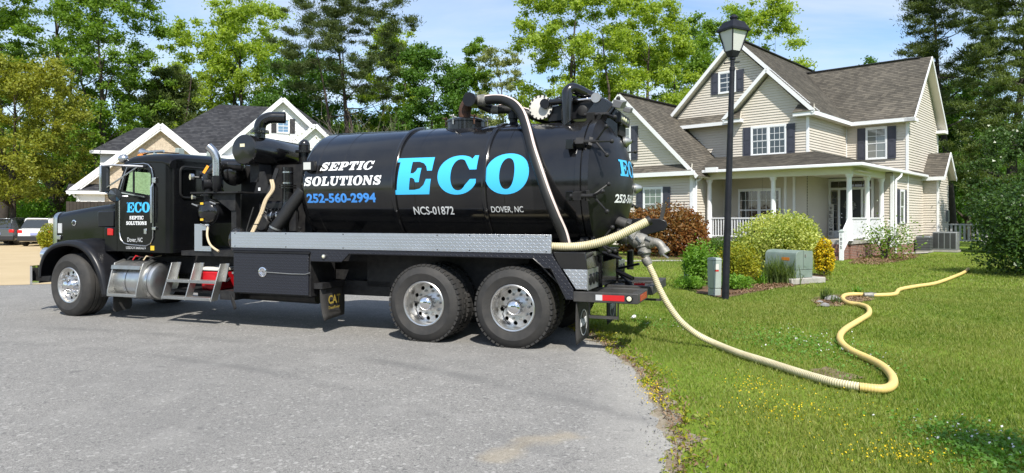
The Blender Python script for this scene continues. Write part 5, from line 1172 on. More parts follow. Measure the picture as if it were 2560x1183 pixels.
dsp = MB().tube(spline([(-6.20, -.62, 3.72), (-6.20, -.66, 3.60), (-6.33, -.86, 3.42), (-6.37, -.92, 3.2), (-6.37, -.92, .15)], 4), .05, 8); dsp.build('downspout', 'white_trim', HO)
window(HO, frontY(-1.14), -9.0, -8.05, 1.62, 3.1, 'window_green'); window(HO, frontY(-1.14), -10.75, -9.85, 4.62, 6.15, 'window_pale', 2, 2)
# ---- main gable and its pent roof
wallF(2.7, [(-9.95, 3.8), (-2.4, 3.8), (-2.4, 6.6), (-6.07, 10.3), (-9.95, 6.45)])
ry, rz, rx = 2.35, 10.62, -6.07
roof(HO, [(-2.0, ry, 6.55), (-2.0, 14.4, 6.55), (rx, 14.4, rz), (rx, ry, rz)]); roof(HO, [(-10.14, 14.4, 6.55), (-10.14, ry, 6.55), (rx, ry, rz), (rx, 14.4, rz)])
trim(HO, (-2.0, ry-.02, 6.49), (rx, ry-.02, rz-.06), .17, .03, 'rake_board', up=(1, 0, 1)); trim(HO, (-10.14, ry-.02, 6.49), (rx, ry-.02, rz-.06), .17, .03, 'rake_board', up=(-1, 0, 1))
roof(HO, [(-9.9, 2.2, 6.5), (-6.0, 2.2, 6.5), (-6.0, 2.72, 6.98), (-9.9, 2.72, 6.98)]); MB().box(-9.9, -6.0, 2.14, 2.2, 6.33, 6.5).build('fascia', 'white_trim', HO)
window(HO, frontY(2.66), -6.95, -6.15, 8.05, 9.0, 'window_glass', 2, 2)
# ---- projecting front gable
wallF(2.1, [(-5.98, 4.2), (-2.38, 4.2), (-2.38, 6.55), (-4.18, 8.45), (-5.98, 6.55)])
wallR(-2.38, [(2.1, 4.1), (7.45, 4.1), (7.45, 6.55), (2.1, 6.55)])
ry, rz = 1.74, 8.73
roof(HO, [(-2.0, ry, 6.55), (-2.0, 2.35, 6.55), (-4.18, 2.35, rz), (-4.18, ry, rz)]); roof(HO, [(-6.36, 2.75, 6.55), (-6.36, ry, 6.55), (-4.18, ry, rz), (-4.18, 2.75, rz)])
trim(HO, (-2.0, ry-.02, 6.49), (-4.18, ry-.02, rz-.06), .17, .03, 'rake_board', up=(1, 0, 1)); trim(HO, (-6.36, ry-.02, 6.49), (-4.18, ry-.02, rz-.06), .17, .03, 'rake_board', up=(-1, 0, 1))
for x0, x1 in ((-6.36, -5.45), (-2.95, -2.0)):
    MB().box(x0, x1, 1.74, 2.1, 6.35, 6.52).build('eave_return', 'white_trim', HO); roof(HO, [(x0, 1.70, 6.53), (x1, 1.70, 6.53), (x1-.12, 2.08, 6.92), (x0+.12, 2.08, 6.92)])
MB().box(-2.06, -2.0, 2.1, 7.1, 6.36, 6.56).build('fascia', 'white_trim', HO); MB().box(-2.38, -2.03, 2.1, 7.4, 6.36, 6.40).build('soffit_board', 'soffit', HO)
MB().box(-2.46, -2.35, 2.06, 2.16, 4.2, 6.36).build('corner_board', 'white_trim', HO); MB().box(-2.37, -2.32, 7.35, 7.42, 4.2, 6.36).build('corner_board', 'white_trim', HO)
window(HO, frontY(2.06), -4.98, -3.42, 4.74, 6.0, 'window_glass', 3, 2, 2)
# ---- right wing
wallF(7.4, [(-2.38, 3.8), (.40, 3.8), (.40, 6.5), (-2.38, 6.5)])
wallR(.40, [(7.4, .45), (13.9, .45), (13.9, 6.5), (10.65, 9.75), (7.4, 6.5)])
roof(HO, [(-5.0, 7.0, 6.5), (.80, 7.0, 6.5), (.80, 10.65, 10.03), (-6.2, 10.65, 10.03)]); roof(HO, [(.80, 14.3, 6.5), (-5.0, 14.3, 6.5), (-6.2, 10.65, 10.03), (.80, 10.65, 10.03)])
trim(HO, (.82, 7.0, 6.44), (.82, 10.65, 9.97), .16, .03, 'rake_board', up=(0, -1, 1)); trim(HO, (.82, 14.3, 6.44), (.82, 10.65, 9.97), .16, .03, 'rake_board', up=(0, 1, 1))
MB().box(-2.0, .84, 6.94, 7.0, 6.34, 6.52).build('fascia', 'white_trim', HO); MB().box(-2.3, .80, 7.0, 7.4, 6.33, 6.37).build('soffit_board', 'soffit', HO)
for y0, y1 in ((6.94, 7.65), (13.5, 14.3)): MB().box(.40, .84, y0, y1, 6.34, 6.50).build('eave_return', 'white_trim', HO)
MB().box(.36, .46, 7.36, 7.50, .45, 6.34).build('corner_board', 'white_trim', HO); MB().box(.38, .44, 13.85, 13.95, .45, 6.4).build('corner_board', 'white_trim', HO)
window(HO, frontY(7.36), -1.36, -.52, 4.68, 6.14, 'window_pale', 2, 2); window(HO, rightX(.44), 5.95, 6.6, 1.5, 2.95, 'window_pale', 1, 1, sw=.42)
MB().box(-.1, .42, 4.82, 14, 0, .45).build('foundation', 'brick_red', HO)
# bay at the side with its own little roof
wallF(10.6, [(.40, .35), (1.10, .35), (1.10, 3.75), (.40, 3.75)]); wallR(1.10, [(10.6, .35), (12.9, .35), (12.9, 3.75), (11.75, 4.9), (10.6, 3.75)])
roof(HO, [(.40, 10.3, 3.78), (1.42, 10.3, 3.78), (1.42, 11.75, 5.1), (.40, 11.75, 5.1)]); roof(HO, [(1.42, 13.2, 3.78), (.40, 13.2, 3.78), (.40, 11.75, 5.1), (1.42, 11.75, 5.1)])
trim(HO, (1.44, 10.3, 3.72), (1.44, 11.75, 5.04), .2, .03, 'rake_board', up=(0, -1, 1)); trim(HO, (1.44, 13.2, 3.72), (1.44, 11.75, 5.04), .2, .03, 'rake_board', up=(0, 1, 1))
MB().box(.40, 1.46, 10.24, 10.30, 3.62, 3.80).build('fascia', 'white_trim', HO); MB().box(1.03, 1.13, 10.56, 10.68, .35, 3.62).build('corner_board', 'white_trim', HO); MB().box(.42, 1.06, 10.64, 12.86, .1, 3.72).build('bay_core', 'porch_dark', HO)
MB().box(1.12, 1.22, 12.3, 12.6, 1.5, 2.1).build('meter_box', 'ac_grey', HO)
# ---- porch
wallF(1.95, [(-6.45, .7), (-2.38, .7), (-2.38, 3.75), (-6.45, 3.75)]); wallR(-2.38, [(1.95, .7), (6.9, .7), (6.9, 3.75), (1.95, 3.75)]); wallF(4.82, [(-2.38, .7), (.40, .7), (.40, 3.75), (-2.38, 3.75)]); wallR(.40, [(4.82, .45), (7.4, .45), (7.4, 3.85), (4.82, 3.85)])
MB().box(-2.36, .36, 4.86, 7.5, .3, 3.84).build('entry_core', 'porch_dark', HO); MB().box(-6.4, -2.4, 1.98, 2.8, .4, 4.2).build('porch_core', 'porch_dark', HO)
MB().box(-6.45, .10, .02, 1.95, .62, .76).build('porch_floor', 'concrete', HO); MB().box(-2.38, .10, 1.95, 4.82, .62, .76).build('porch_floor', 'concrete', HO)
MB().box(-6.45, .05, .08, .3, 0, .62).build('porch_base', 'brick_red', HO); MB().box(-.2, .05, .3, 4.82, 0, .62).build('porch_base', 'brick_red', HO)
MB().box(-6.45, .12, -.14, .14, 3.50, 3.84).build('porch_beam', 'cream_trim', HO); MB().box(-.16, .12, .14, 7.4, 3.50, 3.84).build('porch_beam', 'cream_trim', HO)
MB().box(-6.45, .3, .14, 1.95, 3.62, 3.66).build('porch_ceiling', 'soffit', HO); MB().box(-2.38, -.16, 1.95, 6.9, 3.62, 3.66).build('porch_ceiling', 'soffit', HO)
E0, EZ = .62, 3.90
sl_ = .30
def pz(d): return EZ+d*sl_
roof(HO, [(-6.9, -E0, EZ), (E0, -E0, EZ), (-2.1, 2.1, pz(2.72)), (-6.9, 2.1, pz(2.72))]); roof(HO, [(E0, -E0, EZ), (E0, 7.4, EZ), (-2.38, 7.4, pz(3.0)), (-2.38, 2.38, pz(3.0))])
roof(HO, [(E0+.1, 7.4, EZ), (E0+.1, 10.25, EZ), (.40, 10.25, EZ+.18), (.40, 7.4, EZ+.18)])
MB().box(-6.2, E0+.10, -E0-.11, -E0+.0, EZ-.12, EZ+.01).build('gutter', 'white_trim', HO, bevel=.02); MB().box(E0, E0+.11, -E0+.0, 10.3, EZ-.12, EZ+.01).build('gutter', 'white_trim', HO, bevel=.02)
MB().box(-6.45, E0, -E0, -.14, EZ-.10, EZ-.06).build('soffit_board', 'cream_trim', HO); MB().box(.12, E0, -.14, 10.2, EZ-.10, EZ-.06).build('soffit_board', 'cream_trim', HO)
MB().box(-6.0, -5.45, -E0-.14, -E0+.05, EZ-.1, EZ+.12).build('gutter_guard', 'white_trim', HO)
for p in ((0, 0), (-3.14, 0), (-6.17, 0), (0, 2.43), (0, 4.60)):
    c = MB().lathe([(.155, 0), (.155, .08), (.125, .10), (.135, .14), (.12, .17), (.118, .9), (.095, 2.56), (.11, 2.60), (.125, 2.63), (.14, 2.65), (.15, 2.74)], (p[0], p[1], .76), (0, 0, 1), 20); c.build('porch_column', 'white_rail', HO)
MB().box(.33, .46, 4.76, 4.90, .45, 3.62).build('corner_board', 'white_trim', HO); MB().tube(spline([(.66, 5.25, 3.8), (.66, 5.2, 3.62), (.54, 5.05, 3.45), (.50, 5.0, 3.2), (.50, 5.0, .1)], 4), .05, 8).build('downspout', 'white_trim', HO)
for x in (-3.35, -2.95): MB().box(x-.06, x+.06, 1.90, 1.93, .76, 3.6).build('porch_batten', 'white_trim', HO)
def railing(p0, p1, n):
    p0, p1 = Vector(p0), Vector(p1); up = Vector((0, 0, 1))
    rl = MB().bar(p0+up*.93, p1+up*.93, .09, .05).bar(p0+up*.10, p1+up*.10, .07, .06).build('porch_railing', 'white_rail', HO)
    bm_ = None
    for i in range(n):
        t = (i+.5)/n; q = p0.lerp(p1, t); b = MB().bar(q+up*.13, q+up*.905, .034, .034, (0, 1, 0)); b.build('baluster', 'white_rail', rl)
railing((-6.05, 0, .76), (-3.26, 0, .76), 21); railing((-3.02, 0, .76), (-1.75, 0, .76), 9); railing((0, .12, .76), (0, 2.31, .76), 17); railing((0, 2.55, .76), (0, 4.48, .76), 15)
for x in (-1.7, .0):
    MB().box(x-.07, x+.07, -1.02, -.88, .0, 1.16).build('newel_post', 'white_rail', HO); MB().hexa([(x-.10, -1.05, 1.16), (x+.10, -1.05, 1.16), (x+.10, -.85, 1.16), (x-.10, -.85, 1.16)], [(x-.02, -.97, 1.24), (x+.02, -.97, 1.24), (x+.02, -.93, 1.24), (x-.02, -.93, 1.24)]).build('newel_cap', 'util_grey', HO)
    sr = MB().bar((x, -.92, 1.02), (x, -.06, 1.64), .08, .06).bar((x, -.92, .28), (x, -.06, .86), .06, .05).build('stair_rail', 'white_rail', HO)
    for i in range(7): q = Vector((x, -.82+.11*i, 0)); z = .35+.075*i; MB().bar(q+Vector((0, 0, z)), q+Vector((0, 0, z+.72)), .03, .03, (0, 1, 0)).build('baluster', 'white_rail', sr)
for k in range(4): MB().box(-1.66, -.04, -.98+.25*k, .06, .0 if k == 0 else .15+.155*(k-1)+.005, .15+.155*k).build('step', 'brick_red', HO)
me = fit_mesh(text_mesh('1\n8\n0\n5', .01), .075, .62, -.0375, .46); flat_to(me, lambda u, v: Vector((u, -1.025, v)), 'house_number', 'sign_ink', HO)
# ---- entrance door and porch window
dr = MB(); dr.box(-2.05, -1.95, 6.84, 6.9, .76, 3.55); dr.box(-.15, -.05, 6.84, 6.9, .76, 3.55); dr.box(-2.05, -.05, 6.83, 6.89, 3.45, 3.58); dr.box(-1.95, -.15, 6.85, 6.89, 3.04, 3.14); dr.box(-1.62, -1.52, 6.85, 6.89, .76, 3.04); dr.box(-.60, -.50, 6.85, 6.89, .76, 3.04)
ef = dr.build('door_frame', 'white_trim', HO)
for k in range(5): MB().box(-1.93+.356*k, -1.61+.356*k, 6.865, 6.875, 3.17, 3.43).build('transom_pane', 'window_glass', ef)
for x in (-1.93, -.48):
    MB().box(x, x+.31, 6.862, 6.885, .76, 1.08).build('side_panel', 'white_trim', ef)
    for k in range(6): MB().box(x+.05, x+.26, 6.862, 6.87, 1.12+.315*k, 1.40+.315*k).build('sidelight_pane', 'window_glass', ef)
dd = MB().box(-1.52, -.60, 6.86, 6.88, .79, 3.04).build('entry_door', 'door_black', ef)
for z in (1.72, 1.90): MB().ball((-1.44, 6.835, z), .035, 10, 8).build('door_knob', 'chrome', ef)
ef.location = (-.30, -2.15, 0)
window(HO, frontY(1.91), -5.55, -3.62, 1.15, 3.0, 'window_glass', 3, 2, 2, False)
MB().tube([(-4.05, -.0+1.0, 3.6), (-4.05, 1.0, 2.0)], .004, 4).build('porch_wire', 'sign_ink', HO)
# brick front windows of the neighbour come with that house below
# rear-left block seen over the garage ridge
MB().box(-17, -9.5, 8, 14, 2, 6.2).build('rear_block', 'siding', HO); roof(HO, [(-17.4, 7.4, 6.0), (-9.0, 7.4, 6.0), (-9.0, 11, 8.75), (-17.4, 11, 8.75)])
trim(HO, (-10.3, -1.4, 7.92), (-10.3, 4.9, 7.92), .05, .25, 'ridge_cap', 'shutter_dark'); trim(HO, (-6.07, 2.36, 10.68), (-6.07, 14, 10.68), .05, .22, 'ridge_cap', 'shutter_dark'); trim(HO, (-5.8, 10.65, 10.08), (.3, 10.65, 10.08), .05, .22, 'ridge_cap', 'shutter_dark')
# ---- things on the porch
def on_house(name, label, cat):
    return thing(name, (13.83, 28, 0), HA, label, cat)
ws = on_house('welcome_sign', 'tall narrow white WELCOME sign leaning beside the front door', 'sign')
MB().hexa([(-2.35, 6.55, .77), (-2.12, 6.55, .77), (-2.12, 6.58, .77), (-2.35, 6.58, .77)], [(-2.42, 6.78, 2.36), (-2.19, 6.78, 2.36), (-2.19, 6.81, 2.36), (-2.42, 6.81, 2.36)]).build('board', 'sign_white', ws)
ms = []
for i, ch in enumerate('WELCOME'):
    m_ = fit_mesh(text_mesh(ch, .012), .14, .145, 0, 0)
    for v in m_.vertices:
        t = (2.1-.205*i-.77)/1.59; zz_ = .77+1.59*t+v.co.y; tt = (zz_-.77)/1.59; v.co = Vector((-2.305-.07*tt+v.co.x, 6.545+.23*tt, zz_))
    ms.append(m_)
link('lettering', join_meshes(ms), 'sign_ink', ws)
wr = on_house('wreath', 'grey and white wreath hanging on the black front door', 'wreath')
rw = np.random.default_rng(5); an = rw.uniform(0, 2*PI, 260); rr_ = .19+rw.normal(size=260)*.045
P_ = np.stack([-1.06+rr_*np.cos(an), 6.82+rw.uniform(-.03, .03, 260), 2.28+rr_*np.sin(an)], 1); quads_mesh('leaves', leaf_quads(rw, P_, .05), 'wreath', wr); MB().tube([(-1.06+.19*math.cos(a), 6.835, 2.28+.19*math.sin(a)) for a in [2*PI*i/16 for i in range(17)]], .025, 6).build('ring', 'bark_dark', wr)
dv = Matrix.Rotation(HA, 3, 'Z') @ Vector((.08, -2.10, 0))
for q in (ws, wr): q.location = q.location+dv
wr.location = wr.location+Matrix.Rotation(HA, 3, 'Z') @ Vector((-.38, -.05, 0))
# ---- neighbouring house
NA = math.radians(17)
NH = thing('neighbour_house', (-23.1, 45, 0), NA, 'house with dark grey roof, white siding and a tan brick gable behind the truck cab', 'house')
def nroof(poly): roof(NH, poly, 'shingle_grey', 'white_trim', .19, .02)
MB().prism([(-4.75, 0), (4.9, 0), (4.9, 3.5), (.07, 7.6), (-4.75, 3.5)], 'y', 0, 7).build('brick_wing', 'brick_tan', NH)
ns = .855
nroof([(5.3, -.35, 7.85-5.3*ns), (5.3, 6, 7.85-5.3*ns), (0, 6, 7.85), (0, -.35, 7.85)]); nroof([(-5.3, 6, 7.85-5.3*ns), (-5.3, -.35, 7.85-5.3*ns), (0, -.35, 7.85), (0, 6, 7.85)])
for s in (-1, 1): trim(NH, (5.3*s, -.37, 7.78-5.3*ns), (0, -.37, 7.78), .34, .04, 'rake_board', up=(s, 0, 1)); trim(NH, (4.9*s, -.20, 7.55-4.9*ns), (0, -.20, 7.55), .2, .3, 'rake_soffit', up=(s, 0, 1))
MB().box(-5.35, -3.1, -.42, .0, 3.22, 3.42).build('eave_return', 'white_trim', NH); nroof([(-5.35, -.42, 3.43), (-3.1, -.42, 3.43), (-3.1, .0, 3.85), (-5.35, .0, 3.85)]); MB().box(-4.9, -3.3, -.06, 0, 2.75, 3.22).build('frieze', 'white_trim', NH)
MB().tube(spline([(-5.0, -.3, 3.2), (-4.95, -.2, 3.05), (-4.75, -.08, 2.8), (-4.75, -.08, .3)], 3), .06, 8).build('downspout', 'white_trim', NH)
window(NH, lambda s_, d, z: Vector((s_, -.005-d, z)), -1.0, 1.0, 1.0, 2.7, 'window_glass', 2, 2, 2, True, 'shutter_dark')
MB().box(-4.3, 3, 2.9, 9, 0, 6.2).build('left_block', 'white_siding', NH); courses('siding', [(-4.3, 2.88, .3), (2, 2.88, .3), (2, 2.88, 6.15), (-4.3, 2.88, 6.15)], (0, -1, 0), .2, .02, 'white_siding', NH)
nroof([(-4.75, 2.45, 6.22), (2, 2.45, 6.22), (2, 5.2, 8.2), (-2.6, 5.2, 8.2)]); nroof([(-4.75, 9, 6.22), (-4.75, 2.45, 6.22), (-2.6, 5.2, 8.2), (-2.6, 6.5, 8.2)]); MB().box(-4.8, 2, 2.38, 2.46, 6.05, 6.26).build('fascia', 'white_trim', NH)
MB().box(-1.0, 12.5, 1.6, 10.5, 0, 6.0).build('main_block', 'white_siding', NH)
nroof([(-1.95, 1.2, 6.12), (13.3, 1.2, 6.12), (8.5, 6, 10.25), (2.86, 6, 10.25)]); nroof([(-1.95, 11, 6.12), (-1.95, 1.2, 6.12), (2.86, 6, 10.25), (2.86, 6.2, 10.25)]); nroof([(13.3, 1.2, 6.12), (13.3, 11, 6.12), (8.5, 6.2, 10.25), (8.5, 6, 10.25)])
MB().box(-1.9, 13.2, 1.1, 1.2, 5.94, 6.14).build('fascia', 'white_trim', NH)
GX, GZ = 7.58, 9.95
courses('siding', [(GX-4, .95, 5.0), (GX+4, .95, 5.0), (GX+4, .95, GZ-3.83), (GX, .95, GZ-.1), (GX-4, .95, GZ-3.83)], (0, -1, 0), .2, .02, 'white_siding', NH); MB().prism([(GX-3.9, 5), (GX+3.9, 5), (GX, GZ-.25)], 'y', .98, 5).build('gable_core', 'white_siding', NH)
for s in (-1, 1):
    nroof([(GX+s*4.3, .55, GZ+.15-4.3*.957), (GX+s*4.3, 5, GZ+.15-4.3*.957), (GX, 6, GZ+.15), (GX, .55, GZ+.15)][::s]); trim(NH, (GX+s*4.3, .53, GZ+.07-4.3*.957), (GX, .53, GZ+.07), .3, .04, 'rake_board', up=(s, 0, 1))
MB().box(GX-4.35, GX-2.6, .5, .95, 5.75, 5.95).build('eave_return', 'white_trim', NH)
SX, SZ = 9.75, 8.15
courses('siding', [(SX-3, .35, 4.0), (SX+3, .35, 4.0), (SX+3, .35, SZ-2.87), (SX, .35, SZ-.1), (SX-3, .35, SZ-2.87)], (0, -1, 0), .2, .02, 'white_siding', NH); MB().prism([(SX-2.9, 3), (SX+2.9, 3), (SX+2.9, SZ-3), (SX, SZ-.25), (SX-2.9, SZ-3)], 'y', .38, 4).build('gable_core', 'white_siding', NH)
for s in (-1, 1):
    nroof([(SX+s*3.3, .0, SZ+.12-3.3*.957), (SX+s*3.3, 4, SZ+.12-3.3*.957), (SX, 4, SZ+.12), (SX, .0, SZ+.12)][::s]); trim(NH, (SX+s*3.3, -.02, SZ+.04-3.3*.957), (SX, -.02, SZ+.04), .28, .04, 'rake_board', up=(s, 0, 1))
window(NH, lambda s, d, z: Vector((s, .93-d, z)), 7.22, 7.94, 7.72, 8.62, 'window_blue', 2, 2, sh='shutter_dark', sw=.36)
# ---- parked cars
def car(loc, rz, label, body, group):
    o = thing('parked_car', loc, rz, label, 'car', group); W = .92
    low = [(-W, .35), (-W-.02, .60), (-W, .95), (-W+.06, 1.02), (W-.06, 1.02), (W, .95), (W+.02, .60), (W, .35), (W-.1, .25), (-W+.1, .25)]
    def sec(y, sx, dz, zb=0): return [(p[0]*sx, y, p[1]+(dz if p[1] > .7 else zb if p[1] < .4 else dz*.4)) for p in low]
    S = [sec(0, .90, -.06, .1), sec(.08, .97, 0, .05), sec(.5, 1, .02), sec(2.6, 1, .02), sec(3.6, .98, -.06), sec(4.35, .92, -.16, .05), sec(4.5, .82, -.28, .12)]
    b = MB(); k = len(low); fs = []
    for j in range(len(S)-1):
        for i in range(k): fs.append((j*k+i, (j+1)*k+i, (j+1)*k+(i+1) % k, j*k+(i+1) % k))
    fs += [tuple(range(k)), tuple(range((len(S)-1)*k, len(S)*k))[::-1]]; b.add(sum(S, []), fs); bd = b.build('body', body, o, ang=40)
    def gsec(y, w0, w1, z0, z1): return [(-w0, y, z0), (w0, y, z0), (w1, y, z1), (-w1, y, z1)]
    gh = [gsec(.10, .84, .66, .98, 1.06), gsec(.42, .86, .66, .98, 1.60), gsec(.8, .87, .66, .98, 1.68), gsec(2.2, .87, .66, .98, 1.66), gsec(2.6, .86, .64, .98, 1.58), gsec(3.35, .80, .70, .97, 1.0)]
    b = MB(); fs = []
    for j in range(len(gh)-1):
        for i in range(4): fs.append((j*4+i, (j+1)*4+i, (j+1)*4+(i+1) % 4, j*4+(i+1) % 4))
    fs += [(0, 1, 2, 3), tuple(range(len(gh)*4-4, len(gh)*4))[::-1]]; b.add(sum(gh, []), fs); b.build('cabin', body, o, ang=40)
    MB().hexa([(-.74, .06, 1.09), (.74, .06, 1.09), (.72, .16, 1.10), (-.72, .16, 1.10)], [(-.60, .33, 1.55), (.60, .33, 1.55), (.60, .42, 1.55), (-.60, .42, 1.55)]).build('rear_window', 'window_glass', o)
    for s in (-1, 1):
        MB().hexa([(s*.872, .75, 1.05), (s*.872, 2.5, 1.05), (s*.85, 2.5, 1.05), (s*.85, .75, 1.05)], [(s*.70, .85, 1.55), (s*.70, 2.2, 1.55), (s*.66, 2.2, 1.55), (s*.66, .85, 1.55)]).build('side_window', 'window_glass', o)
        MB().box(min(s*.62, s*.90), max(s*.62, s*.90), -.01, .12, .78, .98).build('tail_light', 'red_lens', o, bevel=.03)
        MB().box(min(s*.66, s*.69), max(s*.66, s*.69), .8, 2.2, 1.68, 1.72).build('roof_rail', 'alu_dull', o)
        for y in (.78, 3.5):
            w = MB().lathe([(.20, .0), (.33, .02), (.35, .08), (.35, .2), (.33, .24)], (s*.92, y, .35), (-s, 0, 0), 20).build('wheel', 'rubber', o); MB().lathe([(.20, -.005), (.05, .02)], (s*.92, y, .35), (-s, 0, 0), 14).build('rim', 'alu_dull', w)
    MB().box(-.90, .90, -.06, .12, .32, .62).build('bumper', 'car_trim', o, bevel=.04); MB().box(-.20, .20, -.04, .02, .66, .80).build('licence_plate', 'plate_blue', o); MB().box(-.6, .6, .30, .44, 1.60, 1.66).build('spoiler', body, o, bevel=.02)
    return o
car((-28.35, 40.5, .01), math.radians(12), 'white parked SUV seen from behind beside the round hedge', 'car_white', 'cars parked on the driveway')
car((-31.4, 41.6, .01), math.radians(16), 'dark grey parked SUV at the left edge of the view', 'car_grey', 'cars parked on the driveway')
# ---- lamp post
LP = thing('lamp_post', (4.464, 14.295, -.01), 0, 'tall black street lamp post with a four-sided lantern on the lawn', 'lamp post'); LP.rotation_euler = (0, math.radians(1.75), math.radians(0))
MB().lathe([(.076, 0), (.074, .5), (.060, 3.6), (.052, 4.78), (.048, 4.86)], (0, 0, 0), (0, 0, 1), 24).build('post', 'lamp_black', LP)
MB().lathe([(.06, 4.80), (.06, 4.86), (.045, 4.88), (.045, 5.02), (.062, 5.03), (.062, 5.10)], (0, 0, 0), (0, 0, 1), 20).build('neck', 'lamp_black', LP)
MB().tube([(-.17, -.06, 4.93), (.17, .06, 5.0)], .014, 8).ball((-.18, -.063, 4.928), .022, 8, 6).build('ladder_bar', 'lamp_black', LP)
RZ = math.radians(70)
def lsq(r, z): return [(r*math.cos(RZ+PI/2*i), r*math.sin(RZ+PI/2*i), z) for i in range(4)]
MB().hexa(lsq(.10, 5.08), lsq(.155, 5.20)).build('lantern_base', 'lamp_black', LP)
zt, zb = 5.62, 5.20
MB().hexa(lsq(.140, zb), lsq(.275, zt)).build('diffuser', 'frosted', LP)
for i in range(4): a, b_ = Vector(lsq(.157, zb)[i]), Vector(lsq(.292, zt)[i]); MB().bar(a, b_, .022, .022, (0, 1, 0)).build('lantern_bar', 'lamp_black', LP)
MB().hexa(lsq(.34, zt-.01), lsq(.345, zt+.03)).build('lantern_rim', 'lamp_black', LP); MB().hexa(lsq(.33, zt+.03), lsq(.215, zt+.19)).build('lantern_hood', 'lamp_black', LP); MB().hexa(lsq(.215, zt+.19), lsq(.08, zt+.235)).build('lantern_cap', 'lamp_black', LP)
MB().lathe([(.065, zt+.22), (.065, zt+.26), (.085, zt+.27), (.085, zt+.30), (.06, zt+.33), (.03, zt+.345)], (0, 0, 0), (0, 0, 1), 18).build('finial', 'lamp_black', LP)
# ---- utility boxes
pd = thing('cable_pedestal', (4.46, 15.04, -.01), math.radians(20), 'slim pale grey utility pedestal beside the lamp post', 'utility box')
MB().hexa([(-.10, -.10, 0), (.10, -.10, 0), (.10, .10, 0), (-.10, .10, 0)], [(-.10, -.10, .16), (.10, -.10, .16), (.10, .10, .16), (-.10, .10, .16)]).build('base', 'util_grey', pd, bevel=.012)
MB().hexa([(-.106, -.106, .165), (.106, -.106, .165), (.106, .106, .165), (-.106, .106, .165)], [(-.112, -.112, .78), (.112, -.112, .78), (.112, .112, .78), (-.112, .112, .78)]).build('cover', 'util_grey', pd, bevel=.015); MB().hexa([(-.12, -.12, .78), (.12, -.12, .78), (.12, .12, .78), (-.12, .12, .78)], [(-.10, -.10, .835), (.10, -.10, .835), (.10, .10, .835), (-.10, .10, .835)]).build('cap', 'util_grey', pd, bevel=.012)
MB().box(-.07, .03, -.114, -.110, .58, .70).build('label', 'sign_white', pd); MB().box(-.07, .03, -.115, -.110, .54, .57).build('warning_label', 'red_lens', pd)
for x, y, z0, z1 in ((3.75, 17.6, .06, .46),):
    p2 = thing('marker_pedestal', (x+.95, y+.7, -.01), 0, 'small round green utility pedestal half hidden in the tall weeds', 'utility box'); MB().lathe([(.09, 0), (.09, .62), (.075, .68), (.03, .70)], (0, 0, 0), (0, 0, 1), 16).build('cover', 'util_green', p2); MB().lathe([(.10, 0), (.10, .05)], (0, 0, 0), (0, 0, 1), 16).build('base', 'util_green', p2)
tx = thing('transformer_box', (7.32, 17.6, -.01), math.radians(27), 'green metal transformer box on a concrete pad among the bushes', 'utility box')
MB().box(-.28, .98, -.12, 1.15, 0, .155).build('pad', 'concrete', tx, bevel=.02)
MB().box(.0, .62, .0, 1.0, .155, .36).build('base', 'util_green', tx, bevel=.012)
MB().prism([(-.005, .365), (.625, .365), (.625, .82), (.60, .845), (.28, .865), (.10, .85), (.02, .80), (-.005, .74)], 'y', -.006, 1.006).build('hood', 'util_green', tx, bevel=.008)
MB().box(.27, .275, -.010, -.006, .37, .85).build('seam', 'shutter_dark', tx); MB().box(.32, .35, -.03, -.006, .70, .76).build('lock', 'cast_alu', tx); MB().box(-.008, -.004, .2, .45, .60, .68).build('label', 'amber_lens', tx)
# ---- air conditioners, deck rail
a1 = on_house('air_conditioner', 'small dark air-conditioning unit beside the house wall', 'air conditioner'); MB().box(.50, 1.16, 8.55, 9.22, .0, .08).build('pad', 'concrete', a1); MB().box(.53, 1.13, 8.59, 9.19, .08, .80).build('casing', 'ac_grey', a1, bevel=.03)
for k in range(8): MB().box(.515, 1.145, 8.575, 9.205, .15+.077*k, .188+.077*k).build('louvre', 'ac_dark', a1)
MB().lathe([(.25, 0), (.25, .03)], (.83, 8.89, .80), (0, 0, 1), 20).build('fan_guard', 'ac_dark', a1)
a2 = on_house('heat_pump', 'large grey heat pump unit next to the deck railing', 'air conditioner'); MB().box(.95, 2.10, 9.7, 10.5, .0, .10).build('pad', 'concrete', a2); MB().box(1.0, 2.05, 9.75, 10.45, .10, 1.0).build('casing', 'ac_grey', a2, bevel=.03)
for k in range(4): MB().box(1.05+.25*k, 1.25+.25*k, 9.736, 9.76, .18, .94).build('grille_panel', 'ac_dark', a2)
dk = on_house('deck_railing', 'white deck railing behind the heat pump', 'railing'); MB().box(.5, 5.0, 14.0, 14.1, 1.30, 1.38).build('top_rail', 'white_rail', dk); MB().box(.5, 5.0, 14.02, 14.08, .42, .50).build('bottom_rail', 'white_rail', dk)
for k in range(22): MB().box(.6+.2*k, .70+.2*k, 14.03, 14.07, .50, 1.30).build('baluster', 'white_rail', dk)
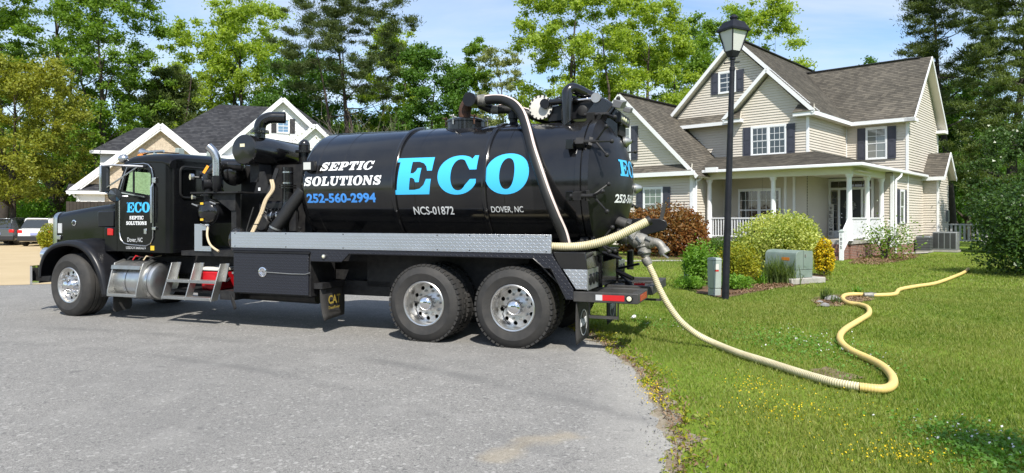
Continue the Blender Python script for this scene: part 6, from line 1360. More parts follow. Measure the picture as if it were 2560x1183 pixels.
# ================================================================== trees and bushes
def trunk_path(rng, H, lean=.03, n=7):
    p = [Vector((0, 0, 0))]; d = Vector((rng.uniform(-lean, lean), rng.uniform(-lean, lean), 1))
    for i in range(1, n+1):
        d = (d+Vector((rng.uniform(-.06, .06), rng.uniform(-.06, .06), 0))).normalized(); p.append(p[-1]+d*(H/n))
    return p
def grow(name, label, loc, H, W, base, leaf, bark='bark', clumps=60, per=150, lsize=.17, cr=.14, seed=1, pine=False, umbrella=False, trunks=1, shape=.6, tr=.018, limbs=12, group=None, flat=.62, sparse=1.0, aspect=.6, bias=None):
    """tree: trunk(s), limbs reaching into leaf clumps scattered through a crown of height H, radius W, starting at base*H"""
    rng = np.random.default_rng(seed); o = thing(name, loc, 0, label, 'tree', group)
    clumps = int(clumps*2.3); cr *= .70; per = per*(1.0 if pine else 1.5); W *= 1.06; lsize *= (1.02 if pine else .86); base *= (1 if pine else .72); C = []
    for i in range(clumps):
        t = rng.uniform(0, 1)**(.9 if not pine else .8); z = H*(base+(1-base)*t*.97)
        prof = (max(.2, 1-((t-.48)/.66)**2)**.5)*(1 if shape > .5 else 1.0) if not pine else (.5+.5*math.sin(PI*(t*.9+.1)) if umbrella else max(.18, (1-.62*t)))
        r = W*prof*math.sqrt(rng.uniform(.08, 1)); a = rng.uniform(0, 2*PI)
        c = np.array([r*math.cos(a), r*math.sin(a), z])
        if bias is not None: c[:2] += np.array(bias)*t
        C.append(c)
    C = np.array(C); rad = W*cr*2*rng.uniform(.55, 1.25, clumps)
    # leaves
    n = np.maximum(20, (per*(rad/rad.mean())**2*sparse).astype(int)); idx = np.repeat(np.arange(clumps), n)
    d = rand_dirs(rng, len(idx)); rr = np.abs(rng.normal(size=len(idx)))*(.62 if not pine else .5)+.12; rr = np.where(rr > 1.5, rng.uniform(.2, 1.3, len(idx)), rr)
    P = C[idx]+d*(rr*rad[idx])[:, None]*np.array([1, 1, flat if not pine else .42])
    if pine:
        ax = d*np.array([.7, .7, .4])+np.array([0, 0, .55]); V = leaf_tris(rng, P, lsize, aspect*1.2, .3, .1, ax, .45)
    else: V = leaf_tris(rng, P, lsize, aspect, .45)
    quads_mesh('crown', V, leaf, o)
    # wood
    b = MB(); pr = random.Random(seed); R0 = H*tr; tips = []
    paths = []
    for k in range(trunks):
        p = trunk_path(pr, H*((.93 if pine and not umbrella else .8) if k == 0 else .74), .03 if k == 0 else .16)
        if k: p = [q+Vector((pr.uniform(-.5, .5), pr.uniform(-.5, .5), 0)) for q in p]
        if bias is not None: p = [q+Vector((bias[0], bias[1], 0))*(q.z/H)**2 for q in p]
        s = spline(p, 3); m = len(s); rs = [R0*(1.15 if i == 0 else 1)*(1-.88*i/(m-1))*(1 if k == 0 else .7) for i in range(m)]
        b.tube(s, rs, 8); paths.append((s, rs))
    order = np.argsort(C[:, 2]); sel = [int(x) for x in order[::max(1, clumps//max(limbs, 1))]][:limbs+6]
    nodes = []
    def limb(tip, r_, start=None):
        tip = Vector(tip)
        if start is None:
            s, rs = paths[pr.randrange(len(paths))]; hd = math.hypot(tip.x, tip.y); zt = max(H*base*.72, tip.z-hd*(.75 if not pine else .28)-pr.uniform(0, .8)); i = min(range(len(s)), key=lambda q: abs(s[q].z-zt)); st = s[i]; r0 = min(rs[i]*.6, r_)
        else: st, r0 = start
        mid = st.lerp(tip, .5)+Vector((pr.uniform(-.1, .1), pr.uniform(-.1, .1), (.10 if not pine else -.06)))*(tip-st).length
        q = spline([st, st.lerp(mid, .55)+Vector((0, 0, -.02*(tip-st).length)), mid, tip], 3); m = len(q); rr2 = [r0*(1-.82*j/(m-1)) for j in range(m)]
        b.tube(q, rr2, 6, False); nodes.extend([(q[j], rr2[j]) for j in range(2, m-1)])
    for i in sel: limb(C[i], R0*.55)
    for i in range(clumps):
        if i in sel: continue
        tip = Vector(C[i]); best = min(nodes, key=lambda nd: (nd[0]-tip).length+max(0, nd[0].z-tip.z)*1.5)
        if (best[0]-tip).length < W*1.2: limb(C[i], best[1], (best[0], best[1]*.65))
    b.build('trunk', bark, o, ang=60); return o
def UX(u, Z): return (u-1280)/1707*Z
def ZT(v, Z): return 1.7+(545-v)*Z/1707
def T_(u, Z, vtop, wpx, base, leaf, label, name='broadleaf_tree', **k):
    return grow(name, label, (UX(u, Z), Z, 0), ZT(vtop, Z), wpx*Z/1707, base, leaf, label and k.pop('bark', 'bark'), **k)
T_(130, 60, -150, 165, .30, 'leaf_soft', 'tall airy green tree at the far left above the yellow-green tree', seed=11, clumps=80, per=150, trunks=2, cr=.13, lsize=.16, limbs=16)
T_(270, 57, -60, 128, .34, 'leaf_mid', 'tall leafy green tree left of the open sky, over the neighbour roof edge', seed=12, clumps=75, per=160, trunks=2, cr=.13, lsize=.16, limbs=16, sparse=.95)
T_(5, 52, -160, 75, .35, 'leaf_mid', 'tall dark-trunked tree cut by the left edge of the view', seed=13, clumps=50, per=130, cr=.15, bark='bark_dark')
T_(30, 44, 135, 165, .34, 'leaf_yellow', 'wide yellow-green tree at the left edge above the parked cars', seed=14, clumps=95, per=150, cr=.125, lsize=.12, shape=.5, limbs=14)
T_(435, 63, 160, 105, .28, 'needle', 'dark olive pine tree above the neighbour house left roof', 'pine_tree', seed=15, clumps=60, per=240, pine=True, lsize=.24, aspect=.16, cr=.16, bark='bark_pine')
T_(350, 66, 195, 85, .25, 'needle', 'small pine between the tall green tree and the olive pine', 'pine_tree', seed=16, clumps=40, per=220, pine=True, lsize=.24, aspect=.16, cr=.17, bark='bark_pine')
T_(505, 72, 35, 105, .35, 'leaf_bright', 'loose light green tree left of the big pine, nearest the sky gap', trunks=3, seed=17, clumps=60, per=130, cr=.14, lsize=.19)
T_(625, 72, -5, 125, .28, 'leaf_bright', 'taller light green tree just left of the big pine', trunks=3, seed=18, clumps=85, per=150, cr=.13, lsize=.19, bark='bark_dark')
T_(868, 58, -60, 178, .52, 'needle_dark', 'large spreading pine with bare crooked limbs above the tank', 'pine_tree', seed=19, clumps=100, per=280, pine=True, umbrella=True, trunks=3, lsize=.17, aspect=.15, cr=.10, bark='bark_pine', tr=.016, limbs=22)
T_(985, 68, 62, 85, .22, 'leaf_bright', 'bright green tree right behind the big pine', trunks=3, seed=20, clumps=60, per=150, cr=.17, lsize=.18)
T_(765, 66, 130, 110, .15, 'leaf_dark', 'dense dark green tree below the big pine, right of the white gable', seed=21, clumps=60, per=190, cr=.17, lsize=.17)
T_(1085, 56, 112, 98, .08, 'leaf_dark', 'dense dark green tree right of the big pine', seed=22, clumps=70, per=200, cr=.17, lsize=.14, shape=.45)
T_(1165, 60, 170, 75, .08, 'leaf_mid', 'short green tree between the dark tree and the pale tree', seed=23, clumps=40, per=160, cr=.2, lsize=.15)
T_(1195, 60, 72, 40, .35, 'leaf_mid', 'narrow green tree rising out of the pale feathery tree', seed=24, clumps=30, per=120, cr=.22, lsize=.15)
T_(1252, 57, 115, 70, .28, 'leaf_pale', 'pale feathery tree behind the tank hatch', seed=25, clumps=55, per=90, cr=.15, lsize=.13, sparse=.8)
T_(1440, 50, -90, 150, .26, 'leaf_bright', 'large bright green tree above the rear of the tank', trunks=3, seed=26, clumps=105, per=190, cr=.115, lsize=.14, limbs=16)
T_(1605, 53, -5, 120, .22, 'leaf_bright', 'bright green tree left of the big house gable', trunks=3, seed=27, clumps=85, per=180, cr=.13, lsize=.14, limbs=14)
T_(1700, 60, 110, 95, .12, 'leaf_mid', 'mid green tree tucked behind the garage roof', seed=28, clumps=45, per=170, cr=.18, lsize=.15)
T_(1780, 62, 35, 105, .25, 'leaf_mid', 'green tree directly behind the street lamp', trunks=3, seed=29, clumps=60, per=160, cr=.15, lsize=.16)
T_(1895, 64, 0, 108, .25, 'leaf_bright', 'green tree right of the lamp above the house ridge', trunks=3, seed=30, clumps=65, per=160, cr=.15, lsize=.16)
T_(2186, 72, 130, 32, .5, 'leaf_dark', 'small tree top peeking over the right roof ridge', seed=31, clumps=22, per=60, cr=.25, lsize=.16)
T_(2385, 47, -120, 165, .42, 'needle_dark', 'tall dark pine right of the house with limbs reaching over the roof', 'pine_tree', seed=32, clumps=115, per=270, pine=True, lsize=.14, aspect=.15, cr=.115, bark='bark_dark', tr=.014, limbs=22)
T_(2520, 41, -140, 150, .12, 'needle', 'dense olive pine at the right edge of the view', 'pine_tree', seed=33, clumps=140, per=250, pine=True, lsize=.13, aspect=.16, cr=.12, bark='bark_dark', limbs=20)
T_(2420, 52, 190, 95, .06, 'leaf_dark', 'dark green tree behind the deck railing', seed=34, clumps=60, per=190, cr=.17, lsize=.14)
T_(2560, 33, 300, 110, .06, 'holly', 'mid green tree behind the dark holly at the right edge', seed=35, clumps=60, per=150, cr=.16, lsize=.09)
T_(2375, 60, 300, 60, .05, 'leaf_dark', 'low dark tree between the house corner and the pine', seed=36, clumps=40, per=170, cr=.2, lsize=.15)
# row of lower trees closing the view behind the houses, each its own copy
KIN = [grow('woodland_tree', 'x', (0, 900, 0), 13, 4.6, .05, lf, 'bark_dark', clumps=46, per=190, cr=.19, lsize=.17, seed=50+i, shape=.45, group='woodland trees closing the view') for i, lf in enumerate(('leaf_dark', 'leaf_mid', 'leaf_dark'))]
rk = random.Random(9); used = [False]*3
spots = [(-90, 'left of the tall dark-trunked tree'), (60, 'behind the wide yellow-green tree'), (190, 'below the tall airy green tree'), (300, 'left of the neighbour house roof'), (420, 'behind the neighbour house left wing'), (560, 'behind the neighbour main ridge'), (690, 'behind the neighbour white gable'), (840, 'under the big spreading pine'), (930, 'behind the bare grey bush'), (1010, 'left of the dense dark tree'), (1150, 'right of the dense dark tree'), (1270, 'below the pale feathery tree'), (1370, 'behind the rear of the tank'), (1480, 'below the large bright tree'), (1600, 'behind the garage gable'), (1730, 'behind the main house gable'), (1880, 'behind the main house ridge'), (2050, 'behind the right wing'), (2200, 'behind the right wing gable'), (2330, 'past the right house corner'), (2440, 'behind the deck railing'), (2560, 'at the right edge behind the pine')]
for i, (u, wh) in enumerate(spots):
    k = i % 3; t = KIN[k] if not used[k] else copy_tree(KIN[k]); used[k] = True
    Z = rk.uniform(70, 82); s = rk.uniform(.9, 1.15)*(.72 if 1180 < u < 1330 else .62 if u > 1900 and u < 2300 else 1); t.location = (UX(u, Z), Z, 0); t.rotation_euler = (0, 0, rk.uniform(0, 6)); t.scale = (s*1.1, s*1.1, s)
    t['label'] = 'low woodland tree '+wh
# far wood that reads as one mass
rng = np.random.default_rng(77); n = 26000
X = rng.uniform(-120, 120, n); Y = rng.uniform(92, 104, n); Hh = 7.5+2.2*np.sin(X*.21)+1.5*np.sin(X*.53+1); Zz = rng.uniform(0, 1, n)**.7*Hh
quads_mesh('distant_wood', leaf_quads(rng, np.stack([X, Y, Zz], 1), .55), 'leaf_dark', None, 'stuff')
n = 16000; X = rng.uniform(-90, 90, n); Y = rng.uniform(-62, -54, n)-np.abs(X)*.0; Hh = 13+4*np.sin(X*.17)+3*np.sin(X*.41+2); Zz = rng.uniform(0, 1, n)**.75*Hh
quads_mesh('wood_across_the_street', leaf_quads(rng, np.stack([X, Y, Zz], 1), .8), 'leaf_dark', None, 'stuff')
# ---- bushes
def bush(name, label, u, v, rx, rz, leaf, n, lsize, seed, Z=None, lumps=14, cat='bush', ry=None, zc=None, flowers=None, aspect=.6, up=.5, core=True, ragged=.25, loc=None):
    rng = np.random.default_rng(seed); Z = Z or 1.7*1707/(v-545); o = thing(name, loc or (UX(u, Z), Z, 0), 0, label, cat); ry = ry or rx
    L = [(0, 0, rz*.95, 1.0)]
    for i in range(lumps):
        a = rng.uniform(0, 2*PI); q = rng.uniform(.35, .8); L.append((q*rx*math.cos(a), q*ry*math.sin(a), rz*rng.uniform(.5, 1.45), rng.uniform(.3, .55)))
    Ps = []
    for (x, y, z, s) in L:
        k = int(n*s*s/sum(l_[3]**2 for l_ in L)); d = rand_dirs(rng, k); rr = rng.uniform(.5, 1+ragged*.3, k)**.5+rng.exponential(ragged*.12, k)
        Ps.append(np.array([x, y, z])+d*rr[:, None]*np.array([rx*s, ry*s, rz*s]))
    P = np.concatenate(Ps); P = P[P[:, 2] > .02]; V = leaf_quads(rng, P, lsize, aspect, up); quads_mesh('foliage', V, leaf, o)
    if flowers:
        fm, fn, fs, zlo = flowers; top = P[(P[:, 2] > zlo*rz)]; sel = top[rng.integers(0, len(top), fn)]+rand_dirs(rng, fn)*.02; quads_mesh('flowers', leaf_quads(rng, sel, fs, .8), fm, o, 'stuff')
    b = MB(); pr = random.Random(seed)
    for i in range(9):
        a = pr.uniform(0, 2*PI); q = pr.uniform(.2, .75); b.tube(spline([(pr.uniform(-.08, .08), pr.uniform(-.08, .08), 0), (q*rx*.4*math.cos(a), q*ry*.4*math.sin(a), rz*.6), (q*rx*math.cos(a), q*ry*math.sin(a), rz*1.3)], 3), [.022*rx+.006]*3+[.015*rx+.004]*4, 5)
    b.build('stems', 'bark_dark', o, ang=60); return o
bush('red_shrub', 'large red and bronze rounded shrub in front of the garage window', 1672, 641, 1.5, 1.22, 'leaf_red', 11000, .062, 101, lumps=22)
bush('red_shrub', 'smaller bronze-green shrub half hidden behind the truck tank door', 1590, 638, .95, 1.1, 'leaf_red', 4500, .062, 102, lumps=12)
bush('variegated_shrub', 'large pale variegated shrub behind the transformer box', 1948, 675, 1.28, 1.0, 'leaf_variegated', 22000, .042, 103, lumps=34, ragged=.2)
bush('golden_shrub', 'yellow-green shrub just right of the lamp post', 1848, 712, .53, .55, 'leaf_golden', 5600, .030, 104, lumps=16, ragged=.4)
bush('weedy_shrub', 'lush bright green weeds left of the lamp post', 1752, 712, .42, .55, 'leaf_lime', 3600, .042, 105, lumps=14, ragged=.7, aspect=.45)
bush('weedy_patch', 'low green weeds at the foot of the lamp post', 1725, 722, .34, .15, 'leaf_lime', 1500, .035, 106, lumps=8, ragged=.6, aspect=.4)
bush('weedy_patch', 'light green weeds below the golden shrub', 1838, 722, .42, .17, 'leaf_lime', 1600, .034, 107, lumps=9, ragged=.6)
bush('flowering_shrub', 'bush covered in bright yellow flowers right of the transformer box', 2062, 690, .25, .58, 'leaf_golden', 2600, .028, 108, flowers=('petal_yellow', 3400, .028, .3), lumps=14)
bush('boxwood', 'small dark green boxwood left of the lamp post near the porch', 1800, 640, .62, .45, 'leaf_dark', 2600, .035, 109, lumps=8)
bush('boxwood', 'small dark green boxwood right of the lamp post near the porch', 1850, 640, .55, .42, 'leaf_dark', 2400, .035, 110, lumps=8)
bush('dogwood', 'open white-flowered shrub at the porch corner', 2212, 646, .95, .75, 'leaf_mid', 1500, .050, 111, lumps=18, ragged=2.6, flowers=('petal_white', 150, .055, .7))
bush('holly_bush', 'big dark holly bush at the right edge where the hose ends', 2625, 690, 1.62, 1.5, 'holly', 19000, .052, 112, lumps=40, ragged=.3)
bush('holly_bush', 'holly lump at the far right edge behind the big holly', 2720, 670, 1.8, 1.8, 'holly', 8000, .06, 113, lumps=20)
bush('round_hedge', 'round clipped yellow-green hedge between the white car and the truck hood', 126, 626, .58, .72, 'leaf_golden', 3500, .05, 114, lumps=10, ragged=.1)
for i, (u, v, r, h, lb) in enumerate(((20, 596, 3.2, 2.2, 'green roadside thicket above the grey car'), (120, 592, 3.0, 2.0, 'green roadside thicket above the white car'), (210, 590, 2.4, 1.9, 'green roadside thicket above the truck hood'), (-70, 594, 3, 2.4, 'green roadside thicket at the left frame edge'))): bush('thicket', lb, u, v, r, h, 'leaf_mid' if i % 2 else 'leaf_lime', 6500, .10, 120+i, lumps=20, cat='thicket', ragged=.5)
for i, (u, v, r, h, lb) in enumerate(((2390, 590, 2.6, 2.2, 'dark undergrowth behind the deck railing'), (2480, 592, 2.6, 2.4, 'dark undergrowth behind the big holly'), (2570, 592, 2.6, 2.6, 'dark undergrowth at the right frame edge'), (715, 600, 2.2, .9, 'low green shrub seen under the tank nose'))): bush('undergrowth', lb, u, v, r, h, 'leaf_dark', 5000, .12, 130+i, lumps=16, cat='thicket', ragged=.5)
# bare grey bushes over the tank
def bare(u, Z, H, W, seed, label):
    o = thing('bare_bush', (UX(u, Z), Z, 0), 0, label, 'bush'); pr = random.Random(seed); b = MB()
    def br(p, d, L, r, k):
        q = [p]; 
        for i in range(3): d = (d+Vector((pr.uniform(-.25, .25), pr.uniform(-.25, .25), pr.uniform(-.05, .2)))).normalized(); q.append(q[-1]+d*L/3)
        b.tube(q, [r, r*.85, r*.7, r*.5], 4, False)
        if k: 
            for _ in range(3): br(q[pr.choice((1, 2, 3))], (d+Vector((pr.uniform(-.8, .8), pr.uniform(-.8, .8), pr.uniform(-.1, .5)))).normalized(), L*.68, r*.6, k-1)
    for i in range(9):
        a = pr.uniform(0, 2*PI); br(Vector((pr.uniform(-.3, .3), pr.uniform(-.3, .3), 0)), Vector((math.cos(a)*.45*W/H, math.sin(a)*.45*W/H, 1)).normalized(), H*.5, .035, 3)
    b.build('branches', 'twig_grey', o, ang=80)
    rng = np.random.default_rng(seed); P = np.array(b.v)[rng.integers(0, len(b.v), 160)]; P = P[P[:, 2] > H*.4]; quads_mesh('leaves', leaf_quads(rng, P, .08), 'leaf_pale', o)
bare(950, 46, 8.6, 4.6, 5, 'bare grey twiggy bush above the tank'); bare(895, 47, 7.6, 4, 6, 'smaller bare twiggy bush beside the white gable'); bare(800, 43, 6.8, 1.6, 7, 'thin bare sapling in front of the small white gable')
# ornamental grass
def blades(name, label, loc, n, L, spread, m, seed, w=.012, cat='grass clump', parent=None):
    rng = np.random.default_rng(seed); o = thing(name, loc, 0, label, cat); V = []
    a = rng.uniform(0, 2*PI, n); tilt = rng.uniform(.1, 1.0, n)**1.2; ln = L*rng.uniform(.55, 1.1, n); base = rng.normal(size=(n, 2))*spread
    seg = 5
    d = np.stack([np.cos(a), np.sin(a)], 1); prev = None
    s = np.stack([-np.sin(a), np.cos(a), np.zeros(n)], 1)
    for k in range(seg):
        def pt(t):
            h = ln*np.sin(np.minimum(t*1.25, 1.6))*(1-.45*tilt*t); r = ln*tilt*t**1.7*.9
            return np.stack([base[:, 0]+d[:, 0]*r, base[:, 1]+d[:, 1]*r, h*.9], 1)
        p0, p1 = pt(k/seg), pt((k+1)/seg); w0, w1 = w*(1-.8*k/seg), w*(1-.8*(k+1)/seg)
        V.append(np.stack([p0-s*w0, p0+s*w0, p1+s*w1, p1-s*w1], 1))
    quads_mesh('blades', np.concatenate(V), m, o, 'stuff'); MB().lathe([(spread*1.2, 0), (spread*.8, .04)], (0, 0, 0), (0, 0, 1), 10).build('crown_base', 'mulch', o); return o
blades('lily_clump', 'arching dark green grass clump in front of the transformer box', (6.92, 17.75, 0), 520, .85, .18, 'leaf_blade', 201)
blades('lily_clump', 'small upright green clump left of the transformer grass', (6.35, 17.5, 0), 90, .5, .07, 'leaf_lime', 202)
blades('weed_tuft', 'small grassy tuft behind the grey stone', (UX(2065, 14.1), 14.1, 0), 60, .38, .05, 'leaf_blade', 203); blades('weed_tuft', 'broad-leaved weed above the hose coupling', (UX(2145, 15.2), 15.2, 0), 40, .26, .04, 'leaf_lime', 204, .02); blades('weed_tuft', 'tiny tuft beside the stone bed', (UX(2090, 13.6), 13.6, 0), 40, .25, .05, 'leaf_blade', 205)
grow('shade_tree', 'young tree just outside the right edge that shades the near lawn', (5.3, -2.0, 0), 8.0, 1.5, .5, 'leaf_mid', 'bark', clumps=30, per=120, lsize=.07, cr=.24, seed=40)
# ================================================================== lawn detail and small things
# beds of mulch and leaf litter
def blob(name, label, pts, m, z=.004, jit=.12, seed=1, cat='flower bed'):
    r = random.Random(seed); out = []
    for i in range(len(pts)):
        a, b = Vector((*pts[i], 0)), Vector((*pts[(i+1) % len(pts)], 0)); k = max(2, int((b-a).length/.3))
        for j in range(k): q = a.lerp(b, j/k); out.append((q.x+r.uniform(-jit, jit), q.y+r.uniform(-jit, jit)))
    return sheet(name, out, z, m)
G = lambda u, v: g(u, v, 0)[:2]
blob('planting_bed', '', [G(1735, 728), G(1790, 745), G(1850, 738), G(1930, 722), G(1990, 715), G(2060, 700), G(2075, 690), G(1990, 676), G(1900, 676), G(1800, 690), G(1745, 705)], 'mulch', seed=2)
blob('house_bed', '', [G(1540, 641), G(1600, 648), G(1760, 650), G(1900, 648), G(2090, 652), G(2095, 640), G(1900, 636), G(1700, 634), G(1560, 634)], 'mulch', seed=3)
blob('corner_bed', '', [G(2130, 652), G(2180, 660), G(2240, 655), G(2290, 645), G(2300, 634), G(2230, 630), G(2140, 638)], 'mulch', seed=4)
blob('stone_bed', '', [G(2025, 752), G(2050, 766), G(2090, 765), G(2130, 757), G(2185, 752), G(2170, 738), G(2110, 735), G(2060, 738)], 'bare_soil', seed=5, jit=.07)
blob('bare_patch', '', [G(2020, 925), G(2060, 945), G(2130, 952), G(2160, 945), G(2110, 930), G(2060, 918)], 'bare_soil', seed=6, jit=.05)
sheet('front_walk', [G(1400, 656), G(1400, 652), G(1710, 650), G(1710, 653)], .008, 'concrete'); sheet('utility_slab', [G(2255, 637), G(2320, 634), G(2325, 631), G(2262, 633)], .03, 'concrete')
ng = np.random.default_rng(300)
def poly_pts(rng, pts, n):
    P = np.array(pts); lo, hi = P.min(0), P.max(0); Q = rng.uniform(lo, hi, (n*3, 2)); ins = np.zeros(len(Q), bool); k = len(P); j = k-1
    for i in range(k):
        c = ((P[i, 1] > Q[:, 1]) != (P[j, 1] > Q[:, 1])) & (Q[:, 0] < (P[j, 0]-P[i, 0])*(Q[:, 1]-P[i, 1])/(P[j, 1]-P[i, 1]+1e-12)+P[i, 0]); ins ^= c; j = i
    return Q[ins][:n]
def inside(Q, pts):
    P = np.array(pts); ins = np.zeros(len(Q), bool); k = len(P); j = k-1
    for i in range(k):
        c = ((P[i, 1] > Q[:, 1]) != (P[j, 1] > Q[:, 1])) & (Q[:, 0] < (P[j, 0]-P[i, 0])*(Q[:, 1]-P[i, 1])/(P[j, 1]-P[i, 1]+1e-12)+P[i, 0]); ins ^= c; j = i
    return ins
bed = [G(1740, 735), G(1800, 745), G(1930, 724), G(2060, 700), G(2060, 690), G(1900, 690), G(1760, 705)]
def scatter(name, pts, n, m, size, z=.015, seed=1, aspect=.6):
    r = np.random.default_rng(seed); Q = poly_pts(r, pts, n); P = np.concatenate([Q, np.full((len(Q), 1), z)+r.uniform(0, z, (len(Q), 1))], 1); return quads_mesh(name, leaf_quads(r, P, size, aspect, 1.5), m, None, 'stuff')
scatter('leaf_litter', [G(1820, 738), G(1900, 730), G(1985, 716), G(1980, 706), G(1880, 712)], 900, 'leaf_litter', .03, seed=21)
scatter('corner_leaf_litter', [G(2120, 660), G(2200, 664), G(2290, 646), G(2280, 634), G(2150, 642)], 1500, 'leaf_litter', .05, seed=22)
scatter('stone_bed_litter', [G(2030, 760), G(2090, 766), G(2180, 752), G(2160, 740), G(2060, 742)], 700, 'leaf_litter', .022, seed=23)
# stones
def stone(label, u, v, r, seed):
    rr = random.Random(seed); b = MB().ball((0, 0, 0), r, 10, 7, (1.2, .9, .6)); b.v = [(x*(1+rr.uniform(-.16, .16)), y*(1+rr.uniform(-.16, .16)), z*(1+rr.uniform(-.16, .16))+r*.3) for x, y, z in b.v]
    o = b.build('stone', 'stone', None, ang=20); p = G(u, v); o.location = (p[0], p[1], 0); tag(o, label, 'stone', 'stones in the small bed')
stone('grey stone in the small bed left of the hose bend', 2080, 752, .13, 1); stone('small pale stone in front of the small bed', 2063, 766, .075, 2); stone('flat stone between the grey stone and the hose', 2050, 758, .06, 3)
# dropped plastic cup
cup = thing('plastic_cup', (*G(1580, 798), 0), .4, 'crumpled clear-white plastic cup on the grass behind the truck', 'cup'); MB().lathe([(.03, 0), (.045, .10), (.048, .10), (.032, -.002)], (0, 0, .045), (.9, .3, .15), 12, True, False).build('wall', 'litter', cup); MB().lathe([(.05, 0), (.05, .008)], (.1, .03, .06), (.9, .3, .15), 12).build('lid', 'litter', cup)
cup.scale = (.62, .62, .62)
# solar path light at the house corner
sp_ = on_house('path_light', 'small solar path light on a stake at the right house wall', 'garden light'); MB().cyl((1.0, 6.4, 0), (1.0, 6.4, .42), .012, n=6).build('stake', 'sign_ink', sp_); MB().lathe([(.03, .42), (.05, .52), (.06, .53), (.01, .56)], (1.0, 6.4, 0), (0, 0, 1), 10).build('head', 'sign_ink', sp_)
# brown fence beyond the hood
wf = thing('wood_fence', (UX(165, 33), 33, 0), 0, 'dark brown board fence seen over the truck hood', 'fence')
for k in range(17): MB().box(.17*k, .17*k+.155, 0, .025, .05, 2.50-.01*(k % 3)).build('board', 'bark_dark', wf)
for z in (.5, 1.9): MB().box(0, 2.9, .025, .07, z, z+.09).build('rail', 'bark_dark', wf)
# ---- grass blades
def field(rng, n, z0, z1, x1, hh, ww, pw=1.0):
    Y = z0+(z1-z0)*rng.uniform(0, 1, n)**pw; X = rng.uniform(-2.0, x1, n)*np.ones(n); X = np.where(X > Y*.80+.6, rng.uniform(0, 1, n)*(Y*.80+1.4)-.8, X)
    Q = np.stack([X, Y], 1)
    # keep off the road: ragged edge
    jit = rng.normal(size=n)*.10+.06*np.sin(Y*7)+.05*np.sin(X*9+Y*13)
    rd = np.hypot(X-RC[0], Y-RC[1]); on = (rd < RR+.05+jit) | ((Y < 4.3) & (X < 1.0+jit))
    keep = ~on
    for bp_ in (bed,): keep &= ~inside(Q, bp_)
    keep &= ~inside(Q, [G(2035, 755), G(2085, 764), G(2160, 752), G(2150, 740), G(2070, 741)])
    nz_ = np.sin(X*1.3+2)*np.sin(Y*1.1)+.6*np.sin(X*3.1+Y*2.3)+.5*rng.normal(size=n); 
    edge = np.clip((rd-RR)/.6, .25, 1); keep &= rng.uniform(0, 1, n) < np.clip(edge*(.85+.2*nz_), .1, 1)
    Q = Q[keep]; m = len(Q); e = edge[keep]; nzk = nz_[keep]
    a = rng.uniform(0, 2*PI, m); h = hh*rng.uniform(.5, 1.25, m)*(.55+.45*e)*(1+.15*nzk); w = ww*rng.uniform(.7, 1.3, m)
    lean = rng.uniform(.05, .9, m)*h; d = rng.uniform(0, 2*PI, m)
    s = np.stack([np.cos(a), np.sin(a), np.zeros(m)], 1)*w[:, None]; p0 = np.concatenate([Q, np.full((m, 1), -.012)], 1); p1 = p0+np.stack([np.cos(d)*lean, np.sin(d)*lean, h], 1)
    return np.stack([p0-s, p0+s, p1+s*.25, p1-s*.25], 1)
ga = [field(ng, 165000, 3.6, 9.5, 7.5, .034, .0044), field(ng, 150000, 9.5, 16.5, 14, .040, .0068), field(ng, 90000, 16.5, 32, 26, .045, .013)]
quads_mesh('grass', np.concatenate(ga), 'grass_blade', None, 'stuff')
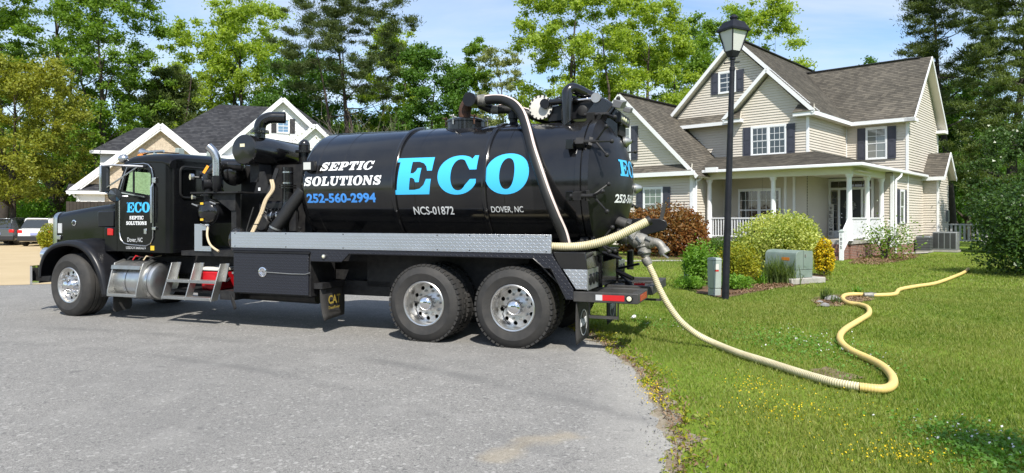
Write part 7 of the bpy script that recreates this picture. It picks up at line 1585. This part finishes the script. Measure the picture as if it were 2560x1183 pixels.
# clover patches and their white heads, yellow flowers, weeds along the road edge
def patch(name, cx, cy, rx, ry, n, m, size, z, seed, aspect=.8, ang=0.):
    r = np.random.default_rng(seed); q = r.normal(size=(n, 2))*np.array([rx, ry])*.5; c, s = math.cos(ang), math.sin(ang); X = cx+q[:, 0]*c-q[:, 1]*s; Y = cy+q[:, 0]*s+q[:, 1]*c
    return quads_mesh(name, leaf_quads(r, np.stack([X, Y, z*r.uniform(.5, 1.15, n)], 1), size, aspect, 1.6), m, None, 'stuff')
def pa(u, v, wpx, hpx):
    x, y = G(u, v); return x, y, wpx/1707*y, hpx*y*y/2902
for i, (u, v, w, h, n) in enumerate(((2040, 870, 150, 60, 1100), (2500, 1130, 190, 90, 2000), (1640, 815, 70, 22, 250), (1930, 850, 120, 30, 300))): patch('clover', *pa(u, v, w, h), n, 'clover_leaf', .016, .038, 400+i)
for i, (u, v, w, h, n) in enumerate(((2050, 868, 120, 60, 60), (2500, 1120, 170, 90, 60), (1650, 812, 90, 20, 24), (2010, 850, 160, 40, 26))): patch('clover_flowers', *pa(u, v, w, h), n, 'petal_white', .011, .06, 420+i)
for i, (u, v, w, h, n) in enumerate(((1880, 968, 70, 24, 130), (1960, 1030, 140, 34, 150), (2250, 1145, 150, 34, 190), (2120, 1080, 240, 60, 70), (1620, 968, 40, 30, 120), (1632, 1000, 30, 26, 120), (2000, 990, 200, 60, 120))): patch('yellow_flowers', *pa(u, v, w, h), n, 'petal_yellow', .0075, .042, 440+i)
r = np.random.default_rng(460); an = r.uniform(-.35, .55, 1500); rr3 = RR+.05+np.abs(r.normal(size=1500))*.14+.08*np.sin(an*40)+.05*np.sin(an*95)
quads_mesh('edge_weeds', leaf_quads(r, np.stack([RC[0]+rr3*np.cos(an), RC[1]+rr3*np.sin(an), r.uniform(.005, .04, 1500)], 1), .022, .4, 1.0), 'leaf_golden', None, 'stuff')
r = np.random.default_rng(461); an = r.uniform(-.35, .6, 2200); rr3 = RR+.04+np.abs(r.normal(size=2200))*.16
quads_mesh('edge_thatch', leaf_quads(r, np.stack([RC[0]+rr3*np.cos(an), RC[1]+rr3*np.sin(an), r.uniform(.003, .02, 2200)], 1), .024, .25, 1.2), 'leaf_litter', None, 'stuff')
an = r.uniform(-.35, .6, 900); rr3 = RR-.02+r.normal(size=900)*.10
quads_mesh('edge_gravel', leaf_quads(r, np.stack([RC[0]+rr3*np.cos(an), RC[1]+rr3*np.sin(an), r.uniform(.003, .010, 900)], 1), .010, .8, 2), 'stone', None, 'stuff')
